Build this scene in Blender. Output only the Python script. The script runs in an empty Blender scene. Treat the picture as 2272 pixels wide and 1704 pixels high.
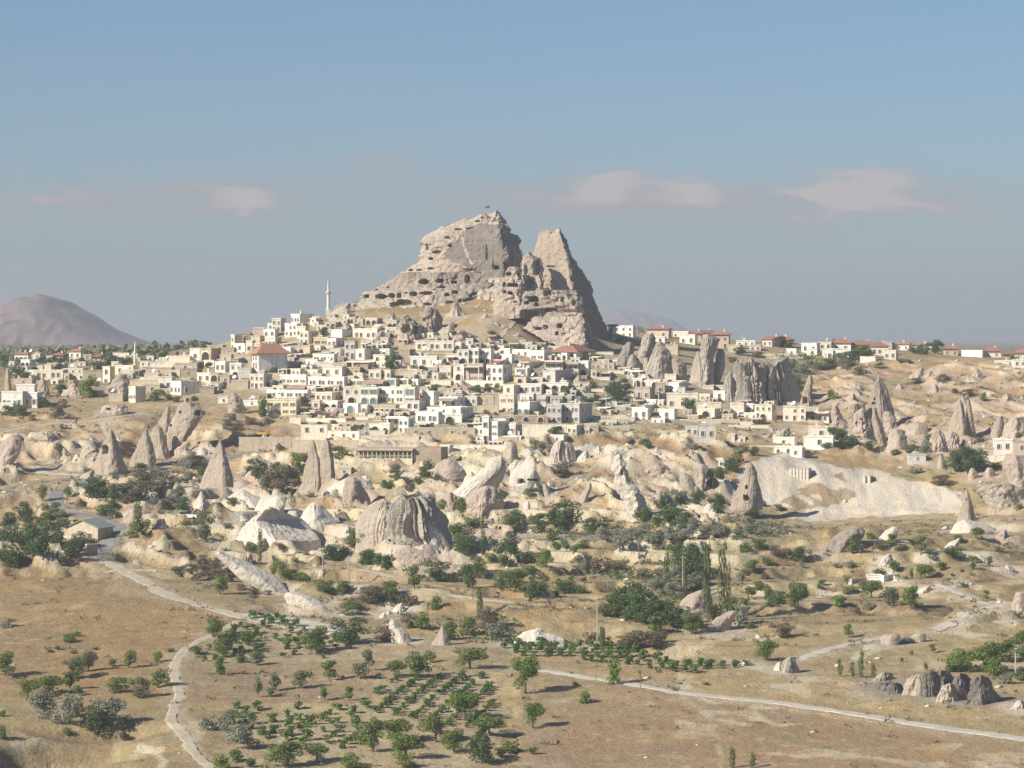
import bpy, math, random
import numpy as np
R = math.radians
C = bpy.context.scene.collection
scene = bpy.context.scene
random.seed(7)
# ------------------------------------------------------------------ camera, sky, sun, exposure
F = 7700.0; CX = 1136.0; CY = 852.0; HY = 755.0
PIT = math.atan((CY - HY) / F)
cam_d = bpy.data.cameras.new('camera'); cam = bpy.data.objects.new('camera', cam_d); C.objects.link(cam)
cam.location = (0, 0, 0); cam.rotation_euler = (R(90) - PIT, 0, 0)
cam_d.sensor_width = 36; cam_d.lens = 36 * F / 2272; cam_d.clip_start = 1; cam_d.clip_end = 40000
scene.camera = cam
SUN_EL = R(30); SUN_AZ = R(35)          # azimuth measured from -x towards the camera side (-y)
sdir = (-math.cos(SUN_EL) * math.cos(SUN_AZ), -math.cos(SUN_EL) * math.sin(SUN_AZ), math.sin(SUN_EL))
w = bpy.data.worlds.new('World'); scene.world = w; w.use_nodes = True
nt = w.node_tree; N = nt.nodes; Lk = nt.links; N.clear()
def nd(t, **k):
    n = N.new(t)
    for a, b in k.items(): setattr(n, a, b)
    return n
def mth(op, a, b=None, c=None, clamp=False):
    n = nd('ShaderNodeMath', operation=op); n.use_clamp = clamp
    for i, v in enumerate((a, b, c)):
        if v is None: continue
        if isinstance(v, (int, float)): n.inputs[i].default_value = v
        else: Lk.new(v, n.inputs[i])
    return n.outputs[0]
sky = nd('ShaderNodeTexSky', sky_type='NISHITA', sun_disc=False)
sky.sun_elevation = SUN_EL
sky.sun_rotation = math.atan2(sdir[0], sdir[1])
sky.air_density = 1.0; sky.dust_density = 0.6; sky.ozone_density = 3.0; sky.altitude = 1300
tc = nd('ShaderNodeTexCoord')
sep = nd('ShaderNodeSeparateXYZ'); Lk.new(tc.outputs['Generated'], sep.inputs[0])
hyp = mth('SQRT', mth('ADD', mth('MULTIPLY', sep.outputs[0], sep.outputs[0]), mth('MULTIPLY', sep.outputs[1], sep.outputs[1])))
el = mth('DIVIDE', sep.outputs[2], mth('MAXIMUM', hyp, 0.001))
az = mth('ARCTAN2', sep.outputs[0], sep.outputs[1])
comb = nd('ShaderNodeCombineXYZ'); Lk.new(mth('MULTIPLY', az, 1.0), comb.inputs[0]); Lk.new(mth('MULTIPLY', el, 3.4), comb.inputs[1])
nz = nd('ShaderNodeTexNoise'); nz.inputs['Scale'].default_value = 40; nz.inputs['Detail'].default_value = 6; nz.inputs['Roughness'].default_value = .55
Lk.new(comb.outputs[0], nz.inputs['Vector'])
nz2 = nd('ShaderNodeTexNoise'); nz2.inputs['Scale'].default_value = 7; nz2.inputs['Detail'].default_value = 3
Lk.new(comb.outputs[0], nz2.inputs['Vector'])
wob = mth('MULTIPLY', mth('SUBTRACT', nz.outputs['Fac'], 0.5), 0.026)
elw = mth('ADD', el, wob)
azw = mth('ADD', az, mth('MULTIPLY', mth('SUBTRACT', nz2.outputs['Fac'], .5), .03))
tot = None
for (px, py, sx, sy, a) in [(1900, 425, 125, 34, 1.0), (2060, 462, 120, 26, .55), (1560, 420, 75, 27, .8), (1360, 425, 120, 26, .62),
                            (1130, 452, 150, 22, .42), (560, 450, 55, 26, .66), (450, 425, 130, 30, .45), (125, 440, 110, 26, .55),
                            (800, 378, 150, 24, .36), (1330, 405, 60, 18, .5), (1790, 445, 70, 22, .4)]:
    dx = mth('MULTIPLY', mth('SUBTRACT', azw, (px - CX) / F), F / sx)
    dy = mth('MULTIPLY', mth('SUBTRACT', elw, (HY - py) / F), F / sy)
    g = mth('MULTIPLY', mth('EXPONENT', mth('MULTIPLY', mth('ADD', mth('MULTIPLY', dx, dx), mth('MULTIPLY', dy, dy)), -0.7)), a)
    tot = g if tot is None else mth('ADD', tot, g)
# the same broken low band goes on round the rest of the horizon
band = mth('EXPONENT', mth('MULTIPLY', mth('POWER', mth('MULTIPLY', mth('SUBTRACT', elw, .040), F / 60), 2.0), -0.7))
band = mth('MULTIPLY', band, mth('MULTIPLY', mth('SUBTRACT', nz2.outputs['Fac'], .42, clamp=True), 2.0))
away = mth('GREATER_THAN', mth('ABSOLUTE', az), .16)
tot = mth('ADD', tot, mth('MULTIPLY', band, away))
soft = None
for (px, py, sx, sy, q_) in [(1136, 455, 520, 40, .5), (1750, 455, 480, 48, .7), (2050, 440, 200, 42, .5), (330, 460, 430, 44, .62), (820, 385, 190, 30, .55), (480, 420, 150, 34, .5), (1300, 430, 260, 36, .5), (110, 440, 150, 36, .5)]:
    dx = mth('MULTIPLY', mth('SUBTRACT', azw, (px - CX) / F), F / sx); dy = mth('MULTIPLY', mth('SUBTRACT', elw, (HY - py) / F), F / sy)
    g = mth('MULTIPLY', mth('EXPONENT', mth('MULTIPLY', mth('ADD', mth('MULTIPLY', dx, dx), mth('MULTIPLY', dy, dy)), -0.8)), q_)
    soft = g if soft is None else mth('ADD', soft, g)
soft = mth('MULTIPLY', soft, mth('ADD', mth('MULTIPLY', nz2.outputs['Fac'], .8), .28), clamp=True)
cr_ = mth('MULTIPLY', tot, mth('ADD', mth('MULTIPLY', nz.outputs['Fac'], 1.5), .10))
mr_ = nd('ShaderNodeMapRange', interpolation_type='SMOOTHSTEP'); mr_.inputs[1].default_value = .10; mr_.inputs[2].default_value = .95; Lk.new(cr_, mr_.inputs[0]); cfac = mth('ADD', mth('MULTIPLY', soft, .95), mth('MULTIPLY', mr_.outputs[0], .75), clamp=True)
SKYG = nd('ShaderNodeMix', data_type='RGBA', blend_type='MULTIPLY'); SKYG.inputs[0].default_value = 1.0
Lk.new(sky.outputs[0], SKYG.inputs[6]); SKYG.inputs[7].default_value = (0.77, 0.855, 0.98, 1)
# warm-grey dust near the horizon, thinning upwards all round
lowf = mth('EXPONENT', mth('MULTIPLY', mth('ABSOLUTE', el), -34.0))
mixh = nd('ShaderNodeMix', data_type='RGBA'); Lk.new(mth('MULTIPLY', lowf, .6), mixh.inputs[0])
Lk.new(SKYG.outputs[2], mixh.inputs[6]); mixh.inputs[7].default_value = (2.2, 2.5, 2.85, 1)
mixc = nd('ShaderNodeMix', data_type='RGBA'); Lk.new(mth('MULTIPLY', cfac, .8), mixc.inputs[0])
Lk.new(mixh.outputs[2], mixc.inputs[6]); 
ctint = nd('ShaderNodeMix', data_type='RGBA'); Lk.new(mth('MULTIPLY', mth('SUBTRACT', tot, .3, clamp=True), 2.0, clamp=True), ctint.inputs[0]); ctint.inputs[6].default_value = (5.0, 4.3, 4.55, 1); ctint.inputs[7].default_value = (6.7, 5.8, 5.7, 1)
Lk.new(ctint.outputs[2], mixc.inputs[7])
bg = nd('ShaderNodeBackground'); bg.inputs['Strength'].default_value = 0.060
Lk.new(mixc.outputs[2], bg.inputs[0])
wo = nd('ShaderNodeOutputWorld'); Lk.new(bg.outputs[0], wo.inputs[0])
sun_d = bpy.data.lights.new('sun', 'SUN'); sun_d.energy = 5.0; sun_d.angle = R(0.6); sun_d.color = (1, .925, .80)
sun = bpy.data.objects.new('sun', sun_d); C.objects.link(sun)
from mathutils import Vector, Matrix
sun.rotation_euler = Vector(sdir).to_track_quat('Z', 'Y').to_euler(); sun.location = (-300, 200, 300)
vs = scene.view_settings; vs.view_transform = 'Standard'; vs.look = 'None'; vs.gamma = 1; vs.exposure = 0.55; vs.use_curve_mapping = False
scene.cycles.max_bounces = 6; scene.cycles.volume_bounces = 1; scene.cycles.transparent_max_bounces = 4
# ------------------------------------------------------------------ projection helpers
cp, sp = math.cos(PIT), math.sin(PIT)
def ray(px, py):
    a = (px - CX) / F; b = (CY - py) / F
    return a, cp + b * sp, -sp + b * cp
def pt(px, py, D):
    a, y, z = ray(px, py); t = D / y
    return (a * t, D, z * t)
def project(x, y, z):
    d = y * cp - z * sp
    return CX + F * x / d, CY - F * (y * sp + z * cp) / d
CR = {1: (680, 440, 2.765), 2: (0, 600, 3.16), 3: (500, 640, 4.424), 4: (900, 720, 4.022), 5: (1350, 680, 2.399), 6: (0, 850, 2.765),
      7: (750, 950, 2.765), 8: (1472, 1000, 2.765), 9: (0, 1200, 2.765), 10: (500, 1300, 2.765), 11: (1100, 1300, 1.887), 0: (0, 0, 1.0)}
def cv(c, x, y):
    ox, oy, s = CR[c]; return ox + x / s, oy + y / s
# ------------------------------------------------------------------ noise
def _h(ix, iy, iz, seed):
    h = (ix * 374761393 + iy * 668265263 + iz * 1274126177 + seed * 974711) & 0xffffffff
    h = ((h ^ (h >> 13)) * 1103515245) & 0xffffffff
    h = ((h ^ (h >> 15)) * 2246822519) & 0xffffffff
    return ((h ^ (h >> 16)) & 0xffffff) / 16777215.0
def n3(x, y, z, seed=0):
    x = np.asarray(x, float); y = np.asarray(y, float); z = np.asarray(z, float)
    x, y, z = np.broadcast_arrays(x, y, z)
    x0 = np.floor(x).astype(np.int64); y0 = np.floor(y).astype(np.int64); z0 = np.floor(z).astype(np.int64)
    fx = x - x0; fy = y - y0; fz = z - z0
    fx = fx * fx * (3 - 2 * fx); fy = fy * fy * (3 - 2 * fy); fz = fz * fz * (3 - 2 * fz)
    r = 0
    for a in (0, 1):
        for b in (0, 1):
            for c in (0, 1):
                r = r + _h(x0 + a, y0 + b, z0 + c, seed) * (fx if a else 1 - fx) * (fy if b else 1 - fy) * (fz if c else 1 - fz)
    return r * 2 - 1
def n2(x, y, seed=0):
    x0 = np.floor(x).astype(np.int64); y0 = np.floor(y).astype(np.int64)
    fx = x - x0; fy = y - y0; fx = fx * fx * (3 - 2 * fx); fy = fy * fy * (3 - 2 * fy)
    r = 0
    for a in (0, 1):
        for b in (0, 1):
            r = r + _h(x0 + a, y0 + b, x0 * 0, seed) * (fx if a else 1 - fx) * (fy if b else 1 - fy)
    return r * 2 - 1
def fb2(x, y, o=4, seed=0, g=.5):
    r = 0; a = 1; t = 0
    for i in range(o):
        r = r + a * n2(x * 2 ** i + 13.7 * i, y * 2 ** i - 7.1 * i, seed + i); t += a; a *= g
    return r / t
def fb3(x, y, z, o=4, seed=0, g=.5):
    r = 0; a = 1; t = 0
    for i in range(o):
        r = r + a * n3(x * 2 ** i + 13.7 * i, y * 2 ** i - 7.1 * i, z * 2 ** i + 3.3 * i, seed + i); t += a; a *= g
    return r / t
def sstep(a, b, x):
    t = np.clip((x - a) / (b - a), 0, 1); return t * t * (3 - 2 * t)
def inpoly(X, Y, poly):
    r = np.zeros(X.shape, bool); n = len(poly)
    for i in range(n):
        x1, y1 = poly[i]; x2, y2 = poly[(i + 1) % n]
        if y1 == y2: continue
        c = ((y1 > Y) != (y2 > Y)) & (X < (x2 - x1) * (Y - y1) / (y2 - y1) + x1)
        r ^= c
    return r
def linedist(X, Y, pts, ys=1.0):
    d = np.full(X.shape, 1e9)
    for (x1, y1), (x2, y2) in zip(pts[:-1], pts[1:]):
        dx, dy = x2 - x1, (y2 - y1) * ys; l = dx * dx + dy * dy + 1e-9
        t = np.clip(((X - x1) * dx + (Y - y1) * ys * dy) / l, 0, 1)
        d = np.minimum(d, np.hypot(X - x1 - t * dx, (Y - y1) * ys - t * dy))
    return d
def P(c, s):
    v = [float(q) for q in s.replace(',', ' ').split()]
    return [cv(c, v[i], v[i + 1]) for i in range(0, len(v), 2)]
# ------------------------------------------------------------------ terrain heights
CP = []
for px in (-300, 0, 300, 600, 900, 1136, 1400, 1700, 2000, 2272, 2600):
    for py, D in ((1704, 560), (1550, 622), (1400, 695), (1300, 752), (1200, 808), (1100, 868), (1000, 935)):
        CP.append((px, py, D))
CP += [(a, 900, b) for a, b in ((-300, 1010), (0, 1010), (300, 1010), (600, 1005), (900, 1000), (1136, 1000), (1400, 1010), (1700, 1025), (2000, 1035), (2272, 1035), (2600, 1035))]
CP += [(a, 835, b) for a, b in ((-300, 1110), (0, 1110), (300, 1105), (600, 1045), (900, 1040), (1136, 1042), (1400, 1058), (1700, 1095), (2000, 1105), (2272, 1105), (2600, 1105))]
CP += [(-300, 798, 1500), (0, 798, 1500), (250, 798, 1450), (400, 795, 1180), (500, 785, 1110), (600, 790, 1075), (900, 790, 1068), (1136, 790, 1072),
       (1300, 792, 1085), (1400, 790, 1110), (1550, 785, 1150), (1750, 775, 1190), (2000, 788, 1190), (2272, 803, 1185), (2600, 810, 1185)]
CP += [(530, 757, 1120), (700, 750, 1095), (900, 752, 1095), (1136, 752, 1098), (1300, 757, 1112), (1450, 752, 1205), (1600, 758, 1210)]
CP += [(640, 722, 1135), (740, 722, 1118), (900, 722, 1112), (1136, 722, 1112), (1270, 726, 1112)]
CP += [(735, 701, 1145), (830, 690, 1138), (950, 692, 1132), (960, 672, 1148), (1050, 690, 1132), (1050, 658, 1152), (1110, 662, 1150), (1160, 690, 1132), (1230, 705, 1128), (1330, 740, 1140), (1330, 757, 1112)]
# the steep pale flank on the right with its flat field on top
CP += [(1740, 1010, 950), (1850, 1018, 950), (1960, 1030, 945), (1700, 1035, 925), (1800, 1042, 926), (1900, 1052, 924), (2000, 1062, 920), (2080, 1090, 908), (1690, 1120, 900), (1780, 1152, 890), (1880, 1154, 890),
       (1980, 1146, 890), (2080, 1132, 892), (1780, 1172, 866), (1950, 1168, 866), (2100, 1160, 868)]
CP = [q for q in CP if not (1650 < q[0] < 2050 and q[1] in (1000, 1100))]
CP += [(1050, 700, 1230), (800, 710, 1230), (1250, 725, 1220), (600, 775, 1300), (1050, 745, 1350), (1500, 772, 1400), (2000, 797, 1400),
       (2600, 805, 1400), (1300, 770, 1400)]
cpw = np.array([pt(*c) for c in CP])
c2 = 5.0 ** 2
dd = np.sqrt((cpw[:, None, 0] - cpw[None, :, 0]) ** 2 + (cpw[:, None, 1] - cpw[None, :, 1]) ** 2 + c2)
wts = np.linalg.solve(dd + np.eye(len(cpw)) * .5, cpw[:, 2] + 30)
def nodes_between(a, b, st): return list(np.arange(a, b, st))
xs = [-195 + i * .65 for i in range(int(390 / .65) + 1)]
g = 1.0; v = 195.5
while v < 9000: xs.append(v); xs.insert(0, -v); g *= 1.25; v += g
xs = np.array(xs)
ys = nodes_between(-300, 500, 25) + nodes_between(500, 1236, .8)
g = 1.0; v = 1237.0
while v < 16000: ys.append(v); g *= 1.06; v += g
ys = np.array(ys)
GX, GY = np.meshgrid(xs, ys)
ex = np.clip(GX, -230, 230); ey = np.clip(GY, 545, 1480)
Z = np.zeros_like(GX) - 30
for i in range(len(cpw)):
    Z += wts[i] * np.sqrt((ex - cpw[i, 0]) ** 2 + (ey - cpw[i, 1]) ** 2 + c2)
far = sstep(1380, 1600, GY); Z = Z * (1 - far) + -9.0 * far
side = sstep(230, 420, np.abs(GX)) * sstep(1000, 1200, GY); Z = Z * (1 - side) + -9.0 * side
gx_i = lambda x: np.clip(np.searchsorted(xs, x) - 1, 0, len(xs) - 2)
gy_i = lambda y: np.clip(np.searchsorted(ys, y) - 1, 0, len(ys) - 2)
def hz(x, y):
    x = np.asarray(x, float); y = np.asarray(y, float)
    i = gx_i(x); j = gy_i(y)
    u = (x - xs[i]) / (xs[i + 1] - xs[i]); v = (y - ys[j]) / (ys[j + 1] - ys[j])
    return Z[j, i] * (1 - u) * (1 - v) + Z[j, i + 1] * u * (1 - v) + Z[j + 1, i] * (1 - u) * v + Z[j + 1, i + 1] * u * v
_T = np.concatenate([np.arange(520, 1300, 1.5), np.arange(1300, 3000, 12)])
def at(px, py, dmin=520):
    """first point of the ground seen along a pixel's ray"""
    a, yy, zz = ray(px, py)
    T = _T[_T >= dmin]
    g = hz(a * T / yy, T) - zz * T / yy
    k = np.nonzero(g >= 0)[0]
    if len(k) == 0:
        k = int(np.argmax(g)); D = T[k]
    elif k[0] == 0: D = T[0]
    else:
        k = k[0]; D = T[k - 1] + (T[k] - T[k - 1]) * (-g[k - 1]) / (g[k] - g[k - 1] + 1e-9)
    x = a * D / yy
    return float(x), float(D), float(hz(x, D))
# hills and hollows: crop, x, y, half width m, half depth m, height m
BUMPS = [(6, 1000, 960, 13, 9, 3.0), (6, 1170, 980, 9, 9, 2.6), (6, 1230, 1150, 9, 7, 2.4), (6, 200, 1110, 22, 10, 2.2), (9, 700, 420, 26, 14, 1.6),
         (9, 150, 1300, 11, 8, -6.5), (9, 480, 1300, 11, 9, -9.0), (9, 640, 1150, 12, 4, -3.0), (9, 330, 1380, 10, 6, -4.0), (6, 1550, 860, 13, 9, 1.5), (7, 420, 760, 16, 9, 2.4),
         (7, 150, 900, 22, 8, 1.8), (7, 900, 1020, 26, 6, 2.0), (7, 1350, 1180, 18, 8, 2.2), (7, 1400, 1250, 10, 5, -2.5), (7, 1700, 1290, 15, 7, -2.8),
         (7, 1250, 820, 20, 6, -1.8), (7, 1600, 1000, 16, 6, -2.4), (8, 700, 560, 18, 9, 1.6), (8, 1130, 560, 20, 8, 2.0), (8, 900, 640, 14, 5, -2.2),
         (8, 1150, 520, 10, 5, 1.8), (8, 1500, 620, 22, 9, 1.8), (8, 2050, 1050, 16, 9, 2.2), (8, 300, 1220, 20, 7, 1.8), (8, 1500, 1080, 26, 8, 1.5),
         (6, 250, 400, 14, 12, 2.4), (6, 60, 430, 12, 10, 2.6), (6, 60, 720, 14, 10, 2.4), (6, 320, 340, 12, 9, 1.2), (6, 780, 240, 10, 8, 1.6),
         (6, 1330, 720, 10, 8, 1.8), (6, 1350, 300, 11, 13, 2.6), (7, 1500, 420, 16, 14, 2.0), (7, 1300, 350, 12, 12, -1.5), (7, 1850, 250, 14, 10, 2.6),
         (7, 1900, 420, 10, 10, -3.0), (5, 1650, 330, 20, 20, 3.0), (5, 1850, 400, 14, 18, 3.4), (5, 2150, 430, 18, 18, 3.0), (5, 2000, 560, 14, 12, -2.5),
         (5, 1300, 420, 22, 14, 2.4), (5, 1700, 640, 14, 10, 2.0), (1, 1100, 760, 26, 14, 2.0), (1, 300, 730, 26, 12, 1.5)]
for c, x, y, rx, ry, h in BUMPS:
    X0, Y0, _ = at(*cv(c, x, y))
    wx = GX + fb2(GX / 9, GY / 9, 2, 5) * 4; wy = GY + fb2(GX / 9, GY / 9, 2, 9) * 4
    Z += h * np.exp(-(((wx - X0) / rx) ** 2 + ((wy - Y0) / ry) ** 2) * 1.4)
PX, PY = project(GX, np.maximum(GY, 1), Z)
near = (GY > 480) & (np.abs(GX) < 260)
def pm(poly, soft=0):      # mask of a pixel polygon laid on the ground
    return inpoly(PX, PY, poly)
field = sstep(1330, 1420, PY) * near
flatf = np.clip(field + sstep(1240, 1330, PY) * (PX < 560), 0, 1)
town = near * sstep(760, 790, PY) * (1 - sstep(930, 1000, PY)) * sstep(330, 480, PX) * (1 - sstep(1650, 1800, PX))
hillR = near * sstep(790, 820, PY) * (1 - sstep(1000, 1060, PY)) * sstep(1700, 1850, PX)
hillL = near * sstep(880, 930, PY) * (1 - sstep(1130, 1200, PY)) * (1 - sstep(600, 800, PX))
valley = near * sstep(1080, 1160, PY) * (1 - flatf)
slopeC = near * sstep(940, 980, PY) * (1 - sstep(1120, 1180, PY)) * sstep(850, 950, PX) * (1 - sstep(1600, 1700, PX))
amp = (.35 + .6 * valley + .5 * hillL + .55 * hillR + .6 * slopeC)
nrm = near.astype(float)
ROADS = [
    ('road', 6, '1570 425 1480 440 1400 452 1270 465 1100 482 960 505 800 545 640 575 480 620 390 650 335 690 340 730 385 775 470 805 580 820 680 850 725 880 735 910 715 950 660 990 610 1040 580 1075', 4.2, 'ASPH', None),
    ('dirt_road', 6, '595 1075 680 1110 760 1145 860 1200 960 1260 1040 1305 1130 1335 1250 1370 1350 1395 1450 1425 1560 1450 1700 1475 1800 1495 1900 1520', 3.4, 'DUST', 4.5),
    ('dirt_road', 9, '1520 440 1640 468 1760 488 1880 510 1980 535 2070 560', 6.5, 'PALE', 8.0),
    ('path', 9, '1530 455 1480 480 1430 515 1380 550 1250 600 1160 650 1095 720 1068 780 1075 850 1100 910 1105 950 1075 1000 1060 1060 1045 1110 1090 1140 1130 1180 1160 1240 1200 1310 1260 1360 1310 1394 1400 1450', 2.3, 'DUST', None),
    ('path', 11, '60 352 190 352 300 368 420 390 530 402 640 425 750 442 850 455 1000 472 1150 485 1400 520 1650 560 1780 582 1900 600 2050 618 2212 640 2300 655', 2.2, 'PALE', 4.0),
    ('path', 6, '-60 300 60 290 150 270 260 255 400 240 520 236 620 225 760 205 880 192', 1.6, 'DUST', None),
    ('path', 6, '640 240 650 300 700 345', 1.5, 'DUST', None),
    ('path', 6, '230 500 300 490 420 470 520 440', 2.0, 'DUST', None),
    ('path', 6, '-40 680 60 640 180 615 300 600 400 590 560 585', 2.6, 'ASPH', None),
    ('path', 6, '220 510 260 550 380 560 520 570', 3.5, 'PALE', None),
    ('road', 7, '640 690 760 682 900 680 1100 682 1300 678 1600 675 1750 660', 3.6, 'ASPH', None),
    ('path', 8, '800 1290 860 1270 940 1240 1040 1210 1120 1190 1220 1165 1330 1150 1420 1140', 2.2, 'PALE', None),
    ('path', 8, '1640 1105 1720 1080 1800 1045 1850 990 1940 970 2030 950 2100 945', 2.4, 'PALE', None),
    ('path', 8, '1680 815 1760 850 1850 885 1920 920 2030 942', 1.8, 'PALE', None),
    ('path', 8, '1690 870 1760 850 1840 800', 1.2, 'PALE', None),
    ('path', 7, '1318 425 1345 385 1400 350 1470 310 1530 265 1600 222', .9, 'DUST', None),
    ('path', 1, '1170 920 1180 870 1215 820 1262 770 1290 735 1340 700', 1.2, 'DUST', None),
    ('path', 1, '900 770 960 745 1020 715', .8, 'DUST', None),
    ('path', 7, '0 850 100 862 250 890 420 920', 1.3, 'DUST', None),
    ('path', 7, '370 985 560 1000 700 1020 830 1045 1000 1060 1180 1085', 1.3, 'DUST', None),
    ('path', 9, '620 200 700 180 850 175 1000 185', 1.2, 'DUST', None),
    ('road', 4, '1600 620 1760 640 1900 665 2050 690 2212 700', 3.2, 'ASPH', None),
    ('road', 3, '640 700 800 745 930 790', 3.0, 'ASPH', None),
    ('path', 8, '760 470 900 452 1100 446 1300 440 1500 425 1750 415 1900 420 2260 415', 3.0, 'BROWN', None)]
roadm = np.zeros(GX.shape)
for nm_, c_, s_, w_, m_, we_ in ROADS:
    p_ = P(c_, s_); ax = [q[0] for q in p_]; ay = [q[1] for q in p_]
    jj, ii = np.nonzero((PX > min(ax) - 40) & (PX < max(ax) + 40) & (PY > min(ay) - 14) & (PY < max(ay) + 14) & near)
    if len(jj) == 0: continue
    d_ = linedist(PX[jj, ii], PY[jj, ii], p_, 4.0); roadm[jj, ii] = np.maximum(roadm[jj, ii], 1 - sstep(14 + w_ * 4, 34 + w_ * 6, d_))
flank = pm(P(8, '380 180 530 40 820 0 1560 60 1860 320 1840 400 1100 450 760 440 600 400'))
calm_ = np.clip(1 - .9 * roadm, 0, 1) * (1 - .75 * flank)
amp = amp * calm_
rid = 1 - np.abs(fb2((GX + .5 * GY) / 17, (GY - .3 * GX) / 34, 4, 21))
Z += nrm * (amp * 1.9 * fb2(GX / 26, GY / 22, 4, 3) + amp * .45 * fb2(GX / 4.5, GY / 4.5, 3, 8) + .07 * fb2(GX / 1.5, GY / 1.5, 2, 12))
Z += nrm * calm_ * (hillR * 3.0 + hillL * 1.5 + slopeC * 1.8) * (rid ** 3 - .5)
midb = near * sstep(935, 985, PY) * (1 - sstep(1235, 1300, PY)) * (1 - sstep(1600, 1720, PX)) * calm_
rid2 = 1 - np.abs(fb2((GX * .8 + .55 * GY) / 11, (GY - .4 * GX) / 19, 4, 25)) * 1.6
Z += near * flank * (.9 * fb2(GX / 4.5, GY / 22, 3, 98) - .5 * np.clip(fb2(GX / 9, GY / 30, 2, 99), -1, 0))
Z += midb * 4.0 * (np.clip(rid2, 0, 1) ** 3 - .35)
step = 2.3
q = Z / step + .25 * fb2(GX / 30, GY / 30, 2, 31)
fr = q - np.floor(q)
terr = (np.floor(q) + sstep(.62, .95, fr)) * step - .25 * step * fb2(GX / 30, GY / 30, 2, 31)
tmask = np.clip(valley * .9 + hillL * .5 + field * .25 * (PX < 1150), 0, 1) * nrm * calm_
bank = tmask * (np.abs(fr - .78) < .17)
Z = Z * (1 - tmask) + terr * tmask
Z += (1 - nrm) * (GY > 0) * fb2(GX / 160, GY / 160, 3, 40) * 1.5 * sstep(1500, 2500, GY)
cl = np.exp(-((GX / 60) ** 2 + (GY / 60) ** 2)); Z = Z * (1 - cl) + cl * -1.7
PX, PY = project(GX, np.maximum(GY, 1), Z)
# ------------------------------------------------------------------ what grows or lies on the ground, plus painted gully shade
col = np.zeros(GX.shape + (3,)); col[:] = (.335, .272, .170)
def paint(mask, c, k=1.0):
    m = (np.asarray(mask, float) * k)[..., None]; col[:] = col * (1 - m) + np.array(c) * m
wpx = PX + 9 * fb2(GX / 2.2, GY / 3.5, 3, 51) + 14 * fb2(GX / 9, GY / 12, 2, 52); wpy = PY + 4 * fb2(GX / 2.5, GY / 4, 3, 53) + 6 * fb2(GX / 9, GY / 12, 2, 54)
def pp(c, s, colr, k=.9, wob=1):
    poly = P(c, s); X = wpx if wob else PX; Y = wpy if wob else PY
    paint(inpoly(X, Y, poly) & near, colr, k)
WHITE = (.60, .56, .48); PINKW = (.50, .40, .32); TAN = (.36, .27, .165); BRN = (.20, .15, .10); ORG = (.36, .24, .135); DIRT = (.31, .235, .17)
paint(town, (.38, .33, .26), .85)
paint(hillR, (.40, .30, .235), .85)
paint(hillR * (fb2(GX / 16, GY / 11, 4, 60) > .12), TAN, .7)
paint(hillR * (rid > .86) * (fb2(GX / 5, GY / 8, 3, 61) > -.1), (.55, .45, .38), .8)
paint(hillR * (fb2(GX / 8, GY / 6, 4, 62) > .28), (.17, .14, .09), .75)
paint(hillL, (.37, .26, .17), .8)
paint(hillL * (fb2(GX / 10, GY / 8, 4, 63) > .25), (.50, .42, .34), .6)
paint(slopeC, (.33, .245, .16), .9)
hillC = near & (PY > 660) & (PY < 770) & (PX > 700) & (PX < 1300) & (GY > 1088)
paint(hillC, (.31, .235, .15), .9)
# fields
pp(9, '0 90 230 110 560 100 700 190 1000 360 1200 400 1500 440 1390 530 1220 600 1060 680 1040 900 800 980 0 1000', ORG, .75)
pp(9, '560 160 1000 330 900 350 700 330 560 250', (.42, .33, .24), .6)
pp(11, '80 430 420 400 800 455 1400 525 2212 660 2212 762 80 762', (.315, .235, .165), .85)
pp(11, '250 530 900 560 1500 600 2212 680 2212 762 1300 740 300 700', (.31, .21, .135), .55)
pp(11, '800 380 1150 370 1700 440 2212 420 2212 600 1500 530 850 455', (.38, .30, .18), .7)
pp(9, '1130 790 1400 770 2212 740 2212 990 1150 990', DIRT, .9)
pp(10, '0 520 980 440 960 560 900 720 0 720', DIRT, .8)
pp(10, '0 730 900 730 940 560 1640 520 1660 1000 1480 1117 0 1117', (.40, .33, .24), .85)
pp(10, '0 730 900 730 900 800 600 860 0 900', (.37, .32, .19), .6)
pp(10, '1650 520 1800 540 1790 690 1660 690', (.47, .37, .215), .85)
pp(9, '1390 560 1560 450 1800 480 2200 600 2212 730 1130 760 1110 700', (.40, .335, .24), .85)
pp(10, '480 100 1000 360 1380 380 1400 440 900 420 500 420', (.42, .35, .26), .6)
pp(11, '180 280 1100 370 1100 395 190 340', (.36, .27, .17), .8)
# pale tuff showing through
for a in ('1560 470 1700 480 1900 500 2060 540 2080 560 1980 590 1800 540 1560 460',): pp(9, a, WHITE, .9)
pp(9, '1030 1040 1150 1050 1240 1180 1200 1290 1100 1150', (.52, .45, .34), .8)
pp(9, '840 1240 1010 1270 1020 1394 980 1394 960 1320 850 1300', WHITE, .8)
pp(9, '30 1230 320 1180 300 1240 100 1290', (.5, .45, .38), .7); pp(9, '490 1300 620 1394 560 1394', (.5, .45, .38), .7)
pp(10, '600 40 700 60 1000 170 980 200 760 130 620 120', WHITE, .85); pp(10, '340 0 560 20 400 60', WHITE, .5)
pp(6, '1900 1090 2080 1210 1960 1190', WHITE, .9); pp(7, '330 730 640 820 560 860 370 820', (.50, .42, .35), .8)
pp(7, '640 140 1010 115 880 270 700 380 610 420 480 380 640 330 600 240', (.50, .46, .36), .85)
pp(7, '0 60 560 60 640 140 560 240 400 300 0 290', (.36, .29, .21), .6)
pp(7, '1200 180 1650 190 1700 560 1330 460 1200 330', (.36, .255, .165), .8)
pp(7, '1690 120 2212 120 2212 280 1800 290', (.29, .185, .12), .8)
pp(5, '0 700 560 720 800 800 620 900 480 830 0 900', (.29, .19, .125), .8)
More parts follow.
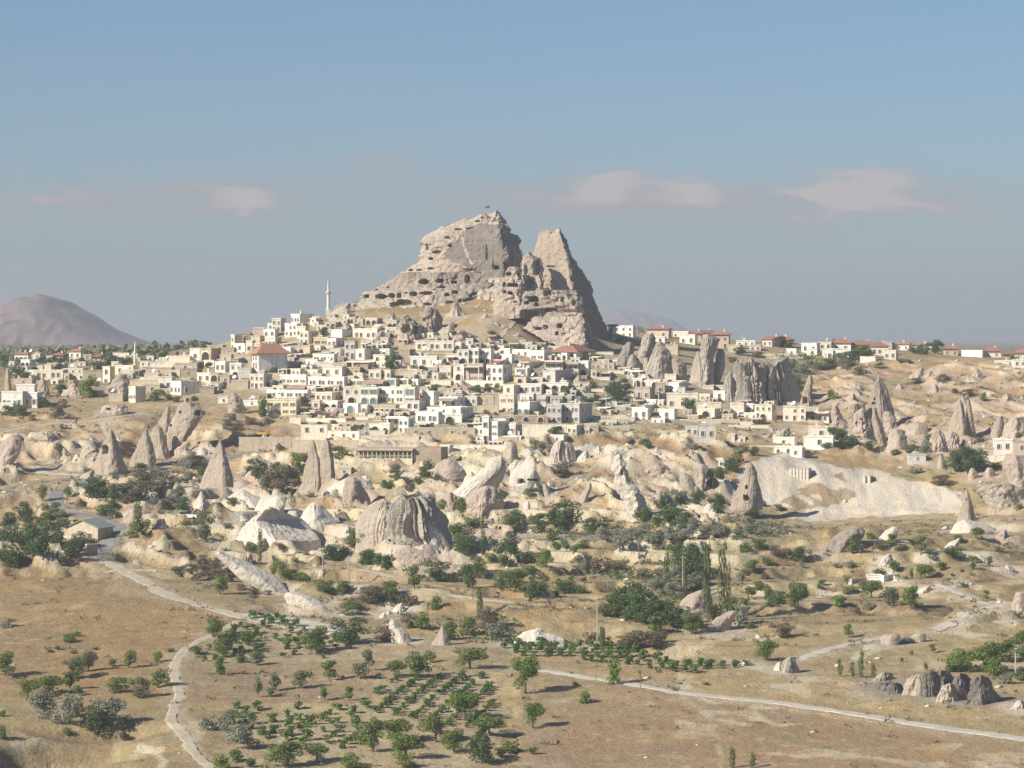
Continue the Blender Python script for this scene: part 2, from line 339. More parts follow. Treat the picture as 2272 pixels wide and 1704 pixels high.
pp(6, '0 330 240 440 220 520 0 620', PINKW, .7); pp(6, '200 480 560 420 620 560 260 580', (.46, .39, .31), .7)
pp(6, '480 380 600 380 640 560 480 540', (.5, .43, .36), .6)
# the long white tuff flank on the right and the stubble field on its top
pp(8, '410 200 530 60 700 20 820 20 900 60 1100 95 1300 120 1480 180 1600 190 1790 260 1850 330 1810 375 1400 400 1100 432 900 432 780 420 840 360 600 340 400 400', (.62, .56, .47), 1.0)
pp(8, '820 0 1300 -10 1530 90 1500 120 1350 110 1100 85 900 55', TAN, 1.0)
pp(8, '700 320 880 220 1090 120 1100 190 1040 230 1260 205 1060 330 830 370', (.38, .29, .19), .95)
pp(8, '1390 110 1600 170 1800 230 1700 200 1450 150', BRN, .6)
pp(8, '1640 1105 1840 990 2060 945 2130 960 2212 1040 2150 1100 2000 1030 1850 1100 2000 1150 1880 1150', (.56, .51, .43), .85)
pp(8, '1680 800 1840 780 1800 860 2000 930 1880 900 1720 870', (.56, .5, .42), .8); pp(8, '1600 950 1850 890 1750 960', WHITE, .5)
pp(8, '1220 1200 1400 1140 1600 1140 1400 1190 1180 1290 1120 1300', WHITE, .8); pp(8, '0 1190 180 1180 400 1120 550 1090 680 1040 640 1080 380 1150 180 1230 60 1280 0 1260', (.50, .44, .34), .8)
pp(8, '900 900 1060 860 980 910', WHITE, .7); pp(8, '1760 560 2212 500 2212 640 2080 580', (.50, .43, .33), .5)
pp(8, '560 940 1100 900 1600 940 1500 990 900 1000 500 1040', (.36, .28, .2), .6)
pp(8, '0 450 800 470 640 700 300 900 0 700', (.20, .19, .12), .5)
pp(7, '0 850 1900 900 1900 1200 0 1100', (.345, .26, .165), .5)
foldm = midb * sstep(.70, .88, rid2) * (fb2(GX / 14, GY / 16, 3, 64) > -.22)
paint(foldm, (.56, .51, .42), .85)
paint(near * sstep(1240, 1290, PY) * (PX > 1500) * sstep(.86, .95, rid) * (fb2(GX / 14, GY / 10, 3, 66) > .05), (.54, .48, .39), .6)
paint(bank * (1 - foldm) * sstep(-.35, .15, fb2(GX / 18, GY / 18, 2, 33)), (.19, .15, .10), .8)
sn = fb2(GX / 7, GY / 6, 5, 71, .6)
scrubm = sstep(.18, .42, sn) * (valley * .9 + hillL * .55 + hillR * .4 + slopeC * .6 + .22) * near * (1 - (col[..., 0] > .5))
paint(scrubm, (.155, .13, .08), .8)
paint(near * sstep(.1, .5, fb2(GX / 30, GY / 14, 3, 77)), (.40, .32, .19), .28)
paint(near * sstep(.05, .4, fb2(GX / 2.2, GY / 5, 3, 78)), (.26, .2, .125), .35)
paint(near * sstep(.35, .55, fb2(GX / 3.5, GY / 2.0, 3, 79)), (.52, .46, .36), .4)
paint(near & (PX < 420) & (PY < 835), (.24, .20, .14), .8)
farm = (~near) | (GY > 1300); paint(farm, (.22, .18, .12), 1.0)
# furrows and faint vehicle tracks pressed into the fields
for c, s, wd, cc, k in ((11, '770 450 880 540 930 640 945 762', 3.2, (.45, .37, .27), .75), (11, '730 450 840 540 890 620', 2.0, (.42, .35, .25), .4),
                     (9, '0 560 150 500 350 440 540 370', 5, (.45, .36, .25), .5), (9, '0 830 600 835 1040 830', 4, (.42, .34, .23), .4),
                     (6, '640 230 660 300 720 330', 9, (.48, .40, .32), .8), (7, '0 850 300 910 800 1000 1400 1075 1700 1060', 2.5, (.48, .38, .25), .6),
                     (8, '430 690 700 600 900 560', 3, (.48, .4, .28), .6), (8, '560 1030 1300 990 1900 1000', 2, (.44, .34, .22), .6),
                     (8, '150 1190 500 1200 900 1110', 2.5, (.2, .15, .1), .6), (10, '905 760 950 600 990 560', 2, (.2, .15, .1), .5)):
    d = linedist(PX, PY, P(c, s), 2.0)
    paint((d < wd * 2) * near * np.clip(1.4 - d / wd / 1.4, 0, 1), cc, k)
pp(9, '230 1180 430 1150 700 1180 690 1280 620 1394 240 1394 170 1290', (.20, .15, .095), .75)  # gully shade painted into the ground colour, mixed with brown scrub
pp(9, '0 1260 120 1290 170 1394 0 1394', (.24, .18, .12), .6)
col *= np.array([1.13, 1.14, 1.03])
paint(sstep(.25, 1, roadm) * (fb2(GX / 3, GY / 4, 3, 101) > -.25) * (GY < 1000), (.47, .40, .29), .5)
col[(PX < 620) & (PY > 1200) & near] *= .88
pale_ = inpoly(wpx, wpy, P(8, '410 200 530 60 700 20 820 20 900 60 1100 95 1300 120 1480 180 1600 190 1790 260 1850 330 1810 375 1400 400 1100 432 900 432 780 420 840 360 600 340 400 400')) & near
tongue = (fb2((GX + .8 * GY) / 5, (GY - GX) / 16, 4, 97) > -.13) & inpoly(wpx, wpy, P(8, '700 320 880 220 1090 120 1100 190 1040 230 1260 205 1060 330 830 370'))
nn_ = (1 + .07 * fb2(GX / 2, GY / 3, 3, 95) + .05 * fb2(GX / 9, GY / 9, 2, 96))[..., None]
col = np.where((pale_ & ~tongue)[..., None], np.array([.61, .56, .46]) * nn_, col); col = np.where((pale_ & tongue)[..., None], np.array([.37, .295, .195]) * nn_, col)
col = np.clip(col, .02, .8)

def mesh_np(name, verts, quads, tris=None):
    me = bpy.data.meshes.new(name)
    verts = np.asarray(verts, np.float32).reshape(-1, 3)
    quads = np.asarray(quads, np.int32).reshape(-1, 4) if quads is not None and len(quads) else np.zeros((0, 4), np.int32)
    tris = np.asarray(tris, np.int32).reshape(-1, 3) if tris is not None and len(tris) else np.zeros((0, 3), np.int32)
    me.vertices.add(len(verts)); me.vertices.foreach_set('co', verts.ravel())
    nl = len(quads) * 4 + len(tris) * 3
    me.loops.add(nl); me.loops.foreach_set('vertex_index', np.concatenate([quads.ravel(), tris.ravel()]))
    me.polygons.add(len(quads) + len(tris))
    st = np.concatenate([np.arange(len(quads)) * 4, len(quads) * 4 + np.arange(len(tris)) * 3]).astype(np.int32)
    me.polygons.foreach_set('loop_start', st)
    me.update(calc_edges=True); me.validate()
    return me
def smooth(me, on=True): me.polygons.foreach_set('use_smooth', [on] * len(me.polygons)); me.update()
def link(name, me, m=None, parent=None, loc=None, **props):
    o = bpy.data.objects.new(name, me); C.objects.link(o)
    if m is not None and me is not None and not me.materials: me.materials.append(m)
    if parent is not None: o.parent = parent
    if loc is not None: o.location = loc
    for k, v in props.items(): o[k] = v
    return o
# ------------------------------------------------------------------ materials
def mat(name):
    m = bpy.data.materials.new(name); m.use_nodes = True
    t = m.node_tree; t.nodes.clear()
    o = t.nodes.new('ShaderNodeOutputMaterial'); b = t.nodes.new('ShaderNodeBsdfPrincipled')
    b.inputs['Roughness'].default_value = .9; b.inputs['Specular IOR Level'].default_value = .15
    t.links.new(b.outputs[0], o.inputs[0]); return m, t, b
def mixrgb(t, f, a, b, bt='MIX'):
    n = t.nodes.new('ShaderNodeMix'); n.data_type = 'RGBA'; n.blend_type = bt
    for i, v in ((0, f), (6, a), (7, b)):
        if isinstance(v, bpy.types.NodeSocket): t.links.new(v, n.inputs[i])
        elif isinstance(v, (int, float)): n.inputs[i].default_value = v
        else: n.inputs[i].default_value = (*v[:3], 1)
    return n.outputs[2]
def noise(t, vec, scale, detail=4, rough=.55, lo=.35, hi=.65):
    n = t.nodes.new('ShaderNodeTexNoise'); n.inputs['Scale'].default_value = scale; n.inputs['Detail'].default_value = detail; n.inputs['Roughness'].default_value = rough
    t.links.new(vec, n.inputs['Vector'])
    r = t.nodes.new('ShaderNodeMapRange'); r.inputs[1].default_value = lo; r.inputs[2].default_value = hi
    t.links.new(n.outputs['Fac'], r.inputs[0]); return r.outputs[0]
def coords(t, kind='Object', scale=(1, 1, 1)):
    c = t.nodes.new('ShaderNodeTexCoord'); mp = t.nodes.new('ShaderNodeMapping'); mp.inputs['Scale'].default_value = scale
    t.links.new(c.outputs[kind], mp.inputs[0]); return mp.outputs[0]
def bump(t, b, h, dist, st=1.0):
    n = t.nodes.new('ShaderNodeBump'); n.inputs['Distance'].default_value = dist; n.inputs['Strength'].default_value = st
    t.links.new(h, n.inputs['Height']); t.links.new(n.outputs[0], b.inputs['Normal'])
def gmat():
    m, t, b = mat('dry_ground')
    a = t.nodes.new('ShaderNodeAttribute'); a.attribute_name = 'ground_color'
    v = coords(t); v2 = coords(t, scale=(1, .35, 1))
    bw = t.nodes.new('ShaderNodeRGBToBW'); t.links.new(a.outputs['Color'], bw.inputs[0]); mr = t.nodes.new('ShaderNodeMapRange'); t.links.new(bw.outputs[0], mr.inputs[0])
    mr.inputs[1].default_value = .36; mr.inputs[2].default_value = .52; mr.inputs[3].default_value = 1.0; mr.inputs[4].default_value = .3
    c = mixrgb(t, mr.outputs[0], a.outputs['Color'], mixrgb(t, noise(t, v2, .55, 6, .7, .3, .7), (.82, .80, .78), (1.2, 1.19, 1.16)), 'MULTIPLY')
    c = mixrgb(t, mr.outputs[0], c, mixrgb(t, noise(t, v, 2.2, 4, .7, .3, .7), (.74, .75, .78), (1.24, 1.22, 1.2)), 'MULTIPLY')
    sp_ = t.nodes.new('ShaderNodeMath'); sp_.operation = 'MULTIPLY'; t.links.new(noise(t, v, .9, 5, .75, .62, .76), sp_.inputs[0]); t.links.new(mr.outputs[0], sp_.inputs[1]); c = mixrgb(t, sp_.outputs[0], c, (.19, .165, .10))
    c = mixrgb(t, noise(t, v2, 3.5, 3, .8, .60, .78), c, mixrgb(t, 1.0, c, (1.22, 1.2, 1.12), 'MULTIPLY'))
    c = mixrgb(t, noise(t, v, .12, 3, .6, .45, .75), c, mixrgb(t, 1.0, c, (1.08, .93, .80), 'MULTIPLY'))
    t.links.new(c, b.inputs['Base Color'])
    bump(t, b, noise(t, v, 1.3, 5, .7, .2, .8), .5, .7)
    return m
ground_m = gmat()
nx, ny = len(xs), len(ys)
V = np.stack([GX, GY, Z], -1).reshape(-1, 3)
idx = np.arange(nx * ny).reshape(ny, nx)
Q = np.stack([idx[:-1, :-1], idx[:-1, 1:], idx[1:, 1:], idx[1:, :-1]], -1).reshape(-1, 4)
gm = mesh_np('ground', V, Q); smooth(gm)
at_ = gm.attributes.new('ground_color', 'FLOAT_COLOR', 'POINT')
at_.data.foreach_set('color', np.concatenate([col.reshape(-1, 3), np.ones((nx * ny, 1))], 1).astype(np.float32).ravel())
GROUND = link('ground', gm, ground_m, kind='structure')
# ------------------------------------------------------------------ rock and roads
def rockmat(name, base, warm, pat, streak=.5, bumpd=.5, sc=1.0):
    m, t, b = mat(name)
    v = coords(t); vs_ = coords(t, scale=(1, 1, .13))
    c = mixrgb(t, noise(t, v, .12 * sc, 5, .6, .4, .62), base, warm)
    a = t.nodes.new('ShaderNodeAttribute'); a.attribute_name = 'patina_shade'  # grey weathering, plus side shade painted in on a few rocks
    f = t.nodes.new('ShaderNodeMath'); f.operation = 'ADD'; f.use_clamp = True
    sn_ = noise(t, vs_, .9 * sc, 6, .65, .5, .72)
    s2 = t.nodes.new('ShaderNodeMath'); s2.operation = 'MULTIPLY'; s2.inputs[1].default_value = streak; t.links.new(sn_, s2.inputs[0])
    t.links.new(a.outputs['Fac'], f.inputs[0]); t.links.new(s2.outputs[0], f.inputs[1])
    c = mixrgb(t, f.outputs[0], c, pat)
    c = mixrgb(t, 1.0, c, mixrgb(t, noise(t, v, 1.6 * sc, 5, .7, .3, .7), (.80, .80, .82), (1.16, 1.14, 1.12)), 'MULTIPLY')
    t.links.new(c, b.inputs['Base Color'])
    bump(t, b, noise(t, v, .8 * sc, 6, .7, .2, .8), bumpd, .8)
    return m
RM = {'castle': rockmat('castle_tuff', (.61, .52, .415), (.50, .415, .325), (.25, .22, .19), .45, 1.0),
      'spire': rockmat('spire_tuff', (.56, .455, .35), (.50, .40, .305), (.28, .245, .21), .35, .6),
      'cream': rockmat('cream_tuff', (.52, .455, .36), (.46, .39, .30), (.34, .30, .255), .5, .4, 1.6),
      'cone': rockmat('cone_tuff', (.45, .38, .295), (.40, .335, .255), (.30, .265, .225), .5, .35, 1.6),
      'white': rockmat('white_tuff', (.66, .61, .52), (.59, .53, .44), (.46, .42, .365), .4, .3, 1.5),
      'dark': rockmat('dark_tuff', (.30, .275, .235), (.24, .22, .19), (.15, .14, .12), .6, .5, 1.6),
      'grey': rockmat('grey_tuff', (.47, .43, .36), (.41, .37, .31), (.30, .275, .235), .6, .4, 1.6),
      'pink': rockmat('pink_tuff', (.54, .45, .37), (.47, .385, .31), (.34, .28, .24), .5, .4, 1.5)}
def prep_rows(rows, c):
    out = []
    for r in rows:
        y, xl, xc, xr = r[:4]; off = r[4] if len(r) > 4 else 0
        X, Y = cv(c, xl, y); Xc, _ = cv(c, xc, y); Xr, _ = cv(c, xr, y)
        out.append((Y, X, Xc, Xr, off))
    return np.array(sorted(out))
def loft(name, rows, D, seg=72, nh=60, fd=.6, gd=1.1, bd=.5, rnd=.5, amp=.5, freq=.25, flute=0, ffreq=9, blocky=0, caves=(), pat=None, seed=1, sink=4, calm=None, jag=0):
    """closed rock body built from level outlines; each outline has its own width and depth"""
    y = rows[:, 0]; H = y[-1] - y[0]
    lev = y[0] + H * np.linspace(0, 1, nh)
    xl, xc, xr, off = (np.interp(lev, y, rows[:, k]) for k in (1, 2, 3, 4))
    m = D / F
    # foot below the ground
    ext = max(2, int(nh * .08)); stepp = sink / m / ext
    lev = np.concatenate([lev, lev[-1] + stepp * np.arange(1, ext + 1)])
    gl = (xl[-1] - xl[-3]) if nh > 4 else 0; gr = xr[-1] - xr[-3]
    for A, gstep in ((0, 0),):
        xl = np.concatenate([xl, xl[-1] + np.arange(1, ext + 1) * min(0, gl) * .4]); xc = np.concatenate([xc, np.repeat(xc[-1], ext)])
        xr = np.concatenate([xr, xr[-1] + np.arange(1, ext + 1) * max(0, gr) * .4]); off = np.concatenate([off, np.repeat(off[-1], ext)])
    n = len(lev); VV = np.zeros((n, seg, 3)); rad = np.zeros((n, seg, 2))
    for i in range(n):
        wl = max(.1, (xc[i] - xl[i]) * m); wr = max(.1, (xr[i] - xc[i]) * m)
        fy = -fd * wl; ry = fy + gd * wr
        pts_ = np.array([(xl[i], 0), (xc[i], fy), (xr[i], ry), ((xl[i] + xr[i]) / 2 + .1 * (xr[i] - xl[i]), max(ry, 0) + bd * (wl + wr))])
        px_ = pts_[:, 0]; py_ = pts_[:, 1]
        sg = np.hypot(np.diff(np.append(px_, px_[0])) * m, np.diff(np.append(py_, py_[0])))
        cum = np.concatenate([[0], np.cumsum(np.maximum(sg, 1e-3))])
        # more samples on the two faces towards the viewer
        k1 = int(seg * .42); k2 = int(seg * .28); k3 = (seg - k1 - k2) // 2; k4 = seg - k1 - k2 - k3
        t = np.concatenate([np.linspace(cum[0], cum[1], k1, endpoint=False), np.linspace(cum[1], cum[2], k2, endpoint=False),
                            np.linspace(cum[2], cum[3], k3, endpoint=False), np.linspace(cum[3], cum[4], k4, endpoint=False)])
        sx = np.interp(t, cum, np.append(px_, px_[0])); sy = np.interp(t, cum, np.append(py_, py_[0]))
        wn = max(1, int(rnd * seg / 10))
        for _ in range(3):
            ax = sum(np.roll(sx, s) for s in range(-wn, wn + 1)) / (2 * wn + 1); ay = sum(np.roll(sy, s) for s in range(-wn, wn + 1)) / (2 * wn + 1)
            sx, sy = ax, ay
        sx = xl[i] + (sx - sx.min()) / max(1e-6, sx.max() - sx.min()) * (xr[i] - xl[i])
        dep = D + off[i] + sy
        a, yy, zz = ray(sx, lev[i])
        VV[i, :, 0] = a * dep / yy; VV[i, :, 1] = dep
        VV[i, :, 2] = zz * (D + off[i]) / yy
        c0 = VV[i, :, :2].mean(0); d = VV[i, :, :2] - c0; l = np.linalg.norm(d, axis=1)[:, None] + 1e-6
        rad[i] = d / l
    X, Y, ZZ = VV[..., 0], VV[..., 1], VV[..., 2]
    wid = np.minimum(1, (xr - xl) * m / 3)[:, None]
    ang = np.arctan2(rad[..., 1], rad[..., 0])
    disp = amp * fb3(X * freq, Y * freq, ZZ * freq, 5, seed, .55)
    if blocky:
        q_ = n3(np.floor(X * .40 + .25 * ZZ + 1.6 * n3(X * .2, Y * .2, ZZ * .2, 5)), np.floor(Y * .3), np.floor(ZZ * .42 - .18 * X + 2.2 * n3(X * .17, Y * .15, ZZ * .2, 9)), seed + 3)
        disp += blocky * q_ * .6
        disp += blocky * .5 * n3(X * .9, Y * .9, ZZ * 1.1, seed + 7)
    disp += min(.45, amp * .55) * fb3(X * 1.1, Y * 1.1, ZZ * .9, 3, seed + 41)
    if calm is not None:
        PXv, PYv = project(X, Y, ZZ); disp *= 1 - .8 * inpoly(PXv + 5 * n3(X * .3, Y * .3, ZZ * .3, 2), PYv, calm)
    if flute:
        ph = ang * ffreq + 1.6 * n3(X * .06, Y * .06, ZZ * .05, seed + 5) * 2
        hh_ = np.linspace(0, 1, n)[:, None] + 0 * ang; uu = ang * ffreq * .75 + 1.2 * n3(X * .05, Y * .05, ZZ * .12, seed + 5)
        rg_ = 1 - 2.2 * np.abs(n3(uu, hh_ * 1.3, 0 * uu, seed + 6)); rg2 = 1 - 2.2 * np.abs(n3(uu * 2.3, hh_ * 2.0, 0 * uu + 4, seed + 8))
        disp += flute * (.65 * rg_ + .25 * rg2 - .35) * (.6 + .6 * n3(uu * .4, hh_ * 2, 0 * uu, seed + 9)) * 1.3 * sstep(0, .12, np.linspace(0, 1, n))[:, None]
    X += rad[..., 0] * disp * wid; Y += rad[..., 1] * disp * wid
    ZZ += np.minimum(wid, 1) * amp * .35 * n3(X * .5, Y * .5, ZZ * .5, seed + 11)
    if jag:
        ft = (1 - sstep(0, .16, np.linspace(0, 1, n)))[:, None]; ZZ += jag * ft * (n3(X * .45, Y * .2, 0 * X, seed + 31) + .6 * n3(X * 1.1, Y * .5, 0 * X, seed + 32))
    # openings cut into the faces turned to the viewer
    PXv, PYv = project(X, Y, ZZ)
    front = rad[..., 1] < .35
    for ci_, (cx_, cy_, rx_, ry_, dp) in enumerate(caves):
        u_, v_ = (PXv - cx_) / rx_, (PYv - cy_) / ry_; e = (u_ ** 2 + v_ ** 2 if ci_ % 3 else np.sqrt(u_ ** 4 + v_ ** 4) * 1.15) + .45 * n3(X * .7, Y * .3, ZZ * .7, seed + 21) + .3 * n3(X * 2, Y, ZZ * 2, seed + 22)
        Y += front * dp * (1 - sstep(.55, 1.15, e)); X += front * .25 * dp * (1 - sstep(.55, 1.15, e))
    q2 = np.arange(n * seg).reshape(n, seg)
    Qd = np.stack([q2[:-1], np.roll(q2[:-1], -1, 1), np.roll(q2[1:], -1, 1), q2[1:]], -1).reshape(-1, 4)
    top = VV[0].mean(0); verts = np.concatenate([VV.reshape(-1, 3), [top + np.array([0, 0, .15])]])
    T = [(n * seg, (k + 1) % seg, k) for k in range(seg)]
    me = mesh_np(name, verts, Qd[:, ::-1], [t_[::-1] for t_ in T]); smooth(me)
    pa = np.zeros(n * seg + 1)
    hfrac = np.clip(np.linspace(0, 1.08, n), 0, 1)[:, None] + .0 * X
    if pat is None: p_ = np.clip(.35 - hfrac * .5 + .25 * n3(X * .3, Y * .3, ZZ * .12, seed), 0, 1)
    elif callable(pat): p_ = pat(PXv, PYv, X, Y, ZZ)
    else: p_ = np.clip(pat + .3 * n3(X * .3, Y * .3, ZZ * .12, seed), 0, 1)
    pa[:-1] = p_.ravel()
    aa = me.attributes.new('patina_shade', 'FLOAT', 'POINT'); aa.data.foreach_set('value', pa.astype(np.float32))
    return me
ROCKS = []
def rock(c, rows, label, m='cream', name='rock_outcrop', cat='rock', D=None, parent=None, dback=0, caves=(), group=None, **k):
    rw = prep_rows(rows, c)
    if D is None:
        x, y, z = at(rw[-1, 2], rw[-1, 0]); D = y + k.get('fd', .6) * (rw[-1, 2] - rw[-1, 1]) * y / F + dback
    cvs = [(*cv(c, a[0], a[1]), a[2] / CR[c][2], a[3] / CR[c][2], a[4]) for a in caves]
    me = loft(name, rw, D, caves=cvs, seed=len(ROCKS) * 7 + 3, **k)
    # origin at the base
    bx = pt(rw[-1, 2], rw[-1, 0], D)
    co = np.zeros(len(me.vertices) * 3, np.float32); me.vertices.foreach_get('co', co); co = co.reshape(-1, 3) - np.array(bx, np.float32)
    me.vertices.foreach_set('co', co.ravel()); me.update()
    o = link(name, me, RM[m], parent)
    o.location = bx if parent is None else tuple(np.array(bx) - np.array(parent.location))
    if parent is None:
        o['label'] = label; o['category'] = cat
        if group: o['group'] = group
    elif label: o['label'] = label
    ROCKS.append(o); return o

# --- the castle rock
castle = link('castle_rock', None); castle.location = pt(1080, 760, 1120)
castle['label'] = 'huge cave-riddled castle rock with broken flat top and sharp leaning spire'; castle['category'] = 'rock'
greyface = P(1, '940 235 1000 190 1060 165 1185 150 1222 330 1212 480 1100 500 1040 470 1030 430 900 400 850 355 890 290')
def castpat_shade(px, py, X, Y, ZZ):
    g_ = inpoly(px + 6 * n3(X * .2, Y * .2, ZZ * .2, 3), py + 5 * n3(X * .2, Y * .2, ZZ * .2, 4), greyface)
    return np.clip(1.0 * g_ * .88 * (1 - 1.2 * (linedist(px + 3 * n3(X, Y, ZZ, 6), py, P(1, '955 240 965 290 985 340 1015 400')) < 2.2)) + .15 * n3(X * .2, Y * .2, ZZ * .2, 5) + .6 * (px > 1118) , 0, 1)  # weathered grey face with pale crack; shade of the right side painted in
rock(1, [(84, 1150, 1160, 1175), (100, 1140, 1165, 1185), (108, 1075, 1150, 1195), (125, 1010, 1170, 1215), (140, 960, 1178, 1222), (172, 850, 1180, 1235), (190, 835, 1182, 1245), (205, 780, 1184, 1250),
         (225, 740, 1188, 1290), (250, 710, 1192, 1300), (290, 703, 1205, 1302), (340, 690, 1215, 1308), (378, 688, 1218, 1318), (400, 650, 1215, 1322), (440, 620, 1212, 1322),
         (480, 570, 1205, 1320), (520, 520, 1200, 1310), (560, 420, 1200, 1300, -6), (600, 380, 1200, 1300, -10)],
     None, 'castle', 'main_block', D=1168, parent=castle, seg=420, nh=300, fd=.32, gd=2.1, bd=.5, rnd=.16, amp=1.7, freq=.13, blocky=.95, pat=castpat_shade, sink=8, calm=greyface, jag=1.6,
     caves=[(1165, 425, 16, 12, 4), (720, 512, 30, 16, 4), (818, 505, 20, 14, 4), (905, 512, 20, 10, 4), (1000, 438, 40, 8, 2), (760, 430, 20, 8, 2), (985, 500, 15, 30, 4),
            (740, 300, 8, 20, 1.5), (860, 240, 20, 7, 1.5), (930, 190, 22, 6, 1.5), (1050, 140, 16, 6, 1.5), (800, 330, 26, 10, 2), (760, 370, 16, 9, 2), (880, 290, 12, 12, 1.5),
            (640, 440, 12, 8, 2.5), (585, 500, 12, 8, 2.5), (545, 520, 9, 7, 2.5), (690, 440, 14, 6, 2), (1080, 118, 9, 5, 1.5), (1145, 410, 5, 30, 1.5), (1105, 330, 5, 60, 1.2)])
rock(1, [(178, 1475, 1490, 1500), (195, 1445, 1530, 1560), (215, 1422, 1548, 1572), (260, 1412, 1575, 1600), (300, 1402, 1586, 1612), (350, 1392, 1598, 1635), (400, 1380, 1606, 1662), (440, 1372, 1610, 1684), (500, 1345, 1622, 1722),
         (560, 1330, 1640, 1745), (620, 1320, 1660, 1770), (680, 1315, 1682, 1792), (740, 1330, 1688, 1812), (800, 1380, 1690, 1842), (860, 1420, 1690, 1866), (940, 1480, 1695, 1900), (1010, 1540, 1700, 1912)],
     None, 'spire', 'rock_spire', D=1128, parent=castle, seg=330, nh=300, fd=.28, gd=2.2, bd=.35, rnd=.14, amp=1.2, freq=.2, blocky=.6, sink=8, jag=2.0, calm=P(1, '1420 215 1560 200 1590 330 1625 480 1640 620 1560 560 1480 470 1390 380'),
     pat=lambda px, py, X, Y, ZZ: np.clip(.1 + .2 * n3(X * .2, Y * .2, ZZ * .1, 5) + 1.0 * (px > 1240 + (py - 505) * .23), 0, 1),  # shade of the right flank painted in beyond the sunlit edge
     caves=[(1500, 418, 26, 6, 1.5), (1475, 580, 26, 32, 2.5), (1590, 640, 14, 24, 2), (1550, 780, 16, 15, 4), (1465, 790, 14, 14, 3), (1535, 830, 9, 14, 3), (1430, 800, 14, 10, 2),
            (1390, 620, 40, 22, 4), (1480, 690, 30, 8, 2), (1660, 850, 14, 30, 2), (1600, 720, 20, 10, 1.5)])
rock(1, [(332, 1350, 1360, 1372), (350, 1345, 1365, 1385), (365, 1335, 1380, 1440), (390, 1322, 1400, 1448), (440, 1320, 1420, 1450), (500, 1320, 1430, 1450), (560, 1300, 1430, 1450), (640, 1260, 1430, 1460)],
     None, 'castle', 'shoulder_tower', D=1118, parent=castle, seg=140, nh=120, fd=.4, gd=1.2, rnd=.3, amp=.8, freq=.2, blocky=.5, sink=5,
     caves=[(1415, 425, 26, 50, 4), (1345, 440, 12, 30, 2), (1370, 520, 22, 30, 2)])
rock(1, [(420, 1250, 1280, 1310), (440, 1225, 1280, 1322), (480, 1215, 1290, 1325), (505, 1195, 1300, 1330), (560, 1165, 1300, 1340), (640, 1150, 1300, 1345)],
     None, 'castle', 'cave_dwellings', D=1112, parent=castle, seg=160, nh=120, fd=.3, gd=1.2, rnd=.2, amp=.7, freq=.2, blocky=.7, sink=5,
     caves=[(1265, 532, 34, 13, 4), (1250, 582, 16, 13, 4), (1212, 530, 9, 16, 3), (1215, 575, 9, 12, 3), (1240, 465, 18, 12, 2.5), (1295, 590, 7, 10, 3), (1280, 635, 14, 6, 2), (1300, 460, 10, 20, 2)])
rock(1, [(455, 560, 840, 1060), (480, 540, 860, 1080), (520, 470, 880, 1130), (550, 420, 900, 1110), (575, 360, 860, 1010, -4), (605, 345, 840, 980, -6), (640, 325, 800, 960, -8), (680, 300, 780, 900, -10)],
     None, 'castle', 'cave_terrace', D=1150, parent=castle, seg=420, nh=150, fd=.06, gd=.25, bd=.2, rnd=.15, amp=1.5, freq=.14, blocky=.95, sink=6,
     caves=[(370, 600, 15, 12, 4), (457, 603, 32, 16, 5), (524, 598, 20, 16, 5), (567, 596, 14, 16, 5), (655, 587, 22, 14, 5), (735, 582, 40, 11, 4), (862, 590, 14, 10, 4), (910, 577, 18, 11, 4),
            (590, 640, 50, 20, 4), (540, 655, 30, 20, 4), (720, 512, 32, 17, 5), (818, 506, 22, 13, 5), (905, 514, 20, 10, 5), (985, 500, 16, 30, 4), (640, 648, 6, 5, 2), (668, 648, 6, 5, 2),
            (740, 650, 26, 12, 2), (880, 640, 26, 12, 3), (940, 635, 14, 16, 3), (610, 580, 9, 7, 3), (430, 560, 10, 5, 2), (500, 545, 8, 6, 2), (830, 545, 24, 6, 2)])
rock(1, [(565, 1330, 1560, 1660), (600, 1325, 1600, 1680), (640, 1315, 1620, 1690), (680, 1310, 1640, 1690), (700, 1500, 1680, 1700), (740, 1380, 1680, 1700, -4), (800, 1330, 1690, 1712, -8), (850, 1420, 1690, 1715, -10), (900, 1520, 1690, 1715, -12)],
     None, 'castle', 'lower_caves', D=1104, parent=castle, seg=260, nh=170, fd=.16, gd=.9, bd=.3, rnd=.2, amp=1.3, freq=.16, blocky=1.2, sink=5,
     caves=[(1385, 618, 40, 20, 5), (1410, 650, 14, 14, 4), (1350, 640, 16, 12, 4), (1480, 580, 24, 24, 3), (1552, 782, 18, 15, 5), (1468, 790, 14, 14, 4), (1535, 828, 9, 14, 4), (1570, 620, 10, 16, 2), (1490, 680, 40, 9, 2),
            (1420, 800, 22, 9, 3), (1640, 640, 12, 20, 2)])
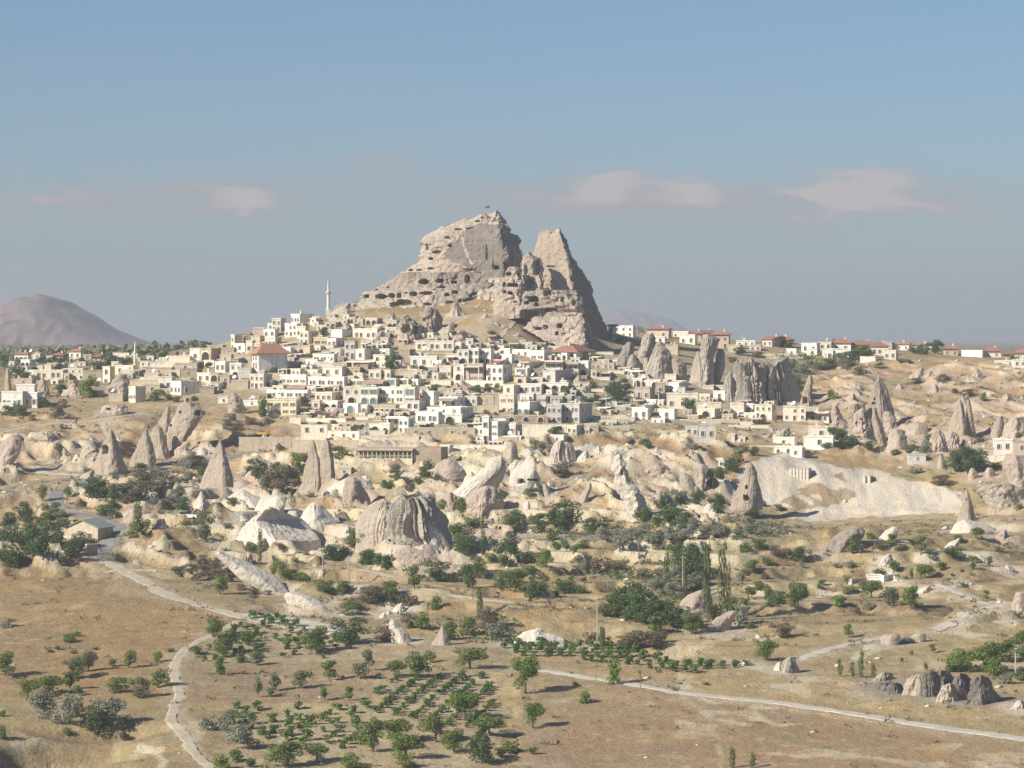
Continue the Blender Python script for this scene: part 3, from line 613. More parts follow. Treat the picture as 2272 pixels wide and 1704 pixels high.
# dark cleft rock below the castle
rock(1, [(672, 728, 745, 765), (690, 722, 760, 805), (720, 700, 765, 828), (760, 690, 770, 842), (820, 680, 770, 850), (870, 640, 770, 862)], 'dark cleft rock tower on the slope below the castle rock', 'castle',
     'rock_tower', seg=140, nh=90, fd=.45, gd=1.2, rnd=.2, amp=1.0, blocky=.7, flute=.5, pat=.4, caves=[(720, 745, 8, 8, 2)], D=1098)
rock(1, [(715, 590, 605, 620), (735, 575, 625, 650), (770, 560, 640, 690), (820, 560, 650, 720), (880, 560, 660, 740)], 'pale fluted rock with shaded hollows left of the dark cleft tower', 'castle',
     'rock_tower', seg=120, nh=80, fd=.4, gd=1.0, rnd=.2, amp=1.0, blocky=.7, flute=.8, caves=[(610, 800, 26, 30, 3), (665, 810, 16, 30, 3), (700, 740, 10, 10, 3)], D=1094)
rock(1, [(810, 900, 940, 962), (825, 890, 945, 1000), (850, 880, 950, 1060), (895, 880, 960, 1100)], 'low broken rock with a cave under the brown castle slope', 'castle', seg=110, nh=50, fd=.3, gd=.9, rnd=.2, amp=1.0, blocky=.8,
     caves=[(905, 828, 16, 10, 4), (1000, 870, 20, 12, 2)], D=1090)
rock(1, [(640, 230, 300, 340), (660, 200, 320, 400), (690, 170, 340, 520), (720, 120, 360, 560)], 'grassy shoulder of pale rock right of the hilltop minaret', 'castle', seg=140, nh=40, fd=.2, gd=.4, rnd=.3, amp=1.2, blocky=1.0, D=1150, sink=3)

# --- rock cones and pinnacles, left
CN = dict(name='rock_cone', cat='rock cone')
rock(6, [(284, 676, 682, 686), (320, 655, 683, 705), (380, 625, 684, 725), (440, 600, 690, 745), (500, 582, 695, 768), (545, 572, 700, 790), (570, 565, 690, 770)], 'pointed grey rock cone with a hollow, leftmost of the three beside the road', 'cone', **CN, fd=.5, gd=1.1, rnd=.5, amp=.5, flute=.2, caves=[(645, 410, 22, 30, 2), (640, 345, 8, 6, 1.5)])
rock(6, [(280, 891, 896, 901), (320, 872, 899, 918), (380, 845, 902, 935), (440, 815, 908, 948), (505, 795, 910, 960), (520, 790, 910, 962)], 'shadowed rock cone, middle of the three beside the road', 'cone', **CN, fd=.35, gd=.9, rnd=.55, amp=.4, flute=.15)
rock(6, [(262, 955, 965, 980), (275, 940, 970, 995), (320, 925, 980, 1012), (380, 915, 990, 1028), (430, 920, 1000, 1040), (465, 930, 1005, 1045)], 'blunt grey rock cone, rightmost of the three beside the road', 'cone', **CN, fd=.5, gd=.9, rnd=.6, amp=.4, flute=.25)
rock(6, [(112, 1125, 1150, 1180), (125, 1105, 1160, 1225), (160, 1085, 1180, 1240), (210, 1060, 1175, 1236), (260, 1035, 1150, 1205), (320, 1020, 1130, 1170), (370, 1020, 1100, 1130), (405, 1030, 1070, 1100)],
     'big rounded grey rock with a dark cave mouth beside the brown slope', 'cone', 'rock_outcrop', 'rock', seg=120, nh=90, fd=.5, gd=.8, rnd=.45, amp=.7, caves=[(1209, 185, 19, 17, 5), (1105, 180, 8, 9, 2.5), (1047, 260, 8, 9, 2), (1150, 115, 6, 5, 1)])
rock(6, [(150, 1020, 1030, 1045), (190, 995, 1025, 1050), (240, 975, 1020, 1045), (320, 960, 1010, 1040)], 'narrow rock fin left of the cave-pierced grey rock', 'cone', fd=.5, gd=.8, amp=.5)
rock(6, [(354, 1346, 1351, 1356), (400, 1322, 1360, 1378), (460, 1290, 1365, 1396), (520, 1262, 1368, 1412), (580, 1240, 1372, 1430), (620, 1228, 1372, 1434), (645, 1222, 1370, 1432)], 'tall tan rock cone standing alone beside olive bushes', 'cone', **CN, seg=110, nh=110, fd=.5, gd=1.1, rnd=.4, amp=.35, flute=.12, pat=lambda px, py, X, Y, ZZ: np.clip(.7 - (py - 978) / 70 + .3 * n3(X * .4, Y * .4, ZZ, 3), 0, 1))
tw = link('twin_rock_cones', None); tw.location = at(702, 1093); tw['label'] = 'pair of joined tan rock cones above the white mounds'; tw['category'] = 'rock cone'
rock(6, [(354, 1914, 1920, 1926), (400, 1900, 1932, 1945), (460, 1885, 1945, 1960), (520, 1870, 1950, 1972), (580, 1855, 1950, 1975), (640, 1838, 1945, 1972), (675, 1822, 1940, 1970)], None, 'cone', 'cone', parent=tw, seg=100, nh=100, fd=.45, gd=1.1, rnd=.35, amp=.4, flute=.2)
rock(6, [(340, 1996, 2003, 2012), (370, 1985, 2012, 2028), (430, 1970, 2018, 2040), (500, 1960, 2028, 2050), (570, 1950, 2030, 2058), (650, 1940, 2020, 2058), (675, 1935, 2010, 2058)], None, 'cone', 'cone', parent=tw, seg=100, nh=100, fd=.45, gd=1.1, rnd=.35, amp=.4, flute=.2, dback=2,
     caves=[(2015, 345, 5, 4, 1)])
rock(6, [(648, 2118, 2122, 2126), (680, 2110, 2126, 2136), (710, 2105, 2128, 2146), (740, 2100, 2126, 2150)], 'small dark rock cone standing right of the twin cones', 'cone', **CN, fd=.4, gd=.9, amp=.25)
# white mounds, left centre
rock(6, [(760, 1640, 1652, 1665), (775, 1612, 1640, 1700), (800, 1580, 1610, 1745), (840, 1540, 1580, 1830), (880, 1500, 1600, 1890), (920, 1470, 1640, 1930), (965, 1440, 1700, 1960)],
     'long smooth white tuff ridge with shadowed right flank', 'white', 'tuff_mound', 'rock', seg=150, nh=80, fd=.7, gd=1.0, rnd=.22, amp=.7, freq=.14, flute=.4, ffreq=9, pat=.12)
rock(6, [(735, 1915, 1930, 1950), (750, 1890, 1930, 1980), (790, 1860, 1930, 2020), (840, 1835, 1930, 2060), (880, 1825, 1940, 2090), (920, 1850, 1960, 2110)], 'rounded white tuff mound right of the long smooth ridge', 'white', 'tuff_mound', 'rock', seg=100, nh=50, fd=.7, gd=.8, rnd=.35, amp=.5, flute=.3)
rock(6, [(655, 1478, 1490, 1500), (670, 1440, 1490, 1530), (700, 1400, 1500, 1600), (730, 1360, 1530, 1660), (765, 1330, 1560, 1700)], 'low pale tuff slope between the single cone and the twin cones', 'white', 'tuff_mound', 'rock', seg=100, nh=36, fd=.5, gd=.7, rnd=.4, amp=.5)
rock(6, [(688, 1640, 1690, 1730), (700, 1610, 1700, 1760), (740, 1580, 1710, 1745), (790, 1560, 1700, 1740)], 'flat topped white tuff mound below the twin cones', 'white', 'tuff_mound', 'rock', seg=90, nh=40, fd=.5, gd=.8, amp=.5)
rock(6, [(598, 1460, 1480, 1510), (620, 1420, 1490, 1560), (650, 1400, 1500, 1600)], 'pale hump of tuff right of the lone cone foot', 'cream', 'tuff_mound', 'rock', seg=80, nh=30, fd=.4, gd=.8, amp=.4)
rock(6, [(668, 1226, 1236, 1244), (700, 1210, 1240, 1258), (740, 1190, 1240, 1270), (785, 1175, 1235, 1280)], 'small white rock fin below the lone cone', 'white', 'rock_outcrop', 'rock', fd=.5, gd=.9, amp=.5, flute=.2)
rock(6, [(640, 1150, 1180, 1220), (660, 1110, 1180, 1240), (690, 1090, 1170, 1230)], 'grey flat hump of rock behind the silver bush', 'cream', 'rock_outcrop', 'rock', fd=.5, gd=.9, amp=.4)
rock(6, [(575, 2140, 2180, 2212), (600, 2080, 2190, 2260), (640, 2010, 2190, 2300), (680, 1985, 2200, 2320)], 'white tuff slope right behind the twin cones', 'white', 'tuff_mound', 'rock', seg=90, nh=36, fd=.6, gd=.8, amp=.5)
rock(6, [(1035, 1335, 1345, 1362), (1050, 1318, 1352, 1395), (1080, 1340, 1400, 1470), (1120, 1390, 1460, 1560), (1160, 1420, 1530, 1640), (1210, 1480, 1600, 1710), (1250, 1560, 1660, 1750), (1285, 1620, 1700, 1770)],
     'curved white tuff ridge running down right of the brown scrub mound', 'white', 'tuff_ridge', 'rock', seg=100, nh=90, fd=.35, gd=.9, rnd=.3, amp=.4, freq=.2)
rock(6, [(1285, 1760, 1790, 1830), (1310, 1740, 1850, 1920), (1350, 1760, 1900, 1980), (1380, 1800, 1940, 2010)], 'low white tuff ridge at the end of the curved ridge', 'white', 'tuff_ridge', 'rock', seg=80, nh=40, fd=.35, gd=.9, amp=.4)
rock(6, [(770, 800, 830, 860), (785, 770, 840, 900), (810, 750, 850, 960), (850, 760, 870, 1010)], 'low pale rock bank below the olive grove', 'pink', 'rock_outcrop', 'rock', seg=80, nh=36, fd=.4, gd=.8, amp=.5)
rock(6, [(320, 60, 80, 110), (350, 20, 80, 130), (400, -30, 60, 120), (460, -60, 40, 100), (520, -80, 20, 60)], 'pale pink tuff shoulder at the far left edge', 'pink', 'rock_outcrop', 'rock', seg=80, nh=50, fd=.4, gd=.7, amp=.7)
rock(6, [(135, 640, 700, 760), (150, 620, 720, 780), (175, 612, 740, 790), (195, 620, 740, 780)], 'low pale rock ledge with hollows above the left footpath', 'cream', 'rock_outcrop', 'rock', seg=110, nh=36, fd=.3, gd=.8, amp=.5, blocky=.4, caves=[(665, 160, 18, 9, 2)])
rock(6, [(380, 530, 560, 580), (410, 510, 570, 600), (460, 490, 575, 610), (540, 480, 575, 620)], 'crumbling pale rock left of the first cone', 'cream', 'rock_outcrop', 'rock', seg=80, nh=50, fd=.4, gd=.8, amp=.7, blocky=.5)
rock(6, [(400, 1220, 1240, 1260), (420, 1205, 1245, 1290), (445, 1195, 1250, 1310)], 'small white rock pile right of the dark slope shadow', 'white', 'rock_outcrop', 'rock', fd=.4, gd=.8, amp=.5)
# left town: old chimney rocks
rock(2, [(750, 292, 300, 306), (790, 270, 304, 325), (840, 258, 308, 345), (890, 255, 310, 350)], 'pointed old rock chimney among the left village houses', 'cone', 'rock_cone', 'rock cone', fd=.4, gd=.9, amp=.6, caves=[(300, 860, 8, 10, 2)])
rock(2, [(690, 40, 55, 72), (760, 36, 58, 78), (840, 30, 58, 82)], 'brown rock pillar at the far left edge of the village', 'cone', 'rock_cone', 'rock cone', fd=.4, gd=.9, amp=.7)
rock(2, [(735, 805, 850, 890), (770, 780, 850, 900), (830, 745, 850, 900), (870, 740, 850, 900)], 'squat brown rock beside the left minaret', 'cone', 'rock_outcrop', 'rock', fd=.4, gd=.9, amp=.8, blocky=.4)
rock(2, [(860, 1625, 1640, 1655), (900, 1610, 1650, 1690), (950, 1600, 1660, 1710), (1010, 1600, 1665, 1728)], 'dark leaning rock cone left of the yellow hotel', 'cone', 'rock_cone', 'rock cone', fd=.4, gd=.8, rnd=.5, amp=.5)
rock(2, [(795, 500, 520, 535), (830, 470, 520, 560), (880, 430, 530, 600)], 'crumbled tan rock right of the left village wall', 'pink', 'rock_outcrop', 'rock', fd=.4, gd=.8, amp=.8, blocky=.4)

# --- centre
rock(7, [(385, 378, 400, 420), (392, 372, 440, 560), (410, 362, 470, 580), (450, 350, 500, 600), (500, 340, 520, 625), (560, 300, 530, 650), (620, 290, 530, 672), (680, 300, 540, 690), (745, 420, 600, 697)],
     'great grey fluted rock wall with dark shadowed right side', 'grey', 'fluted_rock', 'rock', seg=200, nh=120, fd=.28, gd=1.9, rnd=.18, amp=1.2, freq=.2, flute=2.2, ffreq=6, jag=1.8)
rock(7, [(435, 262, 280, 300), (450, 235, 290, 320), (490, 170, 290, 340), (540, 130, 290, 350), (590, 108, 280, 350), (640, 100, 280, 340), (690, 110, 280, 340)],
     'smooth pale lobe on the left of the grey fluted rock', 'cream', 'fluted_rock', 'rock', seg=110, nh=70, fd=.5, gd=.8, rnd=.4, amp=.4, flute=.6, ffreq=9)
rock(7, [(568, 262, 300, 330), (585, 235, 310, 350), (620, 205, 320, 375), (660, 188, 320, 390), (698, 178, 320, 395)], 'low white dome of tuff at the foot of the fluted rock', 'white', 'tuff_mound', 'rock', seg=100, nh=50, fd=.6, gd=.8, rnd=.6, amp=.2)
rock(7, [(565, 530, 545, 560), (590, 520, 555, 590), (640, 518, 570, 630), (690, 525, 590, 670), (750, 545, 610, 695)], 'smooth white tuff spur at the right foot of the fluted rock', 'white', 'tuff_mound', 'rock', seg=90, nh=60, fd=.5, gd=.9, amp=.25)
rock(7, [(300, 70, 95, 110), (320, 45, 100, 135), (370, 30, 95, 160), (410, 28, 90, 185), (455, 30, 80, 200)], 'brown conical rock with pale base left of the fluted rock', 'cone', 'rock_cone', 'rock cone', fd=.5, gd=.8, rnd=.5, amp=.4)
rock(7, [(295, 150, 170, 190), (320, 130, 175, 205), (370, 150, 180, 210)], 'small white tuff tip behind the brown conical rock', 'white', 'rock_outcrop', 'rock', fd=.5, gd=.8, amp=.4)
rock(7, [(168, 990, 1000, 1010), (178, 935, 1000, 1018), (200, 920, 1000, 1026), (240, 900, 985, 1027), (280, 860, 960, 1020), (330, 780, 900, 1000), (370, 730, 860, 985), (400, 700, 830, 965), (440, 668, 800, 900)],
     'long white tuff ridge rising to a rounded crest below the town', 'white', 'tuff_ridge', 'rock', seg=170, nh=110, fd=.55, gd=1.0, rnd=.3, amp=.7, freq=.15, flute=.4, ffreq=12)
rock(7, [(270, 800, 815, 830), (300, 785, 825, 850), (350, 760, 830, 870), (430, 700, 800, 860)], 'white tuff fin in front of the long ridge', 'white', 'tuff_ridge', 'rock', seg=90, nh=60, fd=.6, gd=1.0, amp=.4, flute=.2)
rock(7, [(85, 1050, 1065, 1080), (100, 1035, 1065, 1092), (140, 1015, 1062, 1100), (180, 1012, 1060, 1100), (220, 1020, 1055, 1080)], 'rounded grey white pinnacle below the white tower house', 'cream', 'rock_cone', 'rock cone', fd=.5, gd=.9, rnd=.5, amp=.4)
rock(7, [(165, 1160, 1172, 1185), (185, 1150, 1195, 1215), (220, 1125, 1200, 1218), (260, 1075, 1195, 1220), (300, 1055, 1180, 1238), (350, 1055, 1170, 1240), (385, 1080, 1170, 1220), (400, 1110, 1170, 1200)],
     'white rock blob with a row of dark cave holes', 'white', 'rock_outcrop', 'rock', seg=140, nh=90, fd=.45, gd=.8, rnd=.45, amp=.4, caves=[(1118, 325, 18, 16, 3), (1143, 330, 7, 7, 2), (1170, 316, 8, 6, 2), (1205, 318, 26, 9, 3)])
rock(7, [(448, 1155, 1163, 1170), (470, 1140, 1165, 1178), (495, 1135, 1163, 1178), (512, 1142, 1160, 1172)], 'small isolated white rock among the green bushes', 'white', 'rock_cone', 'rock cone', fd=.5, gd=.9, amp=.2)
rock(7, [(358, 890, 910, 935), (375, 850, 910, 960), (410, 810, 900, 990), (460, 780, 900, 1020), (520, 790, 880, 1000), (560, 800, 880, 970)], 'pinkish white eroded mound below the long ridge', 'pink', 'tuff_mound', 'rock', seg=120, nh=60, fd=.5, gd=.8, rnd=.3, amp=.8, blocky=.2, flute=.3)
rock(7, [(395, 675, 690, 705), (420, 655, 690, 730), (460, 650, 690, 745), (505, 660, 695, 740)], 'pointed pale rock left of the pinkish mound', 'cream', 'rock_cone', 'rock cone', fd=.5, gd=.8, amp=.5, flute=.2)
rock(7, [(75, 1350, 1370, 1385), (100, 1325, 1360, 1392), (150, 1308, 1350, 1395), (215, 1300, 1350, 1400)], 'left of two white fluted cones below the green courtyard', 'white', 'rock_cone', 'rock cone', fd=.5, gd=.9, amp=.4, flute=.5, ffreq=6)
rock(7, [(88, 1385, 1400, 1420), (110, 1380, 1405, 1440), (160, 1385, 1410, 1455), (212, 1400, 1420, 1462)], 'right of two white fluted cones below the green courtyard', 'white', 'rock_cone', 'rock cone', fd=.5, gd=.9, amp=.4, flute=.5, ffreq=6)
rock(7, [(40, 1480, 1560, 1690), (60, 1465, 1600, 1700), (100, 1462, 1640, 1706), (140, 1500, 1650, 1710), (168, 1560, 1600, 1700)], 'broad smooth grey white cliff with small cut windows under the houses', 'white', 'rock_cliff', 'rock', seg=160, nh=70, fd=.3, gd=.6, rnd=.4, amp=.5, D=985,
     caves=[(1555, 42, 6, 6, 1.5), (1590, 40, 9, 8, 1.5), (1612, 20, 6, 6, 1.5), (1612, 38, 6, 6, 1.5)])
rock(7, [(10, 500, 560, 620), (40, 510, 570, 640), (90, 540, 590, 640), (150, 560, 600, 620)], 'white rock face with carved windows above the restaurant', 'white', 'rock_cliff', 'rock', seg=110, nh=60, fd=.5, gd=.8, amp=.4, D=985, caves=[(580, 80, 5, 6, 1), (605, 40, 4, 5, 1)])
rock(7, [(158, 1718, 1726, 1736), (180, 1690, 1724, 1745), (210, 1682, 1730, 1760), (260, 1675, 1745, 1775), (300, 1690, 1760, 1790), (340, 1680, 1770, 1820), (370, 1700, 1800, 1845), (420, 1740, 1820, 1870), (470, 1770, 1840, 1895), (520, 1780, 1850, 1925), (560, 1790, 1860, 1940)],
     'jagged white rock fin falling to the valley with deep shade on its right', 'white', 'rock_fin', 'rock', seg=130, nh=110, fd=.5, gd=1.1, rnd=.25, amp=.9, freq=.2, blocky=.3, caves=[(1740, 270, 10, 20, 1.5)])
rock(7, [(280, 2100, 2125, 2150), (310, 2095, 2140, 2175), (360, 2100, 2150, 2195), (400, 2130, 2170, 2200), (420, 2150, 2180, 2200)], 'smooth grey oval rock, left of a pair on the red slope', 'cream', 'rock_outcrop', 'rock', fd=.5, gd=.8, rnd=.6, amp=.2)
rock(8, [(85, 205, 235, 262), (110, 185, 235, 265), (160, 195, 238, 262), (210, 205, 235, 255), (250, 215, 235, 245)], 'jagged grey rock, right of a pair on the red slope', 'cream', 'rock_outcrop', 'rock', fd=.5, gd=.8, rnd=.4, amp=.5)
rock(7, [(400, 1955, 1970, 1985), (430, 1945, 1975, 2000), (480, 1950, 1975, 2000)], 'small pale rock in the shaded hollow', 'cream', 'rock_outcrop', 'rock', fd=.5, gd=.8, amp=.4)
rock(7, [(215, 1900, 1950, 1990), (240, 1895, 1960, 2030), (270, 1920, 1970, 2040), (300, 1950, 1980, 2020)], 'grey rock ledge on the red brown slope', 'cream', 'rock_outcrop', 'rock', fd=.4, gd=.8, amp=.6, flute=.2)
rock(7, [(338, 1535, 1545, 1555), (370, 1515, 1540, 1558), (420, 1485, 1520, 1540), (455, 1480, 1505, 1525)], 'small leaning grey rock beside the footpath', 'cream', 'rock_outcrop', 'rock', fd=.5, gd=.9, amp=.3)
rock(7, [(345, 1258, 1270, 1282), (380, 1258, 1280, 1300), (430, 1270, 1295, 1312)], 'narrow pale rock at the foot of the footpath', 'cream', 'rock_outcrop', 'rock', fd=.5, gd=.9, amp=.3)
rock(7, [(190, 650, 680, 710), (215, 610, 680, 740), (260, 585, 690, 780), (310, 585, 690, 800), (330, 610, 690, 790)], 'pinkish smooth mound left of the rubble slope', 'pink', 'tuff_mound', 'rock', seg=90, nh=50, fd=.5, gd=.6, rnd=.5, amp=.4)
rock(7, [(1175, 325, 335, 345), (1195, 312, 340, 370), (1225, 312, 350, 395), (1260, 320, 380, 430), (1320, 330, 400, 460)], 'white tuff rock with a knob on top beside the silver bush', 'white', 'rock_cone', 'rock cone', fd=.5, gd=.9, rnd=.5, amp=.3)
rock(7, [(1216, 634, 640, 645), (1235, 622, 642, 660), (1280, 600, 645, 678), (1335, 568, 645, 695)], 'small tan rock cone with a white tip near the vineyard', 'cone', 'rock_cone', 'rock cone', fd=.5, gd=.9, rnd=.4, amp=.2, pat=.2)
rock(7, [(1232, 1215, 1230, 1245), (1258, 1130, 1220, 1290), (1275, 1105, 1240, 1350), (1300, 1090, 1260, 1390), (1340, 1085, 1270, 1425)], 'bright white low tuff outcrop behind the vine row', 'white', 'tuff_mound', 'rock', seg=130, nh=50, fd=.3, gd=.4, rnd=.35, amp=.7, blocky=.25)
rock(7, [(735, 380, 420, 460), (755, 345, 460, 540), (790, 350, 500, 600), (830, 370, 520, 640), (855, 400, 540, 620)], 'pinkish tuff bank with streaks below the fluted rock', 'pink', 'tuff_mound', 'rock', seg=120, nh=40, fd=.2, gd=.4, rnd=.4, amp=.6, flute=.3, ffreq=16)
rock(7, [(615, 880, 930, 980), (635, 850, 940, 1050), (665, 830, 950, 1100)], 'pinkish low hump beside the valley road', 'pink', 'tuff_mound', 'rock', seg=80, nh=30, fd=.2, gd=.4, amp=.5)
rock(8, [(858, 215, 235, 250), (880, 160, 220, 290), (920, 110, 200, 300), (970, 88, 180, 300), (1030, 130, 220, 300)], 'tan and white domed rock behind the tall poplars', 'pink', 'tuff_mound', 'rock', seg=100, nh=50, fd=.5, gd=.7, rnd=.5, amp=.4, pat=.25)
rock(8, [(985, 400, 430, 450), (1020, 330, 400, 440), (1060, 280, 350, 420), (1110, 245, 310, 400)], 'brown grassy rock slope right of the poplars', 'pink', 'tuff_mound', 'rock', seg=80, nh=40, fd=.3, gd=.6, amp=.5, pat=.4)
# --- right side cliffs and cones
rock(5, [(150, 515, 530, 545), (175, 495, 535, 590), (230, 488, 530, 570), (300, 480, 525, 560), (420, 470, 525, 560)], 'tall grey rock pinnacle under the red roofed ridge house', 'grey', 'rock_cone', 'rock cone', fd=.5, gd=1.0, rnd=.35, amp=.8, flute=.4)
rock(5, [(240, 470, 480, 495), (290, 455, 490, 510), (350, 438, 490, 525), (415, 428, 490, 535)], 'pale rounded rock pinnacle left of the tall grey one', 'cream', 'rock_cone', 'rock cone', fd=.5, gd=.9, rnd=.4, amp=.6, flute=.4)
rock(5, [(228, 590, 600, 608), (250, 570, 600, 618), (310, 552, 600, 622), (380, 540, 590, 605), (410, 535, 580, 600)], 'grey leaning rounded rock pinnacle right of the tall grey one', 'grey', 'rock_cone', 'rock cone', fd=.5, gd=.8, rnd=.5, amp=.4, flute=.3)
rock(5, [(188, 262, 272, 285), (220, 240, 280, 310), (280, 220, 280, 335), (340, 200, 275, 345), (385, 195, 270, 350)], 'streaked grey rock cone among the ridge pinnacles', 'grey', 'rock_cone', 'rock cone', seg=100, nh=80, fd=.5, gd=.9, rnd=.4, amp=.6, flute=.5)
rock(5, [(280, 340, 365, 385), (310, 335, 370, 412), (360, 345, 370, 418), (395, 355, 375, 420)], 'low brown rock between the streaked cone and the pale pinnacle', 'cone', 'rock_cone', 'rock cone', fd=.4, gd=.8, amp=.6)
rock(5, [(190, 100, 112, 125), (205, 85, 115, 136), (240, 65, 110, 136), (290, 45, 90, 125), (320, 40, 80, 110)], 'dark rounded rock just right of the castle spire foot', 'grey', 'rock_cone', 'rock cone', fd=.3, gd=1.1, rnd=.5, amp=.5, pat=.7)
rock(5, [(150, 195, 215, 240), (165, 185, 220, 252), (200, 175, 215, 245), (250, 160, 195, 225), (310, 145, 180, 210)], 'dark leaning rock with a pale crumbled crest', 'grey', 'rock_cone', 'rock cone', fd=.3, gd=1.1, rnd=.35, amp=.8, flute=.3)
rock(5, [(258, 120, 130, 140), (280, 105, 130, 165), (320, 95, 130, 180), (345, 95, 130, 185)], 'short dark rock in front of the two leaning dark rocks', 'grey', 'rock_cone', 'rock cone', fd=.4, gd=1.0, amp=.5)
rock(5, [(275, 190, 205, 220), (310, 185, 205, 222), (360, 185, 210, 230)], 'narrow cream rock at the left foot of the streaked cone', 'cream', 'rock_cone', 'rock cone', fd=.4, gd=1.0, amp=.4)
rock(5, [(352, 640, 648, 656), (380, 622, 650, 672), (430, 612, 652, 688), (505, 615, 660, 700)], 'grey cone at the left end of the pleated cliff', 'grey', 'rock_cone', 'rock cone', fd=.4, gd=1.0, rnd=.4, amp=.5, flute=.4)
rock(5, [(300, 680, 760, 820), (312, 665, 770, 828), (360, 665, 780, 832), (430, 690, 790, 835), (520, 700, 800, 840)], 'pleated grey cliff with deep vertical folds, left section', 'grey', 'pleated_cliff', 'rock', seg=220, nh=90, fd=.12, gd=.9, rnd=.2, amp=.8, flute=2.4, ffreq=9, jag=1.5)
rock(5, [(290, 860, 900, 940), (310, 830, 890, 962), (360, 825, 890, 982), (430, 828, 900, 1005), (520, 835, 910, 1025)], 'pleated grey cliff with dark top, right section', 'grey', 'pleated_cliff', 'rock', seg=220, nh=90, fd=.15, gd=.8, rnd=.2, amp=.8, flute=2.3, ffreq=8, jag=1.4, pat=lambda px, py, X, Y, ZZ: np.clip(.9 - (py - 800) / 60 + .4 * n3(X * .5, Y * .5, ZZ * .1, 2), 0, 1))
rock(5, [(368, 1066, 1074, 1082), (400, 1055, 1075, 1088), (440, 1038, 1072, 1085), (480, 1022, 1065, 1092), (530, 1018, 1065, 1108)], 'slender crooked rock pillar right of the pleated cliff', 'cone', 'rock_cone', 'rock cone', fd=.4, gd=.9, rnd=.35, amp=.6, flute=.3, caves=[(1045, 500, 14, 22, 3)])
rock(5, [(373, 1436, 1441, 1446), (400, 1420, 1442, 1462), (450, 1400, 1445, 1485), (500, 1388, 1450, 1500), (560, 1378, 1455, 1518), (620, 1372, 1460, 1535), (660, 1370, 1460, 1545)], 'tall grey pointed cone with carved window, highest of its cluster', 'cone', 'rock_cone', 'rock cone', seg=120, nh=110, fd=.5, gd=.9, rnd=.45, amp=.5, flute=.3, pat=.45, caves=[(1417, 492, 5, 7, 1.5), (1412, 515, 9, 7, 1.5)])
rock(5, [(545, 1340, 1355, 1370), (570, 1312, 1355, 1385), (640, 1300, 1360, 1400), (700, 1310, 1370, 1418)], 'pinkish rock with carved openings in the cone cluster', 'pink', 'rock_cone', 'rock cone', fd=.4, gd=.9, rnd=.4, amp=.8, flute=.3, caves=[(1358, 622, 6, 7, 1.5), (1345, 600, 5, 6, 1.5), (1370, 585, 5, 6, 1.5), (1362, 660, 9, 6, 1.5), (1320, 620, 6, 8, 1.5)])
rock(5, [(540, 1405, 1415, 1425), (600, 1400, 1425, 1445), (680, 1420, 1450, 1475), (765, 1440, 1465, 1492)], 'thin fluted rock pillar in front of the tall grey cone', 'cone', 'rock_cone', 'rock cone', fd=.4, gd=.9, rnd=.35, amp=.5, flute=.3)
rock(5, [(530, 1195, 1206, 1220), (570, 1190, 1212, 1235), (620, 1190, 1230, 1270), (650, 1185, 1240, 1290)], 'small pink rock with holes at the left of the cone cluster', 'pink', 'rock_cone', 'rock cone', fd=.4, gd=.9, amp=.6, flute=.3, caves=[(1222, 600, 5, 7, 1), (1225, 625, 4, 5, 1)])
rock(5, [(520, 1290, 1310, 1370), (545, 1275, 1310, 1370), (600, 1275, 1310, 1360), (680, 1285, 1320, 1360)], 'ragged rock wall inside the cone cluster', 'cone', 'rock_cone', 'rock cone', fd=.3, gd=.7, amp=.8, flute=.5)
rock(5, [(560, 1470, 1490, 1505), (600, 1465, 1500, 1530), (655, 1465, 1500, 1540)], 'pink crumbling rock right of the tall grey cone', 'pink', 'rock_cone', 'rock cone', fd=.4, gd=.8, amp=.6, caves=[(1520, 625, 4, 8, 1)])
rock(5, [(655, 1500, 1530, 1560), (690, 1490, 1540, 1590), (760, 1480, 1545, 1590)], 'rounded pink mound at the right of the cone cluster', 'pink', 'tuff_mound', 'rock', fd=.5, gd=.8, rnd=.5, amp=.3)
rock(5, [(498, 1862, 1870, 1878), (530, 1848, 1876, 1890), (590, 1828, 1880, 1900), (650, 1812, 1885, 1912), (695, 1802, 1885, 1920)], 'left cone of a split pair on the pink hillside', 'cone', 'rock_cone', 'rock cone', fd=.5, gd=.9, rnd=.4, amp=.4, flute=.15)
rock(5, [(498, 1908, 1915, 1922), (540, 1902, 1922, 1935), (600, 1902, 1928, 1944), (650, 1906, 1932, 1952), (695, 1912, 1935, 1956)], 'narrow right cone of a split pair on the pink hillside', 'cone', 'rock_cone', 'rock cone', fd=.4, gd=.9, rnd=.4, amp=.4)
rock(5, [(585, 2072, 2086, 2100), (620, 2060, 2085, 2108), (665, 2045, 2075, 2100), (710, 2030, 2065, 2085)], 'short blunt tan rock at the right edge of the hillside', 'cone', 'rock_cone', 'rock cone', fd=.5, gd=.9, rnd=.5, amp=.4)
for y, xl, xc, xr, yb, lab in ((655, 1715, 1760, 1800, 775, 'left of the three'), (665, 1790, 1830, 1870, 760, 'middle of the three'), (695, 1875, 1915, 1955, 745, 'right of the three')):
    h = yb - y
    rock(5, [(y, xc - 8, xc, xc + 8), (y + h * .15, xl + 14, xc, xr - 12), (y + h * .5, xl - 4, xc + 3, xr), (yb, xl - 26, xc, xr + 14)], lab + ' smooth pink mounds below the split cones', 'pink', 'tuff_mound', 'rock', fd=.6, gd=.7, rnd=.6, amp=.9, flute=.7, ffreq=7, seg=90)
rock(5, [(620, 1600, 1640, 1690), (640, 1585, 1650, 1705), (690, 1575, 1650, 1710)], 'pink striped mound left of the smooth pink mounds', 'pink', 'tuff_mound', 'rock', fd=.5, gd=.7, rnd=.6, amp=.4)
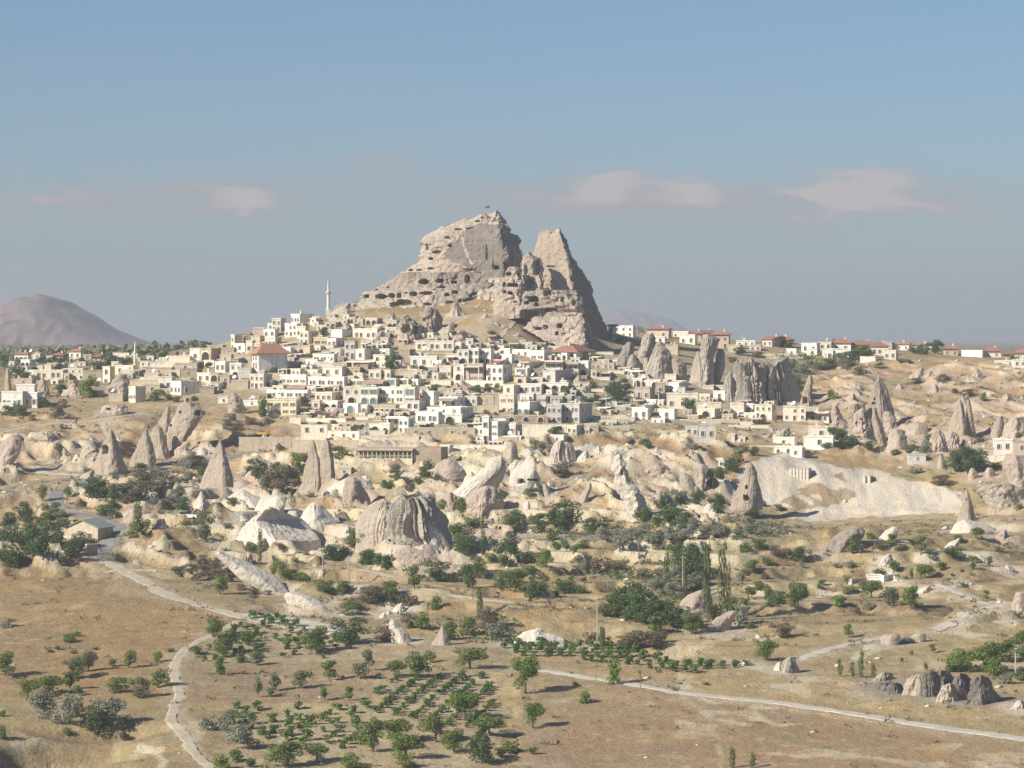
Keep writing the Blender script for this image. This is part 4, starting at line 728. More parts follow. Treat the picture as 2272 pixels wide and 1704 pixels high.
rock(5, [(590, 2140, 2170, 2212), (640, 2110, 2170, 2240), (700, 2100, 2170, 2260)], 'pale pink bluff at the far right edge', 'pink', 'tuff_mound', 'rock', fd=.5, gd=.7, rnd=.4, amp=.7)
# big white flank: lone cone standing against it and the carved bits
rock(8, [(75, 526, 534, 542), (95, 512, 538, 556), (140, 490, 545, 575), (200, 465, 550, 585), (260, 440, 545, 600), (320, 420, 535, 615), (360, 412, 530, 610), (395, 405, 480, 500)],
     'pointed grey cone with cut doorways at the left of the white flank', 'cone', 'rock_cone', 'rock cone', seg=130, nh=110, fd=.45, gd=.8, rnd=.4, amp=.4, flute=.25, pat=lambda px, py, X, Y, ZZ: np.clip(.15 + .8 * (px > 1660 - (py - 1030) * .03), 0, 1) * .6,  # right half toned darker from the crest: painted shade
     caves=[(510, 222, 10, 15, 2), (512, 290, 14, 20, 2.5), (495, 285, 6, 18, 2)])
rock(8, [(244, 1856, 1862, 1868), (280, 1842, 1866, 1880), (340, 1830, 1868, 1895), (400, 1812, 1870, 1915), (440, 1795, 1870, 1932)], 'sharp grey cone standing alone on a white base', 'cone', 'rock_cone', 'rock cone', fd=.5, gd=.9, rnd=.4, amp=.3, flute=.15, caves=[(1858, 300, 3, 8, 1)])
rock(8, [(425, 1830, 1850, 1880), (440, 1800, 1860, 1960), (465, 1775, 1880, 2010), (500, 1760, 1900, 2040)], 'white spreading tuff apron under the sharp cone', 'white', 'tuff_mound', 'rock', seg=90, nh=36, fd=.4, gd=.7, rnd=.5, amp=.4)
rock(8, [(328, 270, 285, 300), (345, 250, 285, 320), (370, 248, 285, 322)], 'rounded white boulder among the dark green bushes', 'white', 'rock_outcrop', 'rock', fd=.5, gd=.8, rnd=.6, amp=.2)
rock(8, [(468, 1400, 1420, 1442), (490, 1360, 1410, 1445), (530, 1325, 1390, 1430), (560, 1318, 1370, 1400)], 'smooth white tuff slab behind a round green tree', 'white', 'rock_outcrop', 'rock', fd=.5, gd=.7, rnd=.5, amp=.2)
rock(8, [(22, 1540, 1550, 1560), (50, 1530, 1550, 1570), (82, 1528, 1550, 1572)], 'small pale cone left of the big dark tree', 'cream', 'rock_cone', 'rock cone', fd=.5, gd=.8, amp=.3)
rock(8, [(28, 1690, 1702, 1712), (60, 1684, 1705, 1728), (110, 1680, 1705, 1730)], 'second small pale cone touching the big dark tree', 'cream', 'rock_cone', 'rock cone', fd=.5, gd=.8, amp=.3)
rock(8, [(108, 1885, 1896, 1908), (130, 1876, 1900, 1925), (180, 1870, 1900, 1940)], 'pinkish pointed boulder below the big dark tree', 'pink', 'rock_outcrop', 'rock', fd=.5, gd=.8, amp=.4)
rock(8, [(105, 1985, 2000, 2018), (130, 1972, 2000, 2035), (165, 1978, 2000, 2038)], 'pinkish round boulder right of the big dark tree', 'pink', 'rock_outcrop', 'rock', fd=.5, gd=.8, rnd=.5, amp=.3)
rock(8, [(30, 2100, 2160, 2212), (80, 2080, 2170, 2240), (140, 2100, 2180, 2260), (230, 2140, 2200, 2300)], 'big smooth pink tuff shoulder at the right edge', 'pink', 'tuff_mound', 'rock', seg=90, nh=50, fd=.5, gd=.7, rnd=.4, amp=.5)
rock(8, [(210, 1980, 2060, 2140), (240, 1930, 2060, 2212), (300, 1960, 2080, 2240), (350, 2000, 2100, 2240)], 'rugged grey pink ledge above the pale track', 'cream', 'rock_outcrop', 'rock', seg=100, nh=40, fd=.3, gd=.6, amp=.9, blocky=.5)
rock(8, [(470, 1160, 1190, 1220), (500, 1090, 1180, 1230), (560, 1020, 1120, 1200), (620, 960, 1080, 1140), (650, 900, 1040, 1110)], 'dark scrubby gully bank in the middle of the right fields', 'cone', 'rock_outcrop', 'rock', seg=90, nh=50, fd=.2, gd=.5, amp=.8, pat=.7, blocky=.3)
rock(8, [(1268, 765, 778, 790), (1285, 735, 775, 805), (1320, 725, 775, 822), (1368, 720, 770, 838)], 'small dark humped rock at the edge of the stubble, right', 'grey', 'rock_outcrop', 'rock', fd=.5, gd=.9, rnd=.4, amp=.3, flute=.3)
rock(8, [(1300, 700, 712, 725), (1320, 682, 710, 735), (1352, 672, 708, 738)], 'small white rock beside the dark humped rock', 'white', 'rock_outcrop', 'rock', fd=.5, gd=.8, rnd=.4, amp=.3)
rock(8, [(1285, 500, 515, 530), (1300, 485, 515, 545), (1318, 480, 515, 550)], 'low white stone at the end of the vine row', 'white', 'rock_outcrop', 'rock', fd=.5, gd=.8, rnd=.4, amp=.2)
rock(8, [(1130, 1345, 1400, 1450), (1150, 1330, 1400, 1460), (1195, 1340, 1400, 1440)], 'rounded pale rock hump, left of two on the right slope', 'cream', 'rock_outcrop', 'rock', fd=.4, gd=.6, rnd=.5, amp=.3)
rock(8, [(1125, 1540, 1580, 1605), (1145, 1520, 1570, 1615), (1175, 1530, 1570, 1600)], 'rounded pale rock hump, right of two on the right slope', 'cream', 'rock_outcrop', 'rock', fd=.4, gd=.6, rnd=.5, amp=.3)
rock(8, [(870, 2160, 2200, 2240), (930, 2145, 2190, 2260), (1000, 2130, 2190, 2260)], 'pink rock shoulder at the right edge above the white gully', 'pink', 'rock_outcrop', 'rock', fd=.5, gd=.7, amp=.5)
# dark domes, right foreground
for i, (yt, xl, xc, xr, yb, lab, mm) in enumerate(((365, 1720, 1775, 1795, 462, 'leftmost pale flank of the dark rock domes', 'cream'), (348, 1790, 1815, 1840, 470, 'tall middle hump of the dark rock domes', 'grey'),
        (350, 1835, 1862, 1892, 420, 'rounded hump behind the tall middle dome', 'grey'), (358, 1918, 1945, 1990, 480, 'pale tipped hump right of the middle domes', 'grey'),
        (405, 1865, 1900, 1950, 488, 'low pale hump in front of the dark rock domes', 'cream'), (365, 1992, 2030, 2065, 500, 'big pointed dark dome at the right end of the group', 'grey'),
        (402, 1650, 1672, 1690, 455, 'small dark rock left of the domes', 'grey'), (405, 1590, 1625, 1660, 440, 'low dark rock ledge left of the domes', 'grey'), (478, 2188, 2195, 2203, 515, 'small white rock stub near the right edge', 'white'),
        (360, 1605, 1625, 1642, 400, 'small brown rounded rock behind the dark ledge', 'cone'))):
    h = yb - yt; xl -= 14; xr += 18; yt += h * .06; h = yb - yt
    rock(11, [(yt, xc - 9, xc, xc + 9), (yt + h * .06, xl + (xc - xl) * .5, xc, xr - (xr - xc) * .5), (yt + h * .2, xl + (xc - xl) * .25, xc, xr - (xr - xc) * .2), (yt + h * .5, xl + (xc - xl) * .08, xc + 4, xr + (xr - xc) * .1), (yb, xl - 10, xc + 6, xr + (xr - xc) * (.9 if i == 5 else .45))],
         lab, 'dark' if mm == 'grey' else mm, 'rock_dome', 'rock', seg=90, nh=60, fd=.4, gd=1.4, rnd=.5, amp=.8, flute=.45, ffreq=6, pat=.4 if mm == 'grey' else .3)
rock(4, [(548, 1570, 1600, 1640), (560, 1558, 1600, 1655), (620, 1555, 1600, 1660)], 'rounded tan rock in the town above the parked cars', 'pink', 'rock_outcrop', 'rock', fd=.4, gd=.7, rnd=.5, amp=.4)
for y, xl, xc, xr, yb, lab in ((740, 1855, 1890, 1990, 960, 'shaded rock bluff under the balustrade terrace'), (840, 2010, 2040, 2080, 1090, 'pale rock pillar right of the balustrade terrace')):
    rock(4, [(y + 110, xl, xc, xr), (y + 130, xl - 8, xc, xr + 8), (yb - 20, xl - 10, xc, xr + 10), (yb + 40, xl + 20, xc, xr + 20)], lab, 'cream', 'rock_cliff', 'rock', seg=100, nh=60, fd=.4, gd=.7, rnd=.2, amp=.6, flute=.5, ffreq=12, D=985,
         caves=[(xc - 4, 890, 5, 6, 1), (xc + 30, 930, 6, 6, 1)])
for y, xl, xc, xr, yb, lab in ((590, 45, 75, 115, 720, 'first from the left'), (595, 170, 185, 215, 715, 'second from the left'), (600, 230, 255, 290, 710, 'third from the left'), (605, 300, 320, 350, 715, 'fourth from the left'), (640, 370, 390, 410, 725, 'rightmost')):
    rock(5, [(y, xl + 5, xc, xr - 4), (y + 20, xl, xc, xr), (yb - 30, xl - 2, xc, xr + 2), (yb, xl - 8, xc, xr + 8)], lab + ' of the cave-cut cliff pillars under the lower right houses', 'cream', 'cliff_pillar', 'rock', group='cliff pillars under the houses', seg=90, nh=60, fd=.4, gd=.9, rnd=.2, amp=.7, flute=.5, D=990,
         caves=[(xc - 6, y + 30, 5, 6, 1.5), (xc - 10, y + 60, 5, 8, 1.5), (xc + 8, y + 50, 4, 6, 1)])
ro = random.Random(12); EXTRA = []
for zone, n_, mm_ in (([(860, 990), (1560, 990), (1620, 1100), (1400, 1140), (1000, 1130), (880, 1090)], 26, 'wwcp'), ([(0, 940), (560, 960), (620, 1090), (300, 1120), (0, 1120)], 16, 'pcc'), ([(480, 1090), (980, 1140), (980, 1260), (560, 1240)], 12, 'wwc'),
                      ([(1700, 830), (2260, 830), (2260, 970), (1980, 960), (1850, 900)], 26, 'ppc'), ([(1950, 1240), (2260, 1180), (2260, 1400), (2080, 1420)], 9, 'wwp'), ([(1640, 955), (1800, 950), (1800, 990), (1600, 1000)], 5, 'c'), ([(560, 1290), (900, 1300), (880, 1400), (760, 1390)], 6, 'w'), ([(730, 698), (900, 690), (1180, 695), (1200, 750), (780, 765)], 16, 'ccp'), ([(500, 770), (700, 720), (1300, 790), (1600, 900), (700, 950)], 14, 'cpp')):
    A_ = np.array(zone); k_ = 0
    while k_ < n_:
        x = ro.uniform(A_[:, 0].min(), A_[:, 0].max()); y = ro.uniform(A_[:, 1].min(), A_[:, 1].max())
        if not inpoly(np.array([x]), np.array([y]), zone)[0]: continue
        w_ = ro.uniform(14, 46); h_ = w_ * ro.uniform(.28, .75); sl = ro.uniform(-.5, .35) * w_; m1 = ro.choice(mm_); k_ += 1
        o_ = rock(0, [(y - h_, x - w_ * .08 + sl, x + sl, x + w_ * .1 + sl), (y - h_ * .7, x - w_ * .26 + sl * .6, x + sl * .7, x + w_ * .22 + sl * .6), (y - h_ * .3, x - w_ * .45, x + sl * .3, x + w_ * .38), (y, x - w_ * .6, x, x + w_ * .5)], 'rock',
             {'w': 'white', 'c': 'cream', 'p': 'pink'}[m1], 'rock_outcrop', 'rock', seg=56, nh=30, fd=.4, gd=.8, rnd=.3, amp=w_ * .025, freq=.3, blocky=w_ * .006, flute=w_ * .01, ffreq=7)
        EXTRA.append((o_, {'w': 'white', 'c': 'pale', 'p': 'pinkish'}[m1] + ' ' + ('pointed' if h_ > w_ * .5 else 'low') + ' eroded rock', 'rock', x, y))
# tuff grit washed out round every rock foot
RC = {'dark_tuff': (.30, .26, .20), 'castle_tuff': (.46, .39, .30), 'spire_tuff': (.5, .4, .3), 'cream_tuff': (.42, .36, .28), 'cone_tuff': (.38, .32, .24), 'white_tuff': (.56, .51, .42), 'grey_tuff': (.36, .32, .26), 'pink_tuff': (.48, .40, .32)}
for o in ROCKS:
    if o.parent is not None and o.parent.name.startswith('castle'): continue
    co = np.array([v_.co[:] for v_ in o.data.vertices]) ; loc = np.array(o.location) + (np.array(o.parent.location) if o.parent else 0); co = co + loc
    lo = co[co[:, 2] < co[:, 2].min() + 5]; x0_, x1_, y0_, y1_ = lo[:, 0].min(), lo[:, 0].max(), lo[:, 1].min(), lo[:, 1].max()
    cx_, cy_ = (x0_ + x1_) / 2, (y0_ + y1_) / 2; rx_, ry_ = (x1_ - x0_) / 2 + (5 if 'tuff_m' in o.name else 2.5), (y1_ - y0_) / 2 + (7 if 'tuff_m' in o.name else 4)
    jx = (xs > cx_ - rx_ * 1.6) & (xs < cx_ + rx_ * 1.6); jy = (ys > cy_ - ry_ * 1.6) & (ys < cy_ + ry_ * 1.6)
    ii = np.ix_(jy, jx); e_ = np.sqrt(((GX[ii] - cx_) / rx_) ** 2 + ((GY[ii] - cy_) / ry_) ** 2) + .35 * fb2(GX[ii] / 3, GY[ii] / 4, 3, 91)
    m_ = (.75 * (1 - sstep(.7, 1.25, e_)))[..., None]; col[ii] = col[ii] * (1 - m_) + np.array(RC[o.data.materials[0].name]) * m_
at_ = GROUND.data.attributes['ground_color']
at_.data.foreach_set('color', np.concatenate([col.reshape(-1, 3), np.ones((nx * ny, 1))], 1).astype(np.float32).ravel())
# ------------------------------------------------------------------ roads and tracks, laid on the ground
def ribbon(name, c, s, width, m, lift=.07, wend=None, jit=.6):
    pts_ = [at(*cv(c, *q)) for q in zip(*[iter([float(v) for v in s.replace(',', ' ').split()])] * 2)]
    p = np.array(pts_)[:, :2]; seg = np.hypot(*np.diff(p, axis=0).T); cum = np.concatenate([[0], np.cumsum(seg)])
    t = np.arange(0, cum[-1], .7); X = np.interp(t, cum, p[:, 0]); Y = np.interp(t, cum, p[:, 1])
    k = np.ones(9) / 9; Xs = np.convolve(np.pad(X, 4, 'edge'), k, 'valid'); Ys = np.convolve(np.pad(Y, 4, 'edge'), k, 'valid')
    dx = np.gradient(Xs); dy = np.gradient(Ys); l = np.hypot(dx, dy) + 1e-9; nx_, ny_ = -dy / l, dx / l
    W = np.interp(t, [0, cum[-1]], [width, wend or width]); cs = np.linspace(-.5, .5, 9)
    wl = W[:, None] * cs[None] + (jit * n2(t[:, None] * .6, cs[None] * 0 + np.sign(cs)[None] * 5, 3)) * (np.abs(cs) > .45)[None]
    VX = Xs[:, None] + nx_[:, None] * wl; VY = Ys[:, None] + ny_[:, None] * wl
    VZ = hz(VX, VY); mid = VZ.mean(1)[:, None]; edge = (np.abs(cs) > .45)[None]
    VZ = np.maximum(VZ, VZ * .5 + mid * .5) + lift * (1 - edge) - .05 * edge
    q2 = np.arange(VX.size).reshape(VX.shape); Qd = np.stack([q2[:-1, :-1], q2[1:, :-1], q2[1:, 1:], q2[:-1, 1:]], -1).reshape(-1, 4)
    v = np.stack([VX, VY, VZ], -1).reshape(-1, 3)
    nrm_ = np.cross(v[Qd[0, 1]] - v[Qd[0, 0]], v[Qd[0, 3]] - v[Qd[0, 0]])
    if nrm_[2] < 0: Qd = Qd[:, ::-1]
    me = mesh_np(name, v, Qd); smooth(me); return link(name, me, m, kind='structure')
def trackmat(name, a, b2):
    m, t, b = mat(name); v = coords(t)
    c = mixrgb(t, noise(t, v, .35, 5, .65, .35, .65), a, b2); c = mixrgb(t, 1.0, c, mixrgb(t, noise(t, v, 2.5, 4, .7, .3, .7), (.85, .85, .85), (1.12, 1.12, 1.12)), 'MULTIPLY')
    t.links.new(c, b.inputs['Base Color']); bump(t, b, noise(t, v, 2, 4, .7, .2, .8), .1); return m
ASPH = trackmat('worn_asphalt', (.235, .225, .215), (.30, .285, .265)); DUST = trackmat('pale_dirt', (.54, .48, .37), (.43, .365, .26)); PALE = trackmat('white_dust', (.58, .54, .46), (.50, .44, .35))
TM = {'ASPH': ASPH, 'DUST': DUST, 'PALE': PALE, 'BROWN': trackmat('brown_dirt', (.36, .28, .19), (.31, .24, .16))}
for nm_, c_, s_, w_, m_, we_ in ROADS: ribbon(nm_, c_, s_, w_, TM[m_], wend=we_)
# ------------------------------------------------------------------ far hills and the air
def hill(name, prof, D, depth, cmat, seed, am):
    px0, px1 = prof[0][0], prof[-1][0]; n = 220; m_ = 90
    sx = np.linspace(px0, px1, n); top = np.interp(sx, [p[0] for p in prof], [p[1] for p in prof])
    top = np.convolve(np.pad(top, 5, 'edge'), np.ones(11) / 11, 'valid')
    XX = (sx - CX) / F * D; H = (HY - top) / F * D + 9
    u = np.linspace(-1, 1, m_)
    Xg, U = np.meshgrid(XX, u); Hg = np.repeat(H[None], m_, 0)
    Yg = D + U * depth
    Zg = -11 + Hg * np.clip(np.cos(U * math.pi / 2), 0, 1) ** 1.1 * 1.0
    Zg += np.clip(Hg / (H.max()), 0, 1) * am * (fb2(Xg / 90, Yg / 110, 5, seed) + .8 * (1 - 2 * np.abs(fb2(Xg / 45, Yg / 200, 3, seed + 5)))) * (np.abs(U) > .03)
    q2 = np.arange(n * m_).reshape(m_, n); Qd = np.stack([q2[:-1, :-1], q2[:-1, 1:], q2[1:, 1:], q2[1:, :-1]], -1).reshape(-1, 4)
    me = mesh_np(name, np.stack([Xg, Yg, Zg], -1), Qd); smooth(me); link(name, me, cmat, kind='structure')
hm, t, b = mat('hill_scrub'); v = coords(t)
c = mixrgb(t, noise(t, v, .006, 4, .6, .4, .6), (.27, .19, .165), (.22, .16, .14)); c = mixrgb(t, noise(t, v, .022, 5, .75, .57, .65), c, (.09, .09, .07)); t.links.new(c, b.inputs['Base Color'])
hill('hill', [(-330, 790), (-200, 750), (-80, 712), (0, 688), (60, 662), (95, 656), (130, 657), (160, 676), (200, 697), (240, 722), (280, 743), (320, 760), (350, 772), (385, 783)], 5200, 420, hm, 3, 7)
hill('hill', [(1240, 790), (1300, 740), (1340, 702), (1370, 693), (1410, 694), (1450, 702), (1490, 712), (1520, 735), (1580, 765), (1700, 790)], 11500, 900, hm, 5, 12)
def haze():
    x0, x1, y0, y1, z0, z1 = -9400, 9400, -420, 16500, -92, 118
    v = [(x, y, z) for z in (z0, z1) for y in (y0, y1) for x in (x0, x1)]
    q_ = [(0, 2, 3, 1), (4, 5, 7, 6), (0, 1, 5, 4), (2, 6, 7, 3), (0, 4, 6, 2), (1, 3, 7, 5)]
    me = mesh_np('haze', v, q_)
    m = bpy.data.materials.new('pale_air'); m.use_nodes = True; t = m.node_tree; t.nodes.clear()
    o = t.nodes.new('ShaderNodeOutputMaterial'); p = t.nodes.new('ShaderNodeVolumePrincipled')
    p.inputs['Color'].default_value = (.68, .755, .86, 1); p.inputs['Density'].default_value = HAZE; p.inputs['Anisotropy'].default_value = 0.25
    t.links.new(p.outputs[0], o.inputs['Volume']); link('haze', me, m, kind='stuff')
HAZE = 0.00015
haze()
# ------------------------------------------------------------------ buildings
def plain(name, c, var=.13, rough=.9, sc=1.2, stain=.18):
    m, t, b = mat(name); v = coords(t); oi = t.nodes.new('ShaderNodeObjectInfo')
    a = mixrgb(t, oi.outputs['Random'], tuple(q * (1 - var) for q in c), tuple(min(.85, q * (1 + var)) for q in c))
    a = mixrgb(t, 1.0, a, mixrgb(t, noise(t, v, sc, 4, .6, .3, .7), (1 - stain,) * 3, (1 + stain * .6,) * 3), 'MULTIPLY')
    if stain == .18:
        vz = coords(t, scale=(1, 1, .12)); a = mixrgb(t, noise(t, vz, 1.1, 5, .7, .5, .8), a, mixrgb(t, 1.0, a, (.70, .66, .60), 'MULTIPLY'))
        a = mixrgb(t, noise(t, v, .35, 3, .6, .5, .75), a, mixrgb(t, 1.0, a, (.86, .80, .70), 'MULTIPLY'))
    t.links.new(a, b.inputs['Base Color']); b.inputs['Roughness'].default_value = rough; return m
HM = {'w': plain('whitewash', (.80, .765, .69)), 'c': plain('cream_stone', (.70, .64, .52)), 't': plain('tan_stone', (.50, .425, .32)), 'g': plain('grey_render', (.54, .52, .48)),
      'y': plain('yellow_render', (.70, .62, .42)), 'p': plain('pink_render', (.50, .41, .345)), 'b': plain('brown_stone', (.34, .275, .21))}
ROOFF = plain('dusty_flat_roof', (.44, .38, .31)); TILE = plain('red_roof_tiles', (.36, .19, .14), .12, .8, 3.0); TRIM = plain('pale_trim', (.68, .63, .54)); REDT = plain('red_awning_cloth', (.50, .14, .09))
TANA = plain('tan_awning_cloth', (.44, .33, .27)); DARK = plain('dark_interior', (.05, .045, .04), .2); WOOD = plain('brown_wood', (.16, .09, .06)); METAL = plain('grey_metal', (.45, .46, .47), .1, .4)
GREENT = plain('green_tarp', (.12, .50, .33)); WMET = plain('white_metal', (.75, .75, .73), .03, .4)
gl, t_, b_ = mat('window_glass'); b_.inputs['Base Color'].default_value = (.045, .05, .06, 1); b_.inputs['Roughness'].default_value = .25; b_.inputs['Specular IOR Level'].default_value = .5; GLASS = gl
gl, t_, b_ = mat('blue_glass'); b_.inputs['Base Color'].default_value = (.13, .185, .20, 1); b_.inputs['Roughness'].default_value = .2; b_.inputs['Specular IOR Level'].default_value = .5; BGLASS = gl
class MB:
    def __init__(s): s.v = []; s.f = []; s.m = []
    def box(s, x0, x1, y0, y1, z0, z1, mi=0, bot=True):
        n = len(s.v); s.v += [(x, y, z) for z in (z0, z1) for y in (y0, y1) for x in (x0, x1)]
        s.f += [(n + 4, n + 5, n + 7, n + 6), (n, n + 1, n + 5, n + 4), (n + 2, n + 6, n + 7, n + 3), (n, n + 4, n + 6, n + 2), (n + 1, n + 3, n + 7, n + 5)]
        s.m += [mi] * 5
        if bot: s.f.append((n, n + 2, n + 3, n + 1)); s.m.append(mi)
    def prism(s, pts_, y0, y1, mi=0):       # outline in x,z pulled along y
        n = len(s.v); k = len(pts_); s.v += [(x, y0, z) for x, z in pts_] + [(x, y1, z) for x, z in pts_]
        s.f.append(tuple(range(n, n + k))); s.f.append(tuple(range(n + 2 * k - 1, n + k - 1, -1)))
        for i in range(k): j = (i + 1) % k; s.f.append((n + i, n + k + i, n + k + j, n + j))
        s.m += [mi] * (k + 2)
    def tube(s, p0, p1, r0, r1, k=8, mi=0, cap=True):
        p0 = Vector(p0); p1 = Vector(p1); d = (p1 - p0).normalized(); a = d.orthogonal().normalized(); b = d.cross(a); n = len(s.v)
        for p, r in ((p0, r0), (p1, r1)):
            for i in range(k): q_ = p + (a * math.cos(6.2832 * i / k) + b * math.sin(6.2832 * i / k)) * r; s.v.append(tuple(q_))
        for i in range(k): j = (i + 1) % k; s.f.append((n + i, n + j, n + k + j, n + k + i)); s.m.append(mi)
        if cap: s.f.append(tuple(range(n + k, n + 2 * k))); s.m.append(mi); s.f.append(tuple(range(n + k - 1, n - 1, -1))); s.m.append(mi)
    def mesh(s, name, mats):
        me = bpy.data.meshes.new(name); me.from_pydata(s.v, [], s.f)
        for m in mats: me.materials.append(m)
        me.polygons.foreach_set('material_index', s.m); me.update(); return me
def win_mesh(kind):
    b = MB()
    if kind == 'win':
        b.box(-.45, .45, -.02, .06, 0, 1.3, 1)
        for a in ((-.6, -.45, 0, 1.3), (.45, .6, 0, 1.3), (-.6, .6, 1.3, 1.46), (-.68, .68, -.14, 0)): b.box(a[0], a[1], -.16, .04, a[2], a[3], 0)
        b.box(-.03, .03, -.05, -.021, 0, 1.3, 0); return b.mesh('window', [TRIM, GLASS])
    if kind == 'door':
        b.box(-.5, .5, -.03, .06, 0, 2.1, 1); b.box(-.65, -.5, -.15, .04, 0, 2.1, 0); b.box(.5, .65, -.15, .04, 0, 2.1, 0); b.box(-.65, .65, -.15, .04, 2.1, 2.28, 0); return b.mesh('door', [TRIM, WOOD])
    if kind == 'glass':
        b.box(-1.5, 1.5, -.02, .06, 0, 1.9, 1)
        for a in ((-1.65, -1.5, 0, 1.9), (1.5, 1.65, 0, 1.9), (-1.65, 1.65, 1.9, 2.05), (-1.65, 1.65, -.14, 0)): b.box(a[0], a[1], -.16, .04, a[2], a[3], 0)
        b.box(-.04, .04, -.06, -.021, 0, 1.9, 0); return b.mesh('window', [TRIM, BGLASS])
    if kind in ('arch', 'archdoor'):
        r = 1.0; n = 10
        inn = [(-r, 0), (-r, 1.0)] + [(-r * math.cos(math.pi * i / n), 1.0 + r * math.sin(math.pi * i / n)) for i in range(1, n)] + [(r, 1.0), (r, 0)]
        b.prism(inn, -.02, .1, 1)
        out = [(x * 1.22, 0 if z == 0 else z * 1.0 + (.22 if z > 1.0 else 0)) for x, z in inn]
        N0 = len(b.v); b.v += [(x, -.2, z) for x, z in inn] + [(x, -.2, z) for x, z in out] + [(x, .05, z) for x, z in inn] + [(x, .05, z) for x, z in out]; k = len(inn)
        for i in range(k - 1):
            b.f += [(N0 + i, N0 + i + 1, N0 + k + i + 1, N0 + k + i), (N0 + i, N0 + 2 * k + i, N0 + 2 * k + i + 1, N0 + i + 1), (N0 + k + i, N0 + k + i + 1, N0 + 3 * k + i + 1, N0 + 3 * k + i)]; b.m += [0, 0, 0]
        return b.mesh('arch', [TRIM, DARK if kind == 'arch' else BGLASS])
WIN = {k: win_mesh(k) for k in ('win', 'door', 'glass', 'arch', 'archdoor')}
def sub(name, me, parent, loc=(0, 0, 0), rz=0, sc=(1, 1, 1)):
    o = bpy.data.objects.new(name, me); C.objects.link(o); o.parent = parent; o.location = loc; o.rotation_euler = (0, 0, rz); o.scale = sc; return o
_b = MB(); _b.tube((0, 0, 0), (0, 0, .5), .05, .05, 6); _b.tube((-.5, 0, .62), (.5, 0, .62), .22, .22, 8); TANK = _b.mesh('water_tank', [WMET])
_b = MB(); _b.tube((0, 0, 0), (0, 0, .6), .04, .04, 5); _b.tube((0, 0, .75), (-.06, -.15, .85), .05, .5, 10); DISH = _b.mesh('satellite_dish', [WMET])
_b = MB(); _b.box(-.3, .3, -.3, .3, 0, 1.0); _b.box(-.38, .38, -.38, .38, 1.0, 1.12); CHIM = _b.mesh('chimney', [HM['c']])
THINGS = []      # (object, description, category, px, py)
def reg(o, desc, cat, px, py): THINGS.append((o, desc, cat, px, py)); return o
NUMW = {1: 'one', 2: 'two', 3: 'three', 4: 'four', 5: 'five', 6: 'six', 7: 'seven', 8: 'eight', 9: 'nine', 10: 'ten', 12: 'twelve'}
TN = {'w': 'white', 'c': 'cream', 't': 'tan', 'g': 'grey', 'y': 'pale yellow', 'p': 'pinkish', 'b': 'brown'}
rh = random.Random(11)
RECTS = []
